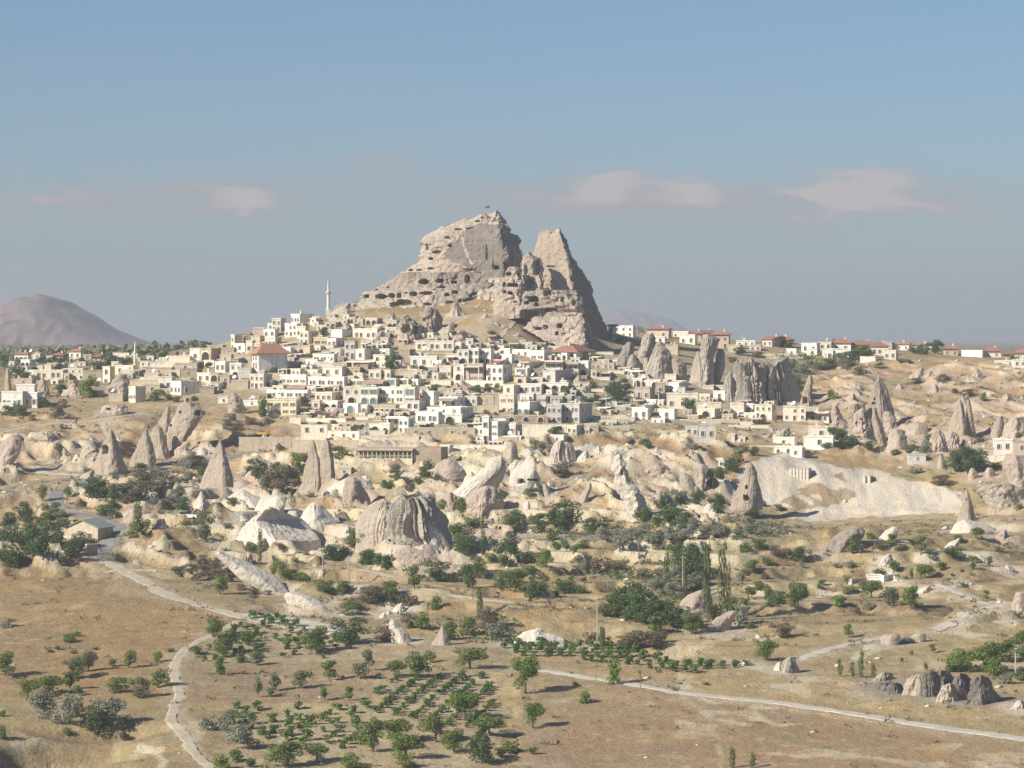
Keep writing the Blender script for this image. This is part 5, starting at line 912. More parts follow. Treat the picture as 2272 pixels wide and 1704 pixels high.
def house(c, s):
    tk = s.split(); x0, xm, x1, yt, yb = (float(v) for v in tk[:5]); fr_, cl_ = (int(v) for v in tk[5].split('x')); tint = tk[6]; feat = tk[7] if len(tk) > 7 else ''
    th = None
    if '@' in feat: feat, a = feat.split('@'); th = float(a)
    if th is None: th = 24 if x1 - xm > 6 else rh.uniform(2, 9)
    px, py = cv(c, xm, yb); X, Y, Zg = at(px, py); k = Y / F / CR[c][2]
    RECTS.append((*cv(c, x0, yt), *cv(c, x1, yb)))
    T = R(th); Wf = (xm - x0) * k / math.cos(T); dep = (x1 - xm) * k / math.sin(T) if x1 - xm > 6 else rh.uniform(5, 8); dep = min(max(dep, 2.5), 26)
    if 'W' in feat: dep = .6
    H = (yb - yt) * k
    h = bpy.data.objects.new('stone_wall' if 'W' in feat else 'house', None); C.objects.link(h); h.location = (X, Y, Zg); h.rotation_euler = (0, 0, -T)
    b = MB(); roofh = 0
    if 'W' in feat:
        b.box(-Wf, 0, 0, dep, -3, H - .15); sub('wall', b.mesh('wall', [HM[tint]]), h)
        b = MB(); b.box(-Wf - .06, .06, -.07, dep + .07, H - .15, H); sub('coping', b.mesh('coping', [TRIM if tint != 't' else HM['c']]), h)
    elif 'H' in feat or 'V' in feat:
        ov = .7; b.box(-Wf, 0, 0, dep, -3, H); sub('wall', b.mesh('wall', [HM[tint]]), h)
        rhh = min(Wf, dep) * .25; b = MB(); x_a, x_b, y_a, y_b = -Wf - ov, ov, -ov, dep + ov
        b.box(x_a, x_b, y_a, y_b, H, H + .18)
        n = len(b.v)
        if 'V' in feat or abs(Wf - dep) > 1:
            if Wf >= dep or 'V' in feat: i_ = 0 if 'V' in feat else dep / 2; rp = [(x_a + i_, (y_a + y_b) / 2), (x_b - i_, (y_a + y_b) / 2)]; F_ = [(0, 1, 5, 4), (2, 3, 4, 5), (1, 2, 5), (3, 0, 4)]
            else: rp = [((x_a + x_b) / 2, y_a + Wf / 2), ((x_a + x_b) / 2, y_b - Wf / 2)]; F_ = [(0, 1, 4), (1, 2, 5, 4), (2, 3, 5), (3, 0, 4, 5)]
        else: rp = [((x_a + x_b) / 2, (y_a + y_b) / 2)] * 2; F_ = [(0, 1, 4), (1, 2, 4), (2, 3, 4), (3, 0, 4)]
        b.v += [(x_a, y_a, H + .18), (x_b, y_a, H + .18), (x_b, y_b, H + .18), (x_a, y_b, H + .18)] + [(x, y, H + .18 + rhh) for x, y in rp]
        b.f += [tuple(n + q for q in f) for f in F_]; b.m += [0] * len(F_)
        rf = sub('roof', b.mesh('roof', [TILE]), h)
        if Wf > 3: sub('chimney', CHIM, rf, (-Wf * .3, dep * .5, H + rhh * .6))
    else:
        b.box(-Wf, 0, 0, dep, -3, H - .25); sub('wall', b.mesh('wall', [HM[tint]]), h)
        b = MB(); e = .12; b.box(-Wf - e, e, -e, .22, H - .25, H + .12); b.box(-Wf - e, e, dep - .22, dep + e, H - .25, H + .12)
        b.box(-Wf - e, -Wf + .22, .22, dep - .22, H - .25, H + .12); b.box(-.22, e, .22, dep - .22, H - .25, H + .12); b.box(-Wf + .22, -.22, .22, dep - .22, H - .3, H - .05, 1)
        rf = sub('roof', b.mesh('roof', [HM[tint], ROOFF]), h)
        if Wf > 4 and dep > 3:
            if rh.random() < .5: sub('chimney', CHIM, rf, (-Wf * rh.uniform(.2, .8), dep * rh.uniform(.3, .8), H - .1), 0, (1, 1, rh.uniform(.7, 1.4)))
            if rh.random() < .35: sub('water_tank', TANK, rf, (-Wf * rh.uniform(.2, .8), dep * rh.uniform(.3, .8), H - .1), rh.uniform(0, 3))
            if rh.random() < .3 or 'S' in feat: sub('satellite_dish', DISH, rf, (-Wf * rh.uniform(.1, .9), dep * rh.uniform(.1, .5), H - .1), rh.uniform(-1, 1), (1.3,) * 3)
        if Wf > 7 and dep > 5 and rh.random() < .3 and 'N' not in feat:
            b = MB(); a = rh.uniform(.15, .6) * Wf; b.box(-a - 2.2, -a, dep * .45, dep * .45 + 2.2, H - .1, H + 1.7); b.box(-a - 2.3, -a + .1, dep * .45 - .1, dep * .45 + 2.3, H + 1.7, H + 1.85); sub('stair_hut', b.mesh('stair_hut', [HM[tint]]), h)
    # openings
    if 'A' in feat or 'O' in feat:
        na = max(1, cl_ if 'O' in feat else int(feat[feat.index('A') + 1]) if feat[feat.index('A') + 1:feat.index('A') + 2].isdigit() else 1)
        fh = H / max(1, fr_ + (1 if 'A' in feat and fr_ else 0)); wa = Wf / na
        for i in range(na):
            s_ = min(wa / 2.9, fh * .82 / 2.2); sub('arch', WIN['archdoor' if 'G' in feat else 'arch'], h, (-Wf + wa * (i + .5), 0, .05), 0, (s_, 1, min(s_ * 1.05, fh * .85 / 2.22)))
        base = fh
    else: base = 0
    if 'O' not in feat and fr_ and cl_:
        fh = (H - base - .35) / fr_; cw = Wf / cl_
        for r_ in range(fr_):
            for q in range(cl_):
                if rh.random() < .06 and fr_ * cl_ > 4: continue
                kd = 'glass' if 'G' in feat else 'win'; ww = 3.3 if kd == 'glass' else 1.3; wh = 2.1 if kd == 'glass' else 1.5
                s_ = min(.95, cw * .7 / ww, fh * .54 / wh) if kd == 'win' else min(cw * .85 / ww, fh * .8 / wh)
                jx = 0 if kd == 'glass' else rh.uniform(-.06, .06) * cw
                if kd == 'win' and cl_ >= 4: jx += (.12 if q % 2 == 0 else -.12) * cw
                if r_ == 0 and base == 0 and q == cl_ // 2 and fr_ > 1 and kd == 'win' and H > 4: sub('door', WIN['door'], h, (-Wf + cw * (q + .5) + jx, 0, .02), 0, (s_, 1, min(s_, fh * .8 / 2.2))); continue
                sub('window', WIN[kd], h, (-Wf + cw * (q + .5) + jx, 0, base + r_ * fh + fh * .28), 0, (s_, 1, s_ * (1.0 if kd == 'glass' else rh.uniform(.95, 1.15))))
        if th >= 18 and dep > 3 and 'n' not in feat:
            nc = max(1, int(dep / 3.2)); 
            for r_ in range(fr_):
                for q in range(min(nc, 4)):
                    if rh.random() < .3: continue
                    s_ = min(.95, fh * .62 / 1.5); sub('window', WIN['win'], h, (0, dep * (q + .5) / nc, base + r_ * fh + fh * .28), R(90), (s_, 1, s_))
    if 'F' in feat:   # red canopy
        b = MB(); n = 0; z = H * (.55 if 'W' in feat else .9); b.v += [(-Wf * .95, -.1, z), (-Wf * .05, -.1, z), (-Wf * .05, -2.2, z - .7), (-Wf * .95, -2.2, z - .7)]; b.f += [(0, 1, 2, 3)]; b.m += [0]
        b.v += [(x, y, z2 - .08) for x, y, z2 in b.v[:4]]; b.f += [(7, 6, 5, 4), (3, 2, 6, 7), (0, 4, 5, 1), (1, 5, 6, 2), (0, 3, 7, 4)]; b.m += [0] * 5
        sub('awning', b.mesh('awning', [REDT if 'f' not in feat else TANA]), h)
    if 'P' in feat:   # porch with posts over a shaded terrace
        b = MB(); z = H * .8; b.box(-Wf, 0, -2.8, -.02, z, z + .2)
        sub('porch_roof', b.mesh('porch_roof', [TRIM if tint != 't' else TANA]), h)
        npst = max(2, int(Wf / 2.5)); pm_ = MB(); pm_.box(-.1, .1, -.1, .1, -1.5, z); pme = pm_.mesh('post', [WOOD if rh.random() < .5 else TRIM])
        for i in range(npst): sub('post', pme, h, (-Wf + .15 + (Wf - .3) * i / (npst - 1), -2.65, 0))
    if 'R' in feat:   # strip of red tiles
        b = MB(); b.prism([(-Wf, H * .82), (-Wf, H * .94), (0, H * .94), (0, H * .82)], -1.1, -.02); sub('tile_eave', b.mesh('tile_eave', [TILE]), h)
    n_ = ''
    if 'W' in feat: d_ = TN[tint] + ' stone retaining wall' + (' with arched openings' if 'O' in feat else ' with small openings' if cl_ else '')
    elif 'H' in feat: d_ = TN[tint] + ' house with red hipped roof'
    elif 'V' in feat: d_ = TN[tint] + ' house with red gabled roof'
    else:
        d_ = ('long ' if Wf > 13 else 'small ' if Wf * H < 16 else 'tall ' if H > Wf * 1.1 and H > 5 else '') + TN[tint] + ' flat-roofed house'
        if 'F' in feat: d_ += ' with awning'
        elif 'R' in feat: d_ += ' with tile strip'
        elif 'P' in feat: d_ += ' with porch'
        elif 'G' in feat: d_ += ' with blue glass'
        elif 'A' in feat or 'O' in feat: d_ += ' with arches'
        elif fr_ >= 1 and 'n' not in feat and fr_ * cl_ > 1: d_ += ' with %s window rows' % NUMW[fr_] if fr_ > 1 else ''
    h['area'] = float((x1 - x0) * (yb - yt) / CR[c][2] ** 2)
    reg(h, d_, 'wall' if 'W' in feat else 'house', *cv(c, (x0 + xm) / 2, (yt + yb) / 2)); return h
H3 = '''455 545 587 293 430 2x2 g|580 700 720 345 470 2x3 w|640 730 860 252 350 1x3 w @50|700 785 790 372 480 1x2 w|830 890 932 292 350 1x1 w|265 370 372 390 480 1x0 p|370 485 520 400 482 1x2 w|385 490 545 480 570 1x3 c
245 340 372 466 530 1x0 t|50 90 160 455 610 2x1 c @55|75 190 200 540 620 1x1 w|150 245 250 440 520 1x1 b|200 265 268 512 640 1x1 c|260 340 346 540 625 1x1 y|725 815 880 420 548 2x2 c|480 640 655 580 668 1x4 w|660 720 722 600 650 1x1 w
1025 1145 1250 405 485 1x0 w|1155 1262 1312 350 420 1x2 w|1245 1490 1502 395 505 1x4 c|865 1000 1004 480 560 1x4 y|1000 1085 1180 490 580 1x2 w|1170 1270 1275 520 692 2x2 g|1275 1365 1500 595 702 1x1 w
855 1065 1100 645 722 1x6 w|870 1060 1062 722 765 1x0 c|1100 1160 1165 680 730 1x1 p|1450 1620 1625 650 732 1x2 c|1190 1460 1470 715 772 1x0 c P|1060 1190 1200 730 780 1x3 t|1810 2075 2078 665 772 1x3 w N|2025 2125 2150 708 792 1x2 w
40 155 160 740 870 1x2 w A1|155 245 250 780 870 1x0 g|235 375 450 840 985 2x3 c|380 450 455 905 970 1x1 c O|640 735 750 790 852 1x2 c|525 790 802 850 945 1x8 w|805 1165 1172 870 966 1x8 w|835 905 942 800 855 1x1 w
950 1145 1162 768 866 1x2 c|1405 1525 1552 800 892 1x2 c|1530 1620 1662 802 892 1x2 c|1170 1320 1322 775 850 1x2 t|1320 1400 1412 750 830 1x0 b|1215 1355 1400 890 965 1x2 y G|1360 1560 1565 905 968 1x4 t Ff|1565 1675 1682 885 966 1x1 y G|1690 1795 1802 888 966 1x1 y G
1820 1890 1962 890 966 1x1 w|1155 1320 1322 968 1135 1x2 c A1|1322 1495 1498 975 1135 1x2 w A2G|1500 1750 1760 968 1130 2x6 w|1757 1860 1900 970 1160 2x1 c G|875 1045 1130 1020 1112 1x3 c|845 925 930 1100 1186 1x1 c|960 1100 1160 1105 1192 1x2 w O
1155 1300 1312 1130 1226 1x1 w OG|1330 1392 1402 1145 1226 1x1 w OG|1405 1670 1700 1150 1226 1x5 t O|330 695 700 1092 1240 2x10 y|405 805 822 1000 1082 1x9 w N|180 330 332 1100 1150 1x1 w|1820 1900 1960 1110 1200 1x2 w|1580 1770 1790 1262 1335 1x3 w P
1700 1795 1850 1275 1425 2x2 w|1865 2090 2102 1215 1332 1x4 w|1890 2010 2032 1325 1392 1x3 g P|1880 2030 2100 1015 1082 1x2 w F|1110 1240 1250 1262 1300 1x0 t|1410 1530 1612 1330 1440 1x1 c O|1530 1612 1640 1325 1440 1x1 c O|400 470 472 975 1030 1x1 w
560 800 806 955 1000 1x0 b Ff|1700 1850 1852 800 850 1x0 t|1930 1975 1978 850 885 1x0 w|1850 1930 1935 800 860 1x1 c|2100 2212 2214 760 880 1x3 c|1700 1810 1860 600 700 1x0 b|1520 1600 1640 480 560 1x0 p|760 830 860 560 640 1x0 t|60 130 240 690 760 1x1 b'''
H3W = '''630 740 742 1265 1345 1x0 c W|740 1002 1005 1340 1442 1x2 c W|1000 1315 1330 1400 1485 1x3 c W|785 1180 1250 1275 1332 1x0 c W|1100 1380 1384 1312 1384 1x4 t WO|130 650 652 1458 1562 1x0 t W|650 1300 1302 1490 1560 1x0 t W|1300 1900 1902 1440 1500 1x0 c W
2015 2212 2214 898 952 1x0 c W|1416 1575 1580 1392 1452 1x0 c W|1700 2000 2002 560 610 1x0 t W|590 860 862 560 600 1x0 t W|150 245 246 870 900 1x0 t W|1170 1500 1502 700 716 1x0 t W|300 560 562 650 700 1x0 t W'''
H4 = '''85 430 432 145 235 1x6 c N|430 495 516 163 238 1x1 c O|90 420 424 235 262 1x0 t|460 562 566 225 350 1x2 w A1|568 650 655 212 350 2x2 w|655 760 782 220 348 1x2 w A2|738 945 955 265 352 1x3 w|830 1110 1118 225 290 1x4 w|1110 1235 1306 234 326 1x4 w
1030 1100 1240 335 392 1x1 w R|1242 1400 1402 325 462 2x3 w RG|1400 1542 1546 340 462 2x3 c R|1546 1630 1642 325 462 1x1 w A1|975 1085 1150 390 470 1x1 c G|965 1075 1150 470 530 1x1 t O|1225 1335 1500 410 520 1x1 g|425 520 524 355 500 1x1 w A1|522 690 700 350 510 2x4 p GP
720 865 952 365 526 2x3 w|790 870 880 315 365 1x0 w F|1090 1222 1226 475 532 1x1 c O|1210 1450 1456 520 604 1x3 w O|1000 1210 1216 530 622 1x4 w|870 965 1020 540 625 1x1 c|835 965 992 622 792 2x4 c|1020 1140 1146 620 690 1x2 w|1145 1250 1290 640 700 1x3 g G
1290 1400 1402 640 700 1x3 g|1400 1480 1484 640 700 1x3 g|990 1105 1200 692 802 1x2 w OG|1110 1185 1192 780 805 1x0 c|1188 1250 1256 700 772 1x2 w|1258 1388 1392 715 882 2x3 g|1388 1550 1670 706 884 2x4 g|530 635 690 640 722 1x2 g|300 460 530 650 742 1x2 w Ff
640 780 782 640 722 1x1 t|700 835 838 612 720 1x1 t|190 490 600 740 852 1x3 w A1|282 500 502 805 890 1x1 w O|680 742 745 820 1062 2x1 w|715 820 925 865 1066 3x4 w|610 702 706 910 992 1x2 w|925 980 1040 895 1002 1x1 c|985 1095 1098 920 1000 1x1 c
1437 1525 1592 900 992 1x2 c|1595 1640 1642 925 985 1x1 c|1300 1410 1422 988 1052 1x1 w|325 390 400 1078 1145 1x1 w O|2020 2140 2212 740 822 1x2 w|560 700 704 1035 1075 1x4 w|740 862 866 1045 1080 1x3 w O|440 570 574 880 905 1x1 c|2050 2130 2180 560 665 1x1 p|2030 2110 2150 480 560 1x1 c O
2150 2212 2215 500 560 1x1 c|1640 1860 1866 345 400 1x4 p|380 450 452 370 420 1x0 b|440 500 505 590 640 1x2 w|340 450 452 610 650 1x2 c|150 250 300 600 720 1x0 w|1640 1820 1826 470 500 1x0 c|880 960 962 780 810 1x0 t|1650 1720 1724 905 962 1x0 t|850 930 960 215 262 1x0 w
0 60 64 560 625 1x1 y G|0 120 124 680 770 1x2 w|870 1030 1032 1000 1036 1x2 w|600 670 676 220 250 1x0 w|940 1060 1062 350 385 1x2 b|1140 1230 1234 400 470 1x2 b|30 100 130 400 440 1x1 w|540 640 642 250 340 1x1 w|1250 1300 1304 280 326 1x1 w'''
H4W = '''220 870 882 500 585 1x0 c W|0 620 624 920 1000 1x4 t W|300 900 904 1075 1100 1x0 c W|1320 1430 1432 890 960 1x1 c WO|1040 1330 1332 895 950 1x0 c W|880 1270 1272 812 880 1x3 b WO|640 830 832 725 790 1x0 t W|1600 2000 2002 905 950 1x2 t W|1750 2000 2002 640 660 1x0 t W|820 1000 1002 1000 1030 1x0 t W'''
H5 = '''30 130 145 103 165 2x3 w|0 28 40 105 150 1x1 w V|145 195 200 120 160 1x0 b|205 320 335 122 170 1x2 p H|345 425 432 133 166 1x3 c|435 495 500 145 190 1x0 p H|300 370 375 205 262 1x0 t|550 640 646 150 225 2x2 p H|498 550 552 140 180 1x1 c V|680 780 786 182 212 1x3 w|750 810 815 205 235 1x2 g
822 870 960 175 215 1x2 c V@40|870 970 976 178 220 1x2 c H|1030 1108 1132 195 248 1x2 w|1120 1185 1190 190 235 1x2 c|1185 1290 1296 195 240 1x2 w H|1140 1280 1286 225 282 1x4 w|1288 1420 1426 205 240 1x3 y H|1398 1490 1496 212 262 1x3 w H|1475 1510 1514 150 190 1x0 g|1500 1600 1612 182 215 1x3 w H
1600 1720 1728 190 225 1x3 c H|1470 1530 1545 235 285 1x2 c|1785 1860 1866 225 262 1x2 p H|1885 1990 2000 234 272 1x0 w|1995 2090 2096 238 270 1x2 c H|2105 2140 2144 255 280 1x0 b H|2165 2250 2256 248 290 1x2 c H|2060 2160 2164 288 315 1x2 w|2160 2250 2254 285 320 1x3 w
320 375 430 405 452 1x0 w|310 475 480 462 552 1x3 c|470 600 606 512 580 1x4 c O|600 650 655 545 585 1x1 t O|650 720 724 515 585 1x0 c|724 770 776 520 578 1x1 w|765 820 832 462 512 1x2 c|780 870 900 522 605 1x3 c A1|930 1050 1056 532 608 2x3 c N|1050 1120 1126 540 575 1x0 g|1050 1172 1200 562 622 1x4 w R
1065 1195 1198 640 700 1x1 c|1040 1195 1198 695 752 1x1 w N|880 990 1000 698 740 1x1 c|880 1030 1036 745 790 1x3 w|970 1030 1042 752 802 1x1 w|2052 2150 2156 706 775 1x2 w|2156 2250 2254 715 780 1x1 p|1965 2055 2060 752 805 1x1 t|128 208 226 545 602 1x2 w|272 350 366 548 602 1x1 w
475 565 600 545 600 1x1 c O|410 476 480 640 692 1x2 g|480 570 575 630 712 1x2 g|655 672 676 680 720 1x0 w|690 728 732 690 720 1x1 w|585 640 644 815 856 1x2 w|1600 1690 1694 790 825 1x1 g|145 218 224 392 430 1x1 w O|222 275 280 392 440 1x1 w O|148 220 250 432 500 1x2 p|250 300 305 405 470 1x1 t
300 360 362 360 400 1x0 c|560 620 640 450 500 1x1 w|500 560 562 420 445 1x0 c|950 1000 1010 225 262 1x1 w|1160 1195 1200 232 285 1x1 w|380 460 470 150 205 1x2 w|250 300 302 160 195 1x1 w|640 700 710 205 250 1x1 t|60 140 144 590 610 1x0 c|230 300 304 595 620 1x2 w|1055 1110 1114 225 262 1x1 w|20 60 62 165 190 1x1 w'''
H5W = '''600 700 704 600 620 1x0 t W|560 900 904 740 752 1x0 c W|1000 1080 1082 782 800 1x0 t W|820 1010 1012 250 272 1x0 c W|1340 1420 1422 265 292 1x0 w W|1960 2200 2202 790 806 1x0 c W|380 600 602 600 625 1x1 t W|640 860 862 630 650 1x1 c W|0 130 132 592 604 1x3 c W|830 1040 1042 268 285 1x0 t W'''
H2 = '''1330 1400 1402 545 636 1x1 w|1400 1480 1540 548 636 1x1 t O|1455 1560 1565 525 560 1x2 t|1180 1330 1332 600 655 1x0 c|1050 1180 1186 642 682 1x0 c|1020 1200 1204 682 722 1x1 t|1225 1380 1386 650 700 1x1 t|1190 1260 1264 700 750 1x1 c|1010 1110 1114 724 764 1x0 c|1265 1380 1386 690 745 1x1 b|1105 1205 1210 745 842 1x2 c
1185 1270 1400 778 878 1x3 w @52|1505 1578 1640 640 715 1x2 w|1612 1690 1700 650 745 1x2 w|1670 1756 1760 685 750 1x0 g|1378 1475 1532 718 785 1x2 c|1470 1532 1536 722 780 1x1 t O|895 950 1016 815 928 1x3 c @50|760 860 866 865 920 1x0 t|716 770 796 675 808 2x1 c|800 932 940 668 728 1x2 y|830 930 935 720 760 1x2 g
232 440 445 698 765 1x4 c|440 580 585 688 725 1x3 c|500 590 594 720 770 1x2 c|580 715 720 700 790 1x0 b|112 242 248 800 855 1x0 w|90 225 230 760 802 1x1 t|0 158 166 850 975 1x4 g|162 260 266 855 965 1x2 w|0 90 95 930 985 1x1 w|500 525 535 795 875 1x0 t|1530 1600 1604 885 930 1x1 c|1290 1340 1345 885 920 1x1 t O
1400 1500 1505 820 870 1x0 b|1490 1530 1535 795 840 1x1 w|1540 1620 1640 590 640 1x1 t|1560 1640 1660 540 590 1x1 b|1640 1760 1765 590 640 1x1 t|1000 1120 1125 800 860 1x1 t|900 1100 1110 770 830 1x0 t|640 760 765 790 850 1x0 b|1275 1330 1335 755 800 1x1 c|1540 1610 1615 735 790 1x1 t|1620 1740 1745 770 830 1x0 t
1690 1800 1805 755 800 1x0 b|95 195 202 588 642 1x3 w H|238 272 276 610 650 1x1 w|325 365 370 600 635 1x1 w|370 440 446 595 632 1x2 p H|480 565 600 568 620 1x2 w H|580 640 644 590 625 1x1 p|650 730 736 606 640 1x2 p H|870 925 930 600 635 1x2 w|60 100 104 640 680 1x1 w|110 190 194 672 705 1x2 w|230 300 304 668 700 1x1 w
20 75 80 572 596 1x2 w|820 862 866 540 560 1x1 w|720 770 776 600 640 1x1 c|330 400 404 650 690 1x1 c|980 1030 1034 690 730 1x1 w|1255 1330 1335 590 625 1x1 t|60 120 124 690 725 1x1 c|640 715 718 668 700 1x2 c|100 140 144 570 590 1x1 p|780 830 834 640 672 1x1 w|540 600 604 640 670 1x1 c|400 450 454 650 680 1x1 w'''
for c_, S_ in ((3, H3), (3, H3W), (4, H4), (4, H4W), (5, H5), (5, H5W), (2, H2)):
    for e in S_.replace('\n', '|').split('|'):
        if e.strip(): house(c_, e)
# smaller dwellings and terrace walls that close the gaps
ri = random.Random(3)
TOWNP = [(500, 775), (560, 730), (700, 728), (900, 745), (1250, 770), (1380, 800), (1480, 850), (1720, 880), (1800, 925), (1640, 950), (1480, 930), (1250, 955), (1000, 975), (700, 960), (620, 930), (560, 870)]
LEFTP = [(20, 800), (240, 790), (400, 790), (500, 775), (540, 850), (420, 870), (300, 880), (100, 880), (20, 860)]
def infill(poly, n, tints, tries=2600):
    c0 = 0; A = np.array(poly)
    for _ in range(tries):
        if c0 >= n: break
        x = ri.uniform(A[:, 0].min(), A[:, 0].max()); y = ri.uniform(A[:, 1].min(), A[:, 1].max())
        if not inpoly(np.array([x]), np.array([y]), poly)[0]: continue
        w_ = ri.uniform(11, 27); h_ = ri.uniform(8, 16)
        if any(x + w_ > r[0] + 4 and x < r[2] - 4 and y > r[1] + 6 and y - h_ < r[3] - 5 for r in RECTS): continue
        sd_ = ri.choice((0, 0, 7, 10)); ft = ri.choice(('', '', '', 'N', 'P', 'A1', 'O'))
        if ri.random() < .22: house(0, '%g %g %g %g %g 1x0 %s W' % (x, x + w_ * 1.4, x + w_ * 1.4 + 2, y - 8, y, ri.choice('ctt')))
        else: house(0, '%g %g %g %g %g 1x%d %s %s' % (x, x + w_, x + w_ + sd_, y - h_, y, max(1, int(w_ / 9)), ri.choice(tints), ft))
        c0 += 1
    return c0
print('INFILL', infill(TOWNP, 230, 'wwwcccgt', 6000), infill(LEFTP, 45, 'ccwttb', 3000), infill([(640, 712), (720, 705), (860, 722), (880, 760), (600, 745)], 16, 'wcct', 2000), infill([(860, 640), (800, 655), (800, 672), (980, 672), (1000, 650)], 5, 'ct', 800))
def special(name, c, x, y, label, cat, D=None):
    h = bpy.data.objects.new(name, None); C.objects.link(h); px, py = cv(c, x, y); h.location = at(px, py) if D is None else pt(px, py, D); h['label'] = label; h['category'] = cat; return h, h.location.y / F / CR[c][2]
# big white hall with red hipped roof, its sunlit gable end to the left
h, k = special('village_hall', 3, 325, 860, 'big hall with red hipped roof, narrow white sunlit end and long grey side', 'building')
T = R(62); Wf = 75 * k / math.cos(T); dp = 275 * k / math.sin(T); Hh = 215 * k; h.rotation_euler = (0, 0, -T)
b = MB(); b.box(-Wf, 0, 0, dp, -3, Hh); sub('wall', b.mesh('wall', [HM['w']]), h)
b = MB(); b.box(-Wf - .9, .9, -.9, dp + .9, Hh, Hh + .25); n = len(b.v)
b.v += [(-Wf - .9, -.9, Hh + .25), (.9, -.9, Hh + .25), (.9, dp + .9, Hh + .25), (-Wf - .9, dp + .9, Hh + .25), (-Wf / 2, Wf / 2, Hh + 3.2), (-Wf / 2, dp - Wf / 2, Hh + 3.2)]
b.f += [(n, n + 1, n + 4), (n + 1, n + 2, n + 5, n + 4), (n + 2, n + 3, n + 5), (n + 3, n, n + 4, n + 5)]; b.m += [0] * 4; sub('roof', b.mesh('roof', [TILE]), h)
for zz in (Hh * .35, Hh * .72):
    for q in range(2): sub('window', WIN['win'], h, (-Wf * (.3 + .4 * q), 0, zz), 0, (1, 1, 1.3))
# hipped roof house under the spire
h, k = special('house', 4, 1520, 312, 'wide white house with red hipped roof at the foot of the rock spire', 'house')
T = R(28); Wf = 215 * k / math.cos(T); dp = 170 * k / math.sin(T); dp = min(dp, 20); Hh = 66 * k; h.rotation_euler = (0, 0, -T)
b = MB(); b.box(-Wf, 0, 0, dp, -3, Hh); sub('wall', b.mesh('wall', [HM['w']]), h)
b = MB(); b.box(-Wf - 1, 1, -1, dp + 1, Hh, Hh + .2); n = len(b.v)
b.v += [(-Wf - 1, -1, Hh + .2), (1, -1, Hh + .2), (1, dp + 1, Hh + .2), (-Wf - 1, dp + 1, Hh + .2), (-Wf / 2, dp * .4, Hh + 2.6), (-Wf / 2, dp * .6, Hh + 2.6)]
b.f += [(n, n + 1, n + 4), (n + 1, n + 2, n + 5, n + 4), (n + 2, n + 3, n + 5), (n + 3, n, n + 4, n + 5)]; b.m += [0] * 4; rf = sub('roof', b.mesh('roof', [TILE]), h); sub('chimney', CHIM, rf, (-Wf * .5, dp * .3, Hh + 2))
for q in range(4): sub('window', WIN['win'], h, (-Wf * (.15 + .22 * q), 0, Hh * .35), 0, (.9, 1, .9))
# colonnaded restaurant
h, k = special('restaurant', 7, 455, 228, 'long low cream restaurant with open colonnade above the white mounds', 'building')
T = R(12); Wf = 362 * k / math.cos(T); dp = 9; h.rotation_euler = (0, 0, -T); z1 = 42 * k; z2 = 96 * k; Hh = 104 * k
b = MB(); b.box(-Wf, 0, 0, dp, -3, z1); sub('base', b.mesh('base', [HM['c']]), h)
b = MB(); b.box(-Wf * .985, -.2, 2.4, dp, z1, z2); sub('back_wall', b.mesh('back_wall', [HM['t']]), h)
for q in range(11): sub('window', WIN['glass'], h, (-Wf * (.05 + .09 * q), 2.4, z1 + .2), 0, (.45, 1, .75))
b = MB(); b.box(-.09, .09, -.09, .09, 0, z2 - z1); pme = b.mesh('column', [HM['y']])
for q in range(14): sub('column', pme, h, (-Wf * .99 + (Wf * .98) * q / 13, .25, z1))
b = MB(); b.box(-Wf - .4, .4, -.5, dp + .3, z2, Hh); b.box(-Wf - .2, .2, -.52, -.4, z2 - .25, z2); sub('roof', b.mesh('roof', [HM['t']]), h)
b = MB(); b.box(-Wf, 0, .16, .22, z1 + .75, z1 + .85); b.box(-Wf, 0, .16, .22, z1 + .4, z1 + .46); sub('railing', b.mesh('railing', [HM['y']]), h)
b = MB(); b.box(.3, 7.5, 1, 9, -3, 110 * k); sub('annex', b.mesh('annex', [HM['b']]), h)
# shed by the road
h, k = special('shed', 6, 600, 968, 'cream shed with pale green gabled metal roof beside the asphalt road', 'shed')
T = R(20); Wf = 205 * k / math.cos(T); dp = 8.0; h.rotation_euler = (0, 0, -T); Hh = 80 * k
b = MB(); b.prism([(-Wf, -2), (0, -2), (0, Hh), (-Wf / 2, Hh + 45 * k), (-Wf, Hh)], 0, dp); sub('wall', b.mesh('wall', [HM['t']]), h)
RG = plain('pale_green_roof_sheet', (.36, .40, .35), .05, .5)
b = MB(); e = .5
for sx_ in (0, 1):
    xa, xb = ((-Wf - e, -Wf / 2) if sx_ == 0 else (e, -Wf / 2)); za, zb = Hh - .2, Hh + 46 * k
    n = len(b.v); b.v += [(xa, -e, za), (xb, -e, zb), (xb, dp + e, zb), (xa, dp + e, za), (xa, -e, za + .15), (xb, -e, zb + .15), (xb, dp + e, zb + .15), (xa, dp + e, za + .15)]
    b.f += [(n + 4, n + 5, n + 6, n + 7), (n, n + 3, n + 2, n + 1), (n, n + 1, n + 5, n + 4), (n + 3, n + 7, n + 6, n + 2), (n, n + 4, n + 7, n + 3)]; b.m += [0] * 5
sub('roof', b.mesh('roof', [RG]), h); sub('door', WIN['door'], h, (-Wf * .25, 0, 0), 0, (1.2, 1, .8))
b = MB(); b.box(-Wf - 5, -Wf, 1, dp + 2, -2, Hh * .85); b.box(-Wf - 5.3, -Wf + .05, .7, dp + 2.3, Hh * .85, Hh * .85 + .2, 1); sub('lean_to', b.mesh('lean_to', [HM['c'], RG]), h)
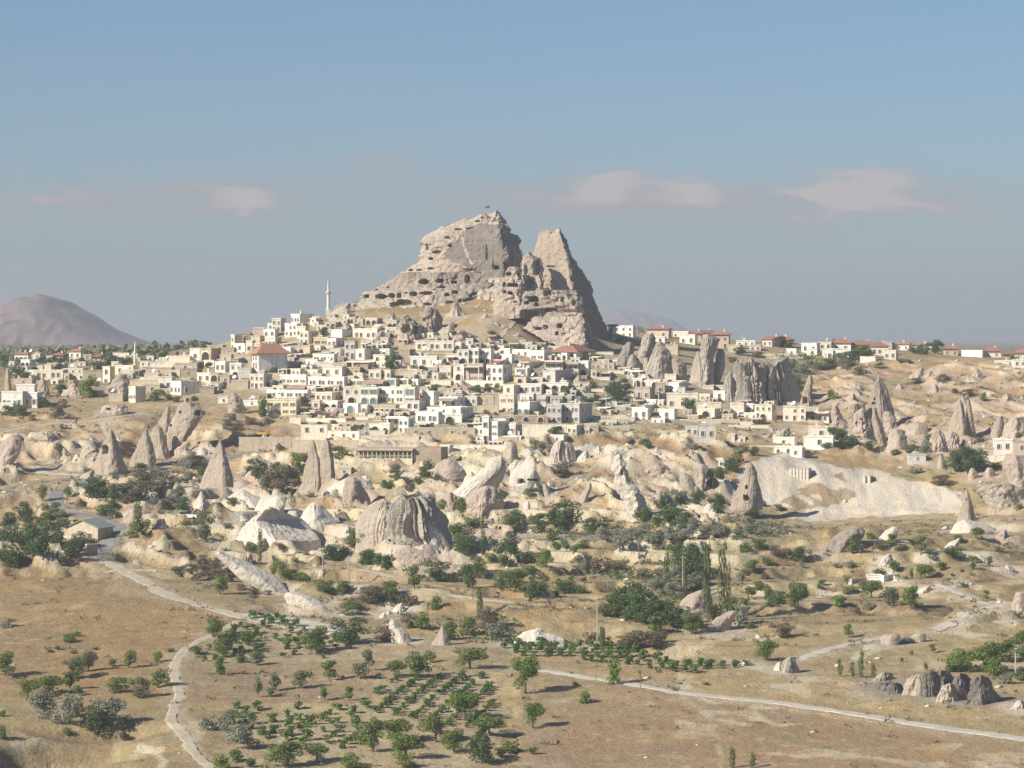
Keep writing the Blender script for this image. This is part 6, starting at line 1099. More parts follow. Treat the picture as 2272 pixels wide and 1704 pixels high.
for c_, s_ in ((6, '935 1380 1382 872 902 1x0 y W@-6'), (6, '540 600 602 985 1050 1x0 t W@-40'), (8, '1135 1155 1235 792 832 1x0 g @40'), (8, '1335 1352 1460 770 808 1x0 w @40'), (8, '1250 1340 1342 770 800 1x0 w'), (8, '320 385 390 50 85 1x2 w'), (6, '0 70 72 950 972 1x0 t W'), (7, '0 80 84 240 285 1x1 p')): house(c_, s_)
for cx0, cy0, cx1, cy1, nc_, lb_ in ((770, 92, 890, 178, 6, 'row of pale carved pillars cut into the white flank'), (1222, 142, 1268, 200, 2, 'small carved recess with two pillars in the white flank')):
    h, k = special('carved_facade', 8, cx1, cy1, lb_, 'rock carving'); Wf = (cx1 - cx0) * k; Hh = (cy1 - cy0) * k * .8; h.rotation_euler = (0, 0, R(-14))
    b = MB(); b.box(-Wf, 0, .9, 5, -2, Hh); sub('back', b.mesh('back', [RM['white']]), h)
    b = MB(); b.box(-.35, .35, -.1, .95, -2, Hh); pme = b.mesh('pillar', [RM['white']])
    for q in range(nc_): sub('pillar', pme, h, (-Wf + .35 + (Wf - .7) * q / (nc_ - 1), 0, 0))
# minarets
def minaret(c, x, ytop, yb, w_, label, m, D=None):
    h, k = special('minaret', c, x, yb, label, 'minaret', D); r = w_ * k / 2; H = (yb - ytop) * k
    b = MB(); b.box(-r * 1.5, r * 1.5, -r * 1.5, r * 1.5, -3, H * .16); b.tube((0, 0, H * .16), (0, 0, H * .22), r * 1.5, r, 12, cap=False); sub('base', b.mesh('base', [m]), h)
    b = MB(); b.tube((0, 0, H * .22), (0, 0, H * .60), r, r * .9, 14); b.tube((0, 0, H * .60), (0, 0, H * .82), r * .72, r * .66, 14); me = b.mesh('shaft', [m]); sub('shaft', me, h)
    b = MB(); b.tube((0, 0, H * .565), (0, 0, H * .60), r, r * 1.75, 14); b.tube((0, 0, H * .60), (0, 0, H * .635), r * 1.8, r * 1.8, 14); sub('balcony', b.mesh('balcony', [m]), h)
    b = MB(); b.tube((0, 0, H * .82), (0, 0, H * .97), r * .85, .05, 14); b.tube((0, 0, H * .97), (0, 0, H), .06, .04, 6); sub('spire', b.mesh('spire', [METAL if m is HM['g'] else m]), h)
minaret(1, 134, 488, 720, 20, 'slim grey minaret on the hilltop left of the castle rock', HM['g'], 1140)
minaret(2, 946, 494, 700, 18, 'cream minaret among the left village houses', HM['c'])
# dome of the small mosque
h, k = special('mosque', 2, 940, 728, 'small mosque with low white dome beside the cream minaret', 'mosque')
b = MB(); b.box(-90 * k, 0, 0, 90 * k * .8, -2, 36 * k); sub('wall', b.mesh('wall', [HM['c']]), h)
b = MB(); rr = 36 * k
for i in range(4):
    a0, a1 = i * .3927, (i + 1) * .3927; b.tube((-45 * k, 36 * k, 36 * k + rr * .7 * math.sin(a0)), (-45 * k, 36 * k, 36 * k + rr * .7 * math.sin(a1)), rr * math.cos(a0), max(.05, rr * math.cos(a1)), 16)
sub('dome', b.mesh('dome', [HM['w']]), h)
# terrace balustrade
h, k = special('balustrade', 4, 1990, 890, 'pale stone balustrade terrace above the shaded rock bluff', 'balustrade'); L = 250 * k
b = MB(); b.box(-L, 0, 0, 5, -3, .1); sub('terrace', b.mesh('terrace', [HM['c']]), h)
b = MB(); b.box(-L, 0, 0, .3, 2.0, 2.3); sub('rail', b.mesh('rail', [HM['y']]), h)
b = MB(); b.box(-.12, .12, .05, .25, .1, 2.0); pme = b.mesh('baluster', [HM['c']])
for q in range(18): sub('baluster', pme, h, (-L + .2 + (L - .4) * q / 17, 0, 0))
# flag on the summit
h, k = special('flagpole', 1, 1128, 118, 'thin flagpole with small dark flag on the castle rock summit', 'flagpole', 1165)
b = MB(); b.tube((0, 0, -2), (0, 0, 75 * k), .07, .04, 6); sub('pole', b.mesh('pole', [METAL]), h)
b = MB(); b.v = [(-.05 - .3 * i, .06 * math.sin(i * 1.3), 75 * k - .1 - .04 * i) for i in range(5)] + [(-.05 - .5 * i, .06 * math.sin(i * 1.3 + .3), 75 * k - .8 - .04 * i) for i in range(5)]; b.f = [(i, i + 1, i + 6, i + 5) for i in range(4)]; b.m = [0] * 4
b.v += [(x, y + .03, z) for x, y, z in b.v]; b.f += [(i + 15, i + 16, i + 11, i + 10) for i in range(4)]; b.m += [0] * 4; sub('flag', b.mesh('flag', [plain('dark_flag_cloth', (.25, .06, .05))]), h)
# vehicles
TYRE = plain('tyre_rubber', (.03, .03, .03))
def vehicle(c, x, y, kind, paintc, label, face=0):
    van = kind == 'van'; h, k = special('parked_' + kind, c, x, y, label, kind); L, Wd, Hb, Hc = (4.6, 1.8, 1.05, 1.95) if van else (4.2, 1.7, .85, 1.42); h.rotation_euler = (0, 0, R(face))
    pm_ = plain('car_paint_' + str(len(bpy.data.materials)), paintc, .02, .3, 1, .03)
    b = MB(); sp_ = [(-L / 2, .3), (L / 2, .3), (L / 2, Hb - .15), (L / 2 - .15, Hb), (-L / 2 + .1, Hb), (-L / 2, Hb - .2)]; b.prism(sp_, 0, Wd)
    cab = [(-L / 2 + .15, Hb), (L / 2 - (1.0 if van else 1.2), Hb), (L / 2 - (1.6 if van else 1.9), Hc), (-L / 2 + (.25 if van else .7), Hc)]; b.prism(cab, .1, Wd - .1); sub('body', b.mesh('body', [pm_]), h)
    b = MB(); i_ = .13; b.prism([(cab[0][0] + .2, Hb + .08), (cab[1][0] - .25, Hb + .08), (cab[2][0] - .08, Hc - .12), (cab[3][0] + .12, Hc - .12)], .08, .12); sub('side_window', b.mesh('side_window', [GLASS]), h)
    b = MB(); b.tube((0, -.02, 0), (0, .2, 0), .32, .32, 12); wme = b.mesh('wheel', [TYRE])
    for xx in (-L / 2 + .8, L / 2 - .8):
        for yy in (0, Wd - .2): sub('wheel', wme, h, (xx, yy, .32))
    b = MB(); b.box(-.04, .04, -.15, .15, -.07, .07); lm = b.mesh('headlight', [WMET])
    for yy in (.3, Wd - .3): sub('headlight', lm, h, (L / 2 + .02, yy, Hb - .28))
vehicle(4, 1945, 752, 'van', (.62, .66, .70), 'silver blue van parked under the dark trees', 8); vehicle(4, 1545, 688, 'car', (.72, .72, .70), 'white car, left of two parked below the tan rock'); vehicle(4, 1610, 690, 'car', (.06, .07, .09), 'dark car, right of two parked below the tan rock')
vehicle(5, 722, 588, 'car', (.74, .74, .72), 'white car parked before the plain cream wall', 10); vehicle(3, 850, 785, 'car', (.70, .72, .74), 'white car on the sloping town road', 15); vehicle(6, 1150, 832, 'van', (.8, .8, .78), 'white van beside the dark bushes on the brown mound')
h, k = special('truck', 3, 365, 1452, 'yellow orange truck box beside the long retaining wall', 'truck'); b = MB(); b.box(-65 * k, 40 * k, 0, 2.3, .7, 46 * k); sub('cargo_box', b.mesh('cargo_box', [plain('orange_paint', (.62, .36, .08))]), h)
b = MB(); b.prism([(41 * k, .5), (65 * k, .5), (65 * k, 1.5), (60 * k, 2.3), (41 * k, 2.3)], .1, 2.2); sub('cab', b.mesh('cab', [plain('orange_cab', (.55, .32, .1))]), h)
b = MB(); b.tube((0, -.02, 0), (0, .3, 0), .42, .42, 12); wme = b.mesh('wheel', [TYRE])
for xx in (-50 * k, 52 * k):
    for yy in (0, 2.0): sub('wheel', wme, h, (xx, yy, .42))
# parasols, tarp, poles
def canopy(c, x, y, w_, hh, m, label, name='parasol', cat='parasol'):
    h, k = special(name, c, x, y, label, cat); r = w_ * k / 2; z = hh * k
    b = MB(); b.tube((0, 0, -.5), (0, 0, z), .05, .05, 6); sub('pole', b.mesh('pole', [METAL]), h); b = MB(); b.tube((0, 0, z - .55), (0, 0, z), r, .06, 8); sub('canopy', b.mesh('canopy', [m]), h)
canopy(3, 920, 1262, 130, 72, REDT, 'large red parasol on the terrace right of the yellow hotel'); canopy(3, 1060, 1275, 100, 40, REDT, 'low red parasol, second on the hotel terrace'); canopy(3, 1210, 1295, 90, 36, REDT, 'red parasol, third on the hotel terrace')
canopy(3, 1690, 1225, 80, 55, TANA, 'brownish parasol beside the arcade'); canopy(3, 1780, 1232, 90, 45, REDT, 'dull red parasol right of the arcade'); canopy(4, 1470, 340, 60, 26, GREENT, 'green parasol before the red roofed house under the spire')
h, k = special('tarp_shelter', 3, 1850, 1412, 'bright green tarp shelter below the white houses', 'shelter'); b = MB(); b.box(-2, 2, -1, 1, 1.3, 1.4); sub('tarp', b.mesh('tarp', [GREENT]), h); b = MB(); b.tube((0, 0, -1), (0, 0, 1.3), .05, .05, 5); pme = b.mesh('post', [METAL])
for xx in (-1.9, 1.9):
    for yy in (-.9, .9): sub('post', pme, h, (xx, yy, 0))
POLEM = plain('weathered_pole', (.42, .38, .33)); 
for i, (c, x, y, hh, d) in enumerate(((7, 60, 960, 165, 'left wooden pole of a pair by the upper track'), (7, 1590, 1348, 285, 'tall pale utility pole beside the vine strip'), (7, 2115, 1020, 240, 'pale pole among the silver bushes'), (9, 1980, 210, 185, 'utility pole below the brown slope'), (9, 2140, 260, 170, 'utility pole right of the brown slope'),
        (4, 1790, 750, 130, 'lamp post before the dark trees'), (6, 1693, 1005, 100, 'pole below the smooth white ridge'), (11, 2175, 372, 95, 'pole among the bushes at the right edge'), (2, 482, 790, 90, 'pole above the left village wall'), (6, 1245, 950, 110, 'pole beside the tall olive tree'), (8, 2160, 1380, 130, 'pole right of the dark green bushes'),
        (5, 710, 205, 60, 'antenna mast on the low white ridge house'), (3, 75, 460, 40, 'antenna mast on the left skyline tower'), (6, 840, 900, 60, 'short pole before the shed'))):
    h, k = special('utility_pole', c, x, y, d, 'pole'); b = MB(); z = hh * k; b.tube((0, 0, -1), (0, 0, z), .13, .09, 7); sub('post', b.mesh('post', [POLEM if i != 5 else METAL]), h); b = MB(); b.box(-.7, .7, -.05, .05, z - .5, z - .38); sub('crossarm', b.mesh('crossarm', [POLEM]), h)
# ------------------------------------------------------------------ plants
def leafmat(name, a, b2, tr=.3):
    m = bpy.data.materials.new(name); m.use_nodes = True; t = m.node_tree; t.nodes.clear(); o = t.nodes.new('ShaderNodeOutputMaterial')
    d = t.nodes.new('ShaderNodeBsdfDiffuse'); tl = t.nodes.new('ShaderNodeBsdfTranslucent'); mx = t.nodes.new('ShaderNodeMixShader'); mx.inputs[0].default_value = tr
    oi = t.nodes.new('ShaderNodeObjectInfo'); g_ = t.nodes.new('ShaderNodeNewGeometry')
    c = mixrgb(t, oi.outputs['Random'], a, b2); c = mixrgb(t, 1.0, c, mixrgb(t, g_.outputs['Random Per Island'], (.62, .66, .6), (1.35, 1.3, 1.25)), 'MULTIPLY')
    for n in (d, tl): t.links.new(c, n.inputs['Color'])
    t.links.new(d.outputs[0], mx.inputs[1]); t.links.new(tl.outputs[0], mx.inputs[2]); t.links.new(mx.outputs[0], o.inputs[0]); return m
LM = {'t': leafmat('orchard_leaves', (0.144, 0.208, 0.054), (0.195, 0.238, 0.077)), 'd': leafmat('dark_leaves', (0.085, 0.138, 0.054), (0.127, 0.176, 0.070)), 'b': leafmat('bush_leaves', (0.127, 0.192, 0.054), (0.186, 0.223, 0.077)),
      's': leafmat('silver_leaves', (0.254, 0.270, 0.204), (0.324, 0.324, 0.258)), 'o': leafmat('olive_leaves', (0.166, 0.198, 0.102), (0.213, 0.224, 0.128)), 'y': leafmat('bright_leaves', (0.173, 0.256, 0.051), (0.220, 0.282, 0.077)),
      'g': leafmat('grey_scrub_leaves', (0.186, 0.160, 0.109), (0.240, 0.198, 0.141)), 'p': leafmat('poplar_leaves', (0.133, 0.173, 0.064), (0.173, 0.198, 0.090)), 'v': leafmat('vine_leaves', (.095, .17, .045), (.13, .205, .065)), 'x': leafmat('dead_twigs', (.20, .165, .13), (.25, .21, .17))}
BARK, t_, b_ = mat('bark'); b_.inputs['Base Color'].default_value = (.15, .115, .085, 1)
def crown(seed, lobes, n, leaf, fill=.55):
    rg = np.random.RandomState(seed); V_ = []; T_ = []
    L = np.array(lobes); wgt = (L[:, 3] * L[:, 4] * L[:, 5]) ** .66; wgt /= wgt.sum()
    li = rg.choice(len(L), n, p=wgt); d = rg.normal(size=(n, 3)); d /= np.linalg.norm(d, axis=1)[:, None]
    rr = rg.uniform(fill, 1.08, n) ** .7
    c = L[li, :3] + d * L[li, 3:6] * rr[:, None]
    s = leaf * rg.uniform(.6, 1.35, n)
    nrm_ = d * .8 + rg.normal(size=(n, 3)) * .55 + np.array([0, 0, .35]); nrm_ /= np.linalg.norm(nrm_, axis=1)[:, None]
    a = np.cross(nrm_, rg.normal(size=(n, 3))); a /= np.linalg.norm(a, axis=1)[:, None]; b_ = np.cross(nrm_, a)
    v = np.stack([c + a * s[:, None], c + b_ * s[:, None] * .7, c - a * s[:, None] * .9, c - b_ * s[:, None] * .75], 1)
    return v.reshape(-1, 3), np.arange(4 * n).reshape(n, 4)
def lobes_round(seed, k, w_, h0, h1, sp_=.28):
    r_ = random.Random(seed); out = []
    for i in range(k):
        a = r_.uniform(0, 6.28); q = r_.uniform(.05, .5 - sp_ * .6) if i else 0; z = r_.uniform(h0 + .1, h1 - .08); s = sp_ * r_.uniform(.6, 1.05)
        out.append((math.cos(a) * q * w_, math.sin(a) * q * w_, z, s * w_, s * w_, s * .62 * (h1 - h0) * 1.5))
    return out
def crown_mesh(kind, i):
    sd = hash((kind, i)) % 1000 if False else (ord(kind) * 13 + i * 101) % 997
    if kind in 'to': lb = lobes_round(sd, 11, 1.1, .16, 1.0, .27); n, lf = 820, .055
    elif kind in 'd': lb = lobes_round(sd, 10, 1.0, .08, 1.0, .30); n, lf = 950, .052
    elif kind in 'bygs': lb = lobes_round(sd, 9, 1.1, .0, .98, .29); n, lf = 700, .058
    elif kind == 'v': lb = lobes_round(sd, 6, 1.0, .05, .95, .28); n, lf = 170, .10
    elif kind == 'p': lb = [(random.Random(sd + j).uniform(-.1, .1), random.Random(sd + j + 50).uniform(-.1, .1), .12 + .82 * j / 9, .42 * (1 - .55 * abs(j / 9 - .4)), .42 * (1 - .55 * abs(j / 9 - .4)), .085) for j in range(10)]; n, lf = 420, .06
    v, q_ = crown(sd, lb, n, lf)
    if kind == 'p': # leaves keep their shape when the crown is drawn narrow
        pass
    me = mesh_np('crown', v, q_); me.materials.append(LM[kind]); return me
def trunk_mesh(kind, i):
    r_ = random.Random(i * 7 + ord(kind)); b = MB(); top = .45 if kind in 'tod' else .3
    if kind == 'p': b.tube((0, 0, -.03), (0, 0, .9), .03, .008, 6)
    else:
        b.tube((0, 0, -.06), (.02, 0, top), .04, .026, 6)
        for j in range(4):
            a = j * 1.57 + r_.uniform(-.4, .4); b.tube((.02, 0, top - .08), (math.cos(a) * .25, math.sin(a) * .25, top + r_.uniform(.15, .3)), .02, .008, 5, cap=False)
    return b.mesh('trunk', [BARK])
def bare_mesh(i):
    r_ = random.Random(i * 31 + 5); b = MB()
    def br(p, d, l, r0, dep):
        q_ = p + d * l; b.tube(p, q_, r0, r0 * .6, 4, cap=False)
        if dep:
            for _ in range(3 if dep > 1 else 4): br(q_, (d + Vector((r_.uniform(-1, 1), r_.uniform(-1, 1), r_.uniform(-.1, .6))) * .75).normalized(), l * .62, r0 * .6, dep - 1)
    br(Vector((0, 0, -.03)), Vector((0, 0, 1)), .33, .028, 4); return b.mesh('branches', [LM['x']])
def big_crown(kind, i):
    sd = (ord(kind) * 17 + i * 131) % 991; lb = lobes_round(sd, 16, 1.05, .06 if kind != 't' else .16, 1.0, .22); v, q_ = crown(sd, lb, 2600, .030, .45)
    me = mesh_np('crown', v, q_); me.materials.append(LM[kind]); return me
BIG = {k: [big_crown(k, i) for i in range(3)] for k in 'todbsgy'}
CRN = {k: [crown_mesh(k, i) for i in range(5)] for k in 'todbygsvp'}; TRK = {k: [trunk_mesh(k, i) for i in range(2)] for k in 'todp'}; BARE = [bare_mesh(i) for i in range(3)]
KD = {'t': ('fruit_tree', 'tree', 'green orchard tree'), 'o': ('olive_tree', 'tree', 'grey-green thin tree'), 'd': ('broadleaf_tree', 'tree', 'dark leafy tree'), 'p': ('poplar_tree', 'tree', 'narrow poplar'), 'x': ('bare_tree', 'tree', 'leafless grey tree'),
      'b': ('shrub', 'shrub', 'green shrub'), 'y': ('bright_shrub', 'shrub', 'bright yellow-green shrub'), 'g': ('dry_shrub', 'shrub', 'grey-brown dry shrub'), 's': ('oleaster_shrub', 'shrub', 'silvery shrub')}
rt = random.Random(5)
def plant(kind, c, x, y, h_, w_):
    px, py = cv(c, x, y); X, Y, Zg = at(px, py); k = Y / F / CR[c][2]; Hh = h_ * k; Wd = w_ * k; nm, cat, d = KD[kind]
    size = 'big ' if Wd > 6.0 and kind != 'p' else 'small ' if Wd < 2.4 and kind != 'p' else ''
    rz = rt.uniform(0, 6.28)
    if kind == 'x':
        o = link(nm, BARE[rt.randrange(3)]); o.location = (X, Y, Zg); o.scale = (Wd * 1.1, Wd * 1.1, Hh); o.rotation_euler = (0, 0, rz); return reg(o, size + d, cat, px, py)
    cm = BIG[kind][rt.randrange(3)] if kind != 'p' and Wd > 3.6 else CRN[kind][rt.randrange(5)]
    if kind in 'todp':
        r_ = bpy.data.objects.new(nm, None); C.objects.link(r_); r_.location = (X, Y, Zg); r_.rotation_euler = (0, 0, rz); r_.scale = (Wd * 1.1, Wd * 1.1, Hh * 1.06) if kind != 'p' else (Wd, Wd, Hh)
        sub('trunk', TRK[kind][rt.randrange(2)], r_); sub('crown', cm, r_); o = r_
    else: o = link(nm, cm); o.location = (X, Y, Zg - .05 * Hh); o.scale = (Wd * 1.15, Wd * 1.1, Hh * 1.1); o.rotation_euler = (0, 0, rz)
    return reg(o, size + d, cat, px, py)
TR = {9: '''t 1350 330 115 120;x 1538 325 60 40;t 1310 590 110 150;t 1385 705 150 140;t 1940 690 150 185;b 1510 620 60 90;d 2150 630 150 260;o 1575 765 90 80;b 1345 820 120 70;b 1205 695 30 70;b 1040 680 20 60;b 1475 740 30 70;t 30 830 135 160
s 40 530 50 100;b 430 620 50 90;b 350 665 20 40;b 470 585 25 60;b 585 668 16 40;b 450 690 15 40;b 300 682 15 40;o 450 850 130 150;o 540 800 120 120;t 430 910 100 110;o 690 770 45 65;t 790 780 100 80;t 965 745 60 60;x 1155 585 60 50;t 170 965 110 160;t 300 940 110 170
b 710 930 85 150;o 845 960 130 140;t 970 900 100 120;s 260 1090 180 190;s 420 1120 180 200;s 680 1130 170 250;d 560 1160 130 220;d 760 1160 60 90;o 1850 900 110 110;o 1690 920 110 80;o 1660 960 60 60;o 1580 960 130 60;t 1990 980 80 65;t 2140 980 80 70
s 1290 1160 110 110;s 1390 1170 140 130;s 1480 1280 160 200;y 1350 1400 80 130;b 480 950 50 60;b 10 1080 40 50;b 10 1220 90 50;b 410 1190 50 50;b 1440 1350 60 70;g 760 1220 60 80;b 1530 1390 40 50;b 1600 1190 60 70''',
10: '''t 380 1110 150 240;t 560 1080 110 140;y 780 1116 80 150;y 1110 1116 90 140;t 905 1020 200 170;t 1040 960 140 200;t 1110 1060 150 200;t 1290 960 160 210;t 1400 1020 130 170;d 1570 1090 160 200;t 1620 920 120 200;t 1465 820 160 200;t 1170 565 150 170;t 1040 560 100 130;t 1500 510 130 200
t 1840 660 220 160;t 1885 870 150 140;t 640 585 120 100;o 825 570 90 110;o 880 520 110 90;g 980 340 90 140;b 1380 330 110 110;x 1770 890 50 60;b 1750 1030 80 120;x 1990 160 120 110;x 1240 195 120 90;b 1290 150 90 70;p 1560 200 180 50;y 1200 270 100 100;g 1620 260 130 140;s 1680 340 120 160;b 1480 300 100 120
x 1515 80 90 60;b 760 180 80 110;g 900 100 90 200;b 1010 110 110 110;g 1130 260 90 120;b 1800 520 60 60;b 1260 470 60 70;b 560 330 40 50;t 1690 1050 60 90;g 830 960 60 100;b 70 1080 60 90;b 160 1110 50 60;b 1520 1000 60 60;b 1880 1030 40 70''',
11: '''x 418 395 90 50;y 492 410 110 60;x 605 430 110 55;y 372 490 45 60;p 990 762 90 35;p 1075 762 65 35;t 1135 315 85 85;g 1200 215 55 100;t 1475 215 50 45;b 1065 180 25 30;s 1025 160 90 60;p 1440 380 75 30;p 1493 385 70 28;p 1530 385 120 32;x 1555 390 100 26;p 1580 375 50 30;t 1830 280 35 35;y 1950 360 90 120
b 2060 370 130 150;b 2130 320 90 100;b 2200 290 100 90;s 2140 410 50 60;t 2080 375 60 60;p 445 260 90 30;g 620 260 70 150;g 560 270 60 100;d 540 130 120 180;d 600 150 130 160;d 720 160 90 180;b 830 200 80 90;t 665 200 70 60;y 1440 85 45 50;t 1265 100 110 75;g 1925 350 60 80;d 1910 360 50 60;b 330 420 20 30;g 680 240 50 80;g 400 230 40 60
x 1655 400 50 20;x 1710 410 80 22;b 1800 355 30 20;b 1700 320 20 15;g 1740 290 20 16;s 1720 240 30 60;b 1630 245 25 30;b 2190 395 40 50;b 880 415 12 30''',
8: '''t 1400 590 75 75;t 1580 640 110 90;t 1915 540 60 90;t 1800 570 50 70;t 1768 660 70 120;t 1895 690 40 70;b 1900 735 45 40;t 2003 715 60 50;t 1605 780 80 120;t 1700 740 50 80;t 1410 750 70 80;b 1325 765 40 90;s 1150 720 40 90;s 1070 720 30 60;t 1160 640 80 90;s 1205 630 60 60;d 850 690 100 120;g 760 660 60 80;b 540 760 80 120
s 475 800 50 80;b 640 700 50 70;s 845 720 40 40;t 520 905 65 90;t 580 860 60 65;b 640 890 60 60;b 690 910 40 50;t 1275 905 110 130;o 1405 960 130 100;t 1520 970 130 110;y 1075 950 60 90;t 825 975 160 120;t 1125 820 50 50;s 1260 975 60 60;g 1190 1000 40 50;p 270 1060 480 70;p 365 1030 460 80;x 40 860 300 40;x 110 880 250 26;p 20 870 270 46;p 135 890 230 34;p 400 1020 330 44
s 60 560 80 120;s 150 545 90 130;s 250 530 80 120;s 350 520 80 120;s 450 530 60 110;s 540 510 60 110;s 620 525 50 100;s 740 515 50 100;b 500 620 50 80;b 590 600 60 120;b 540 410 60 100;y 605 340 40 60;b 715 370 40 70;d 1790 130 130 130;d 1870 140 160 200;d 1940 120 120 120;b 2040 110 40 80;s 1540 140 50 80;g 1700 210 60 120
y 1265 540 40 60;g 1450 610 40 80;s 1640 670 60 80;g 1320 600 60 100;d 40 450 90 110;d 130 500 90 110;d 330 380 120 100;d 300 230 120 90;d 420 150 90 90;d 210 330 80 120;t 1230 860 60 60;b 1170 870 40 60;b 1130 880 50 60;b 955 850 30 40;b 970 820 30 50;b 1840 840 30 40;t 1980 920 60 40;x 1235 1120 60 40;s 2180 360 40 60;g 1960 290 50 60
g 2050 620 30 50;b 1770 770 20 24;b 1828 745 20 24;b 1490 790 20 40;b 1520 790 60 30;s 640 480 50 80;g 690 640 60 70;s 1000 640 30 60;g 1560 960 30 50;b 720 940 50 60;b 650 960 40 50;b 500 950 40 50;d 90 700 120 140;d 180 690 120 130;d 130 780 110 130;s 60 800 100 120;s 200 830 80 110;s 60 900 90 120;t 310 1050 100 90;b 190 1090 110 110;b 420 990 90 70;s 480 1060 110 90;b 530 1090 30 50;g 620 780 30 60''',
7: '''d 1400 610 160 200;b 1240 640 70 130;d 1560 640 90 130;b 1060 620 90 150;b 830 600 60 120;b 990 460 60 100;b 1180 440 60 120;g 1380 300 90 130;b 720 650 60 90;d 1880 590 80 100;b 2050 570 100 120;d 2150 590 80 90;b 1780 460 60 70;x 1845 800 180 150;s 1650 700 90 140;s 1740 740 110 140;s 1950 740 100 180;s 2080 720 100 180;s 2180 640 90 100
p 885 800 240 40;d 1060 790 140 140;d 800 780 110 150;s 960 760 80 90;y 940 810 60 80;b 1020 850 60 90;b 1180 830 70 90;y 1270 880 110 100;y 1170 890 50 90;b 1390 740 60 60;b 1500 740 50 70;b 1450 780 50 60;t 120 740 120 130;d 30 790 70 90;d 180 830 90 140;d 310 860 90 120;t 470 990 140 90;d 610 930 110 170;d 800 980 140 150;d 860 920 120 120
x 825 1050 150 80;p 865 1150 180 42;b 1000 980 90 120;b 1090 1010 120 150;d 1180 1040 100 130;b 1250 1000 50 80;b 1380 1010 70 150;b 1480 1010 50 80;g 1580 890 80 90;g 1720 880 70 150;s 1880 920 60 120;b 1700 920 40 40;s 1960 920 60 100;d 2140 920 160 200;s 2000 1010 90 200;s 2150 1000 80 120;g 200 1060 90 150;b 320 1060 110 120;b 30 1010 60 90;x 550 1150 110 90
x 1300 1130 100 90;x 1520 1250 70 40;d 1700 1160 130 170;d 1800 1130 180 200;d 1900 1200 140 200;d 2050 1220 120 180;b 1950 1250 80 90;g 1640 1160 80 100;p 1620 1340 110 48;g 1780 1340 70 160;b 360 320 60 90;s 560 250 60 80;b 640 500 60 60;t 760 560 110 80;b 300 370 60 90;b 530 310 70 90;b 500 340 40 80;g 440 380 40 80;b 1230 600 70 120;d 1330 600 100 110
d 760 760 90 110;s 1010 740 60 80;b 1310 690 50 80;b 1350 720 50 70;b 100 1100 50 90;g 430 1090 60 100;b 240 830 60 80;g 1470 820 50 90;g 1340 300 50 80;s 350 260 50 70;b 1860 560 60 90;b 1960 610 70 90;d 2000 500 80 100;d 2100 480 90 110;g 1660 870 60 100;s 1540 650 60 100;s 1800 690 80 120;s 1880 660 80 120;b 1080 560 60 90''',
6: '''d 150 860 120 140;d 320 840 100 140;d 60 900 90 120;d 80 1010 110 170;d 260 1070 200 220;d 360 1000 150 160;d 440 1070 110 140;d 200 960 120 140;b 60 1130 90 130;b 130 1120 80 90;d 490 1010 100 100;b 560 1010 60 90;o 370 880 90 100;d 20 990 100 100;d 150 1040 120 140;d 10 1080 90 110;d 570 710 120 170;d 700 720 100 160;g 820 720 120 200;s 960 590 80 120
s 1010 650 110 120;g 900 680 130 200;b 880 690 60 60;s 1160 600 60 100;s 1200 510 90 160;b 1240 560 50 70;s 1150 520 70 80;d 1570 590 110 160;s 1630 640 80 110;g 1740 680 170 200;b 1830 560 110 120;s 1690 530 50 60;b 1430 755 40 100;s 1070 760 90 110;d 1130 810 100 110;b 630 810 60 120;d 690 830 40 90;o 840 950 220 70;y 830 950 90 130;b 900 900 50 70;o 1260 970 170 120
b 1390 890 25 60;p 1595 1120 220 50;b 1530 1040 60 60;d 2050 1090 100 170;t 2180 1010 110 120;y 1740 1190 100 120;y 1830 1210 60 90;b 1990 1280 80 120;b 2110 1300 70 90;b 60 200 50 80;b 120 200 50 100;d 270 150 60 80;g 350 220 80 90;g 200 230 40 60;b 150 140 50 60;y 545 90 110 120;d 370 70 60 60;b 2090 470 70 120;t 260 720 90 60;x 545 350 80 34
b 1450 180 70 90;b 1610 200 110 60;s 1080 700 70 90;g 1780 620 110 140;b 1690 610 70 90;d 640 700 100 140;d 770 720 90 100;s 980 700 80 100;g 1080 660 80 100;b 860 520 30 80;s 525 560 50 60;g 390 280 30 50;g 380 150 50 60;g 1450 300 50 110;g 1390 260 40 70;b 420 700 60 50;b 690 760 40 50;g 760 745 40 60;g 1100 1180 60 110;g 1180 1160 60 110;g 1260 1170 70 120;g 1330 1200 60 110;g 1400 1220 50 90;g 1220 1210 50 100;g 1320 1130 60 100;g 1480 1270 40 70;b 1560 1290 30 60;g 1240 1110 50 90;g 1640 1300 30 60;b 1200 870 30 60;b 1140 880 30 70;s 1900 700 40 50;g 1720 1020 40 60;b 1680 1170 60 50''',
3: '''d 960 470 90 110;d 1630 790 140 150;d 760 1150 110 120;b 830 710 60 60;b 480 830 60 100;d 100 1200 80 140;b 1430 670 40 90;b 350 1180 100 60;b 360 1250 60 110;y 780 1230 60 50;b 640 700 40 50;b 1120 1380 50 90;b 850 1350 30 60;b 1200 1390 40 90;b 1320 1390 40 80;b 720 670 30 60;b 1880 790 35 100;b 560 740 50 70;g 620 830 40 60
b 700 600 30 60;g 1180 250 20 40;b 1060 1330 40 80;b 2070 1000 60 80;b 1100 740 30 40;b 460 1220 70 50;b 1500 1130 70 20;b 1500 1050 40 20;g 250 1340 60 110;g 420 1330 60 90;b 220 1300 40 70;g 60 1300 80 110;b 300 1530 40 60;g 700 1530 30 60;g 450 1540 50 60;b 1040 1500 30 60;g 820 580 20 60;b 740 760 30 50;d 1600 600 30 50''',
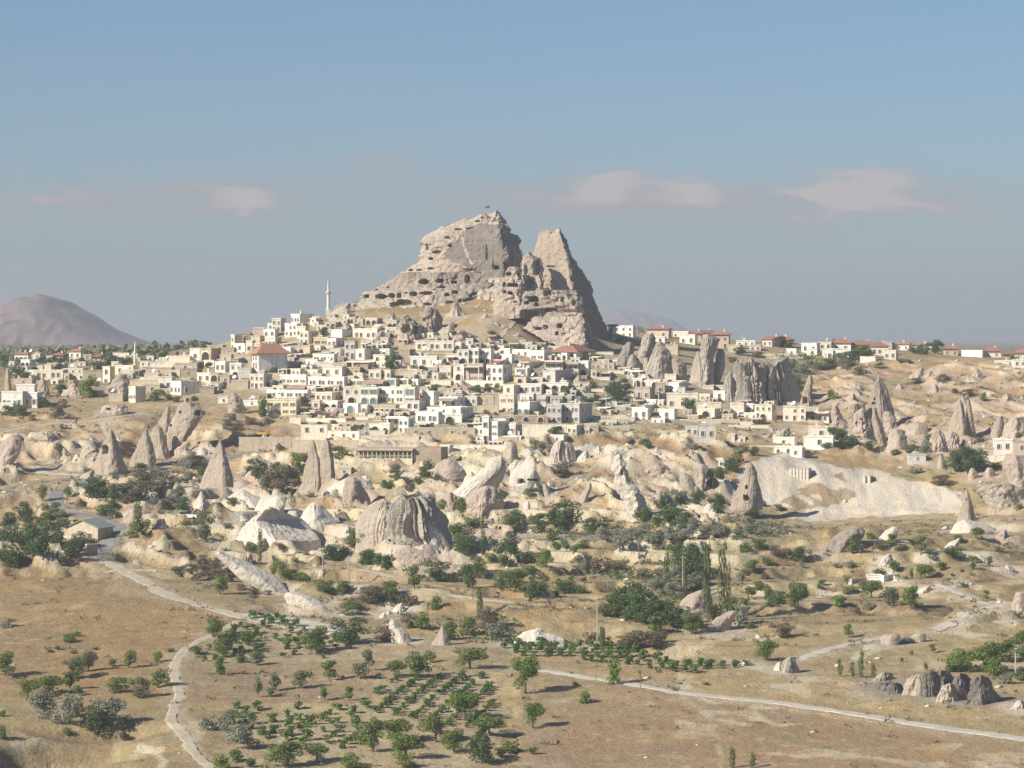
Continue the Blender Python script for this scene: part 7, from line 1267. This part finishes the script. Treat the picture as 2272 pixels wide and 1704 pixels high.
4: '''d 1860 640 120 120;d 1960 640 110 90;d 640 615 70 110;d 740 600 70 110;b 810 590 60 60;d 1150 980 60 90;d 1230 980 90 140;b 1330 980 60 100;s 1130 1110 90 100;s 1210 1110 80 90;s 1270 1120 60 70;b 720 800 40 60;y 1450 300 30 60;g 1130 90 60 80;g 1200 120 50 60;g 1260 160 60 90;b 1680 560 60 80;b 1430 620 60 80;b 380 590 40 70;b 1620 690 40 90;b 1720 695 40 90
b 2150 1100 80 90;b 190 1280 60 80;b 60 395 30 80;b 140 400 30 90;b 1100 800 40 60;b 650 870 50 60;b 1780 800 40 60;b 1860 900 20 40;d 1940 560 70 80;b 560 800 40 50;s 2000 1060 50 70;b 410 895 40 50;d 1800 600 60 80;b 1760 900 30 50;b 1850 780 40 80;b 720 640 40 80;b 800 810 30 40;g 760 80 25 70;g 1050 60 40 60;g 1230 215 40 60;b 600 1060 25 60;b 1480 560 50 60;b 1540 500 60 60;s 420 1100 30 60''',
5: '''d 40 500 90 120;d 165 155 40 60;d 425 550 60 70;d 960 220 40 90;p 1200 178 42 26;b 1300 290 60 120;b 1230 300 50 80;d 1380 290 60 80;d 1740 250 70 90;b 1640 250 40 100;y 1195 490 50 50;s 970 340 60 100;s 1040 360 60 90;b 1180 330 50 80;d 1010 460 70 80;d 1240 720 70 80;d 1310 740 50 90;d 1390 760 40 80;s 700 790 60 90;b 780 790 40 60;s 1690 780 60 80;b 1440 330 30 60
b 1350 270 60 90;d 1130 340 40 80;g 1270 330 50 100;g 1340 360 40 90;s 930 310 40 60;d 990 420 50 70;d 1200 700 60 60;d 1270 760 60 80;b 1160 760 30 60;b 1980 720 25 60;b 1600 780 40 60;b 1560 690 30 50;g 820 640 40 60;b 1840 460 25 40;g 1780 400 40 80;g 1910 480 40 80;b 1990 500 40 40;g 1560 300 20 60;b 1600 305 20 40;d 1690 260 60 60;d 700 260 40 80;g 790 270 30 80;b 1920 260 20 40;d 2150 285 30 30
b 2180 700 30 40;g 1640 410 30 70;b 1520 790 30 60;g 480 770 30 60;s 450 770 40 50;b 190 740 30 60;b 640 870 60 70;b 590 920 70 80;b 690 850 60 70;g 660 300 30 60;b 60 190 30 40;s 1700 740 60 60;b 1930 260 15 40''',
2: '''d 30 690 90 70;d 130 760 80 90;y 620 890 140 130;d 680 705 70 130;d 780 670 70 120;d 350 665 50 100;d 430 665 50 90;d 560 670 50 90;d 850 665 50 80;d 980 600 40 80;d 1070 640 70 60;d 1130 620 50 60;d 1190 620 70 60;d 700 585 40 90;d 790 585 40 80;d 130 655 40 90;d 430 870 60 90;d 650 700 50 90;d 300 655 40 70;d 100 740 70 80;d 180 770 80 80
d 1160 600 40 50;d 240 710 50 60;d 450 760 60 60;d 910 650 50 60;d 500 640 30 70;d 740 640 50 80;d 60 620 30 60;d 270 600 26 60;d 1020 590 30 70;d 860 575 26 60;d 1100 580 30 50;b 1090 920 70 80;b 1140 880 40 60;b 1180 905 40 60;b 430 760 40 50;d 1460 690 40 60;d 270 650 30 50;d 600 600 26 50;b 1240 920 40 60;d 820 640 40 70;d 930 590 28 60;b 60 1010 60 90;b 150 1000 50 90;d 400 700 40 60;d 560 720 30 50;d 1040 660 40 60;d 740 600 26 60;d 660 580 26 60'''}
for c_, S_ in TR.items():
    for e in S_.replace('\n', ';').split(';'):
        q = e.split()
        if len(q) == 5: plant(q[0], c_, *(float(v) for v in q[1:]))
# vines in rows
ORD = 'first second third fourth fifth sixth seventh eighth ninth tenth eleventh twelfth thirteenth fourteenth fifteenth sixteenth seventeenth eighteenth nineteenth twentieth'.split()
def vines(poly_c, poly, ddir, dacross, along, keep, sz, label, group, jit=.3):
    """rows run along ddir (degrees from +x); spacing in metres"""
    pp_ = P(poly_c, poly); W_ = [at(*q) for q in pp_]; P2 = [(q[0], q[1]) for q in W_]; xs_ = [q[0] for q in P2]; ys_ = [q[1] for q in P2]; VN = []; cx_, cy_ = np.mean(xs_), np.mean(ys_); a = R(ddir); u = (math.cos(a), math.sin(a)); v = (-u[1], u[0]); cnt = 0
    rad_ = max(max(xs_) - min(xs_), max(ys_) - min(ys_))
    i0 = int(rad_ / dacross) + 1; j0 = int(rad_ / along) + 1
    for i in range(-i0, i0 + 1):
        for j in range(-j0, j0 + 1):
            x = cx_ + u[0] * j * along + v[0] * i * dacross + rt.gauss(0, jit); y = cy_ + u[1] * j * along + v[1] * i * dacross + rt.gauss(0, jit)
            if not inpoly(np.array([x]), np.array([y]), P2)[0] or rt.random() > keep: continue
            s_ = sz * rt.uniform(.7, 1.25); o = link('vine', CRN['v'][rt.randrange(5)]); o.location = (x, y, float(hz(x, y)) - .05); o.scale = (s_ * rt.uniform(.9, 1.2), s_, s_ * .72); o.rotation_euler = (0, 0, rt.uniform(0, 6.28))
            VN.append((i, j, o, label)); o['category'] = 'vine'; o['group'] = group; cnt += 1
    rows_ = sorted({q[0] for q in VN}, reverse=True); end_ = 'near' if ddir > 40 else 'left'
    ON = lambda k_: ORD[k_] if k_ < 20 else 'twenty-' + ORD[k_ - 20] if k_ < 40 else 'late'
    for rr_ in rows_:
        row = sorted([q for q in VN if q[0] == rr_], key=lambda q: q[1])
        for n_, (i, j, o, lb) in enumerate(row): o['label'] = lb % (ON(n_) + ' from ' + end_, ON(rows_.index(rr_)))
    return cnt
nv = vines(10, '940 560 1640 545 1660 720 1560 960 1500 900 900 780', 78, 3.7, 1.9, .93, 1.65, 'leafy vine, %s end, in the %s row of the dense vineyard', 'vines of the dense central vineyard', .14)
nv += vines(10, '30 740 900 735 860 800 800 1000 560 1000 300 960 30 900', 75, 3.6, 3.4, .6, 2.2, 'bushy vine, %s end, in the %s row of the sparse left vineyard', 'vines of the sparse left vineyard')
nv += vines(9, '1560 460 1700 455 2100 640 2200 720 1300 760 1180 700 1420 560', 60, 3.2, 3.2, .6, 2.2, 'vine, %s end, in the %s row beside the bending track', 'vines beside the bending track')
nv += vines(11, '0 250 200 235 640 290 1110 335 1080 352 760 365 400 320 0 285', -8, 3.6, 2.3, .9, 2.1, 'vine, %s end, in the %s row of the long green strip', 'vines of the long green strip')
nv += vines(7, '1180 940 1430 930 1550 1000 1300 1040', 10, 3.4, 2.6, .6, 1.8, 'low vine, %s end, in the %s row of the mid valley plot', 'vines of the mid valley plot')
nv += vines(8, '620 860 790 870 760 960 600 960', 10, 3.0, 3.0, .5, 1.8, 'low vine, %s end, in the %s row beside the tall poplars', 'vines beside the tall poplars')
print('VINES', nv)
# low scrub and stones nobody could count
def tufts(name, n, kind, m, rng, ok, smin, smax, flat):
    rg = np.random.RandomState(rng); px = rg.uniform(-40, 2310, n * 6); py = rg.uniform(*kind, n * 6); V_ = []; F_ = []; c = 0
    # uniform over the ground: draw in world coordinates
    X = rg.uniform(-185, 185, n * 8); Y = rg.uniform(545, 1120, n * 8); Zz = hz(X, Y); ppx, ppy = project(X, Y, Zz)
    cc = ok(X, Y, ppx, ppy); cc = cc * ~inpoly(ppx, ppy, P(8, '380 180 530 40 820 20 1560 100 1860 320 1840 400 1100 450 760 440 600 400')); sel = np.nonzero((ppx > -60) & (ppx < 2330) & (ppy < 1760) & (rg.rand(n * 8) < cc))[0][:n]
    for i in sel:
        s = rg.uniform(smin, smax); b0 = len(V_)
        k = 11
        for _ in range(k):
            d = rg.normal(size=3); d[2] = abs(d[2]) * flat; p = np.array([X[i], Y[i], Zz[i]]) + d * s * .42
            e1 = rg.normal(size=3) * s * .19; e2 = rg.normal(size=3) * s * .19
            nn = len(V_); V_ += [p + e1, p + e2, p - e1 * .8]; F_.append((nn, nn + 1, nn + 2))
    me = mesh_np(name, V_, None, F_); return link(name, me, m)
fieldmask = lambda X, Y, px, py: np.where((py > 1430) | ((px < 560) & (py > 1240)), .06, .24)
o = tufts('scrub', 11000, (950, 1700), leafmat('low_scrub', (.12, .11, .065), (.15, .135, .08)), 3, lambda X, Y, px, py: fieldmask(X, Y, px, py) * (fb2(X / 7, Y / 6, 5, 71, .6) > .05) * (Y < 1100) * ((py > 930) | (px > 1700) | (px < 400)), .45, 1.3, .6)
o['kind'] = 'stuff'; o['label'] = 'low dry scrub dotted over the banks and slopes'; o['category'] = 'scrub'
def stones(n, rng, ok, smin, smax):
    rg = np.random.RandomState(rng); X = rg.uniform(-185, 185, n * 30); Y = rg.uniform(545, 1170, n * 30); Zz = hz(X, Y); ppx, ppy = project(X, Y, Zz)
    sel = np.nonzero(ok(X, Y, ppx, ppy) > rg.rand(n * 30))[0][:n]; V_ = []; F_ = []
    base = np.array([(1, 0, 0), (0, 1, 0), (-1, 0, 0), (0, -1, 0), (0, 0, 1), (0, 0, -.6)], float); T_ = [(0, 1, 4), (1, 2, 4), (2, 3, 4), (3, 0, 4), (1, 0, 5), (2, 1, 5), (3, 2, 5), (0, 3, 5)]
    for i in sel:
        s = rg.uniform(smin, smax); nn = len(V_); v = (base + rg.normal(size=(6, 3)) * .25) * s * np.array([1.2, 1, .6]) + np.array([X[i], Y[i], Zz[i]]); V_ += list(v); F_ += [tuple(nn + q for q in t) for t in T_]
    me = mesh_np('rubble', V_, None, F_); return link('rubble', me, RM['white'])
rub = P(7, '640 140 1010 115 880 270 700 380 610 420 480 380 640 330 600 240'); ap = P(1, '330 600 1300 500 1700 700 1500 880 1200 720 900 640 400 700')
o = stones(1800, 4, lambda X, Y, px, py: .5 * inpoly(px, py, rub) + .35 * inpoly(px, py, ap) + .006 * (py > 960) + .02 * (px > 1750) * (py < 1000), .25, .9)
o['kind'] = 'stuff'; o['label'] = 'pale rubble and loose stones scattered on the slopes'; o['category'] = 'rubble'
# undergrowth: bushes grown into one mass
UG = [P(7, '780 590 1000 565 1500 570 2100 570 2212 600 2212 700 1600 690 1100 640 800 650'), P(8, '0 420 420 390 760 480 700 540 300 570 0 640'), P(7, '1600 1020 2212 960 2212 1230 1800 1230 1560 1180'), P(6, '480 620 700 640 1000 700 1230 600 1280 500 1150 460 900 600 700 560'),
      P(6, '0 870 330 790 540 1000 480 1060 0 1140'), P(6, '1590 560 1840 500 1840 670 1600 700'), P(7, '1450 830 2212 770 2212 960 1600 960'), P(7, '100 830 400 860 690 900 690 960 200 930'), P(7, '780 1180 1080 1120 1100 1300 720 1320'), P(8, '1700 60 1990 40 2030 120 1740 160'),
      P(5, '900 260 1280 240 1440 300 1150 350 1010 470'), P(7, '600 230 640 300 620 340 480 340 540 250'), P(8, '0 700 280 720 250 860 60 1000 0 1000'), P(7, '700 650 1130 700 1130 800 740 790'), P(11, '1920 340 2212 230 2212 330 2040 370'), P(4, '1440 560 2020 560 2020 760 1440 720')]
def undergrowth(n, rng, m, ks, smin, smax):
    rg = np.random.RandomState(rng); X = rg.uniform(-185, 185, n * 14); Y = rg.uniform(560, 1170, n * 14); Zz = hz(X, Y); ppx, ppy = project(X, Y, Zz); k_ = np.zeros(len(X), bool)
    for i in ks: k_ |= inpoly(ppx + 10 * fb2(X / 6, Y / 6, 2, 5), ppy + 6 * fb2(X / 6, Y / 6, 2, 6), UG[i])
    k_ &= fb2(X / 5, Y / 7, 3, rng) > -.12
    sel = np.nonzero(k_)[0][:n]; q_ = 16; N_ = len(sel); s = rg.uniform(smin, smax, N_)
    c_ = np.stack([X[sel], Y[sel], Zz[sel] + s * .35], 1); d_ = rg.normal(size=(N_, q_, 3)); d_ /= np.linalg.norm(d_, axis=2)[..., None]; d_[..., 2] *= .75
    ce = c_[:, None] + d_ * s[:, None, None] * rg.uniform(.5, 1, (N_, q_, 1)); a_ = rg.normal(size=(N_, q_, 3)); a_ /= np.linalg.norm(a_, axis=2)[..., None]; b2 = np.cross(a_, d_ + .3 * rg.normal(size=d_.shape)); l_ = (s * .30)[:, None, None]
    v = np.stack([ce + a_ * l_, ce + b2 * l_ * .8, ce - a_ * l_ * .9, ce - b2 * l_ * .8], 2).reshape(-1, 3)
    me = mesh_np('undergrowth', v, np.arange(len(v)).reshape(-1, 4)); o = link('undergrowth', me, m); o['kind'] = 'stuff'; o['category'] = 'undergrowth'; print('UG', N_); return o
undergrowth(2900, 11, LM['d'], range(len(UG)), .45, 1.3)['label'] = 'dark green undergrowth filling the valley between the bushes'
undergrowth(1300, 12, LM['s'], (0, 1, 3, 5, 6, 9, 10), .5, 1.4)['label'] = 'silvery undergrowth mixed in the valley thickets'
rg = np.random.RandomState(8); N_ = 800; Y_ = 1330 + 2600 * rg.rand(N_) ** 1.6; X_ = (rg.uniform(-80, 460, N_) - CX) / F * Y_; ok_ = fb2(X_ / 40, Y_ / 90, 3, 4) > -.1; X_ = X_[ok_]; Y_ = Y_[ok_]; N_ = len(X_)
s_ = rg.uniform(2.0, 4.2, N_); c_ = np.stack([X_, Y_, hz(X_, Y_) + s_ * .5], 1); d_ = rg.normal(size=(N_, 22, 3)); d_ /= np.linalg.norm(d_, axis=2)[..., None]
ce = c_[:, None] + d_ * s_[:, None, None] * rg.uniform(.5, 1, (N_, 22, 1)); a_ = rg.normal(size=d_.shape); a_ /= np.linalg.norm(a_, axis=2)[..., None]; b2 = np.cross(a_, d_); l_ = (s_ * .34)[:, None, None]
v = np.stack([ce + a_ * l_, ce + b2 * l_, ce - a_ * l_, ce - b2 * l_], 2).reshape(-1, 3); o = link('woodland', mesh_np('woodland', v, np.arange(len(v)).reshape(-1, 4)), LM['o']); o['kind'] = 'stuff'; o['category'] = 'woodland'; o['label'] = 'dark tree belts on the far plain before the hill'
# past three hundred houses: the smallest ones of the town are joined
def world(o):
    m = Matrix.LocRotScale(o.location, o.rotation_euler, o.scale); return world(o.parent) @ m if o.parent else m
hs = [t for t in THINGS if t[2] == 'house']; hs.sort(key=lambda t: -t[0]['area']); small = hs[298:]; kill = {t[0] for t in small}; THINGS = [t for t in THINGS if t[0] not in kill]
kids = {}
for o in C.objects:
    if o.parent: kids.setdefault(o.parent, []).append(o)
SV, SF, SM, mats_ = [], [], [], []
def gather(o):
    if o.type == 'MESH':
        M = world(o); n0 = len(SV); SV.extend(tuple(M @ v_.co) for v_ in o.data.vertices)
        for p in o.data.polygons:
            m_ = o.data.materials[p.material_index]
            if m_ not in mats_: mats_.append(m_)
            SF.append(tuple(n0 + i for i in p.vertices)); SM.append(mats_.index(m_))
    for k_ in kids.get(o, []): gather(k_)
def drop(o):
    for k_ in kids.get(o, []): drop(k_)
    bpy.data.objects.remove(o)
for t in small: gather(t[0])
for t in small: drop(t[0])
me = bpy.data.meshes.new('small_houses'); me.from_pydata(SV, [], SF)
for m_ in mats_: me.materials.append(m_)
me.polygons.foreach_set('material_index', SM); me.update(); o = link('small_houses', me); o['kind'] = 'stuff'; o['label'] = 'smallest dwellings packed between the larger houses of the hill town'; o['category'] = 'houses'; print('SMALL', len(small))
# ------------------------------------------------------------------ labels that single each thing out
LMK = [('the castle rock', 1010, 600), ('the rock spire', 1240, 620), ('the hilltop minaret', 728, 690), ('the cream minaret', 299, 800), ('the red-roofed hall', 600, 810), ('the house under the spire', 1275, 785),
       ('the colonnaded restaurant', 850, 1010), ('the yellow hotel', 617, 905), ('the twin rock cones', 705, 1030), ('the lone tan cone', 488, 1030), ('the white flank', 1880, 1110), ('the tall cone cluster', 1950, 940),
       ('the silver van', 1383, 903), ('the white tower house', 1085, 950), ('the bending track', 395, 1480), ('the dense vineyard', 1000, 1560), ('the fluted rock', 900, 1160), ('the pleated cliff', 1700, 850),
       ('the roadside shed', 190, 1180), ('the dark rock domes', 2060, 1530), ('the sharp cone', 2145, 1110), ('the tall poplars', 1590, 1290), ('the long vine strip', 1400, 1455), ('the cave-hole rock', 1170, 1055),
       ('the brown scrub mound', 440, 1270), ('the split cones', 2135, 940), ('the ridge pinnacles', 1560, 800), ('the ridge red roofs', 1980, 765), ('the far left village', 150, 830), ('the three roadside cones', 290, 1000),
       ('the big dark tree', 2150, 1020), ('the stone huts', 1925, 1285), ('the white fin', 1400, 1060), ('the leftmost orchard', 130, 1520), ('the silver bushes', 1570, 1185), ('the mid valley plot', 1240, 1310), ('the bottom orchard', 1000, 1660)]
THINGS += EXTRA
grp = {}
for o, d, cat, px, py in THINGS:
    L = min(LMK, key=lambda l: (l[1] - px) ** 2 + ((l[2] - py) * 1.5) ** 2); dx = px - L[1]; dy = (py - L[2]) * 1.3
    if abs(dx) < 26 and abs(dy) < 22: rel = 'right beside'
    elif abs(dx) > abs(dy): rel = 'right of' if dx > 0 else 'left of'
    else: rel = 'below' if dy > 0 else 'above'
    grp.setdefault((d, rel, L[0]), []).append((px, py, o, cat))
for (d, rel, L), lst in grp.items():
    lst.sort(key=lambda q: (q[0], q[1])); n = len(lst)
    for i, (px, py, o, cat) in enumerate(lst):
        if n == 1: lab = '%s %s %s' % (d, rel, L)
        elif n == 2: lab = '%s %s %s, %s of two such' % (d, rel, L, ('left', 'right')[i])
        else: lab = '%s %s %s, %s' % (d, rel, L, 'leftmost' if i == 0 else 'rightmost' if i == n - 1 else ORD[i] + ' from left')
        if len(lab.split()) > 16: lab = lab.replace('flat-roofed ', '')
        if len(lab.split()) > 16: lab = lab.replace('the house under the spire', 'the hipped-roof house')
        if len(lab.split()) > 16: lab = lab.replace(' of two such', '')
        o['label'] = lab; o['category'] = cat
        o['group'] = {'house': 'flat and red roofed houses of the hill town', 'wall': 'retaining walls of the town', 'rock': 'small eroded rocks on the slopes', 'tree': 'trees scattered over fields and slopes', 'shrub': 'shrubs scattered over fields and slopes'}[cat]
for o in C.objects:
    if 'area' in o: del o['area']
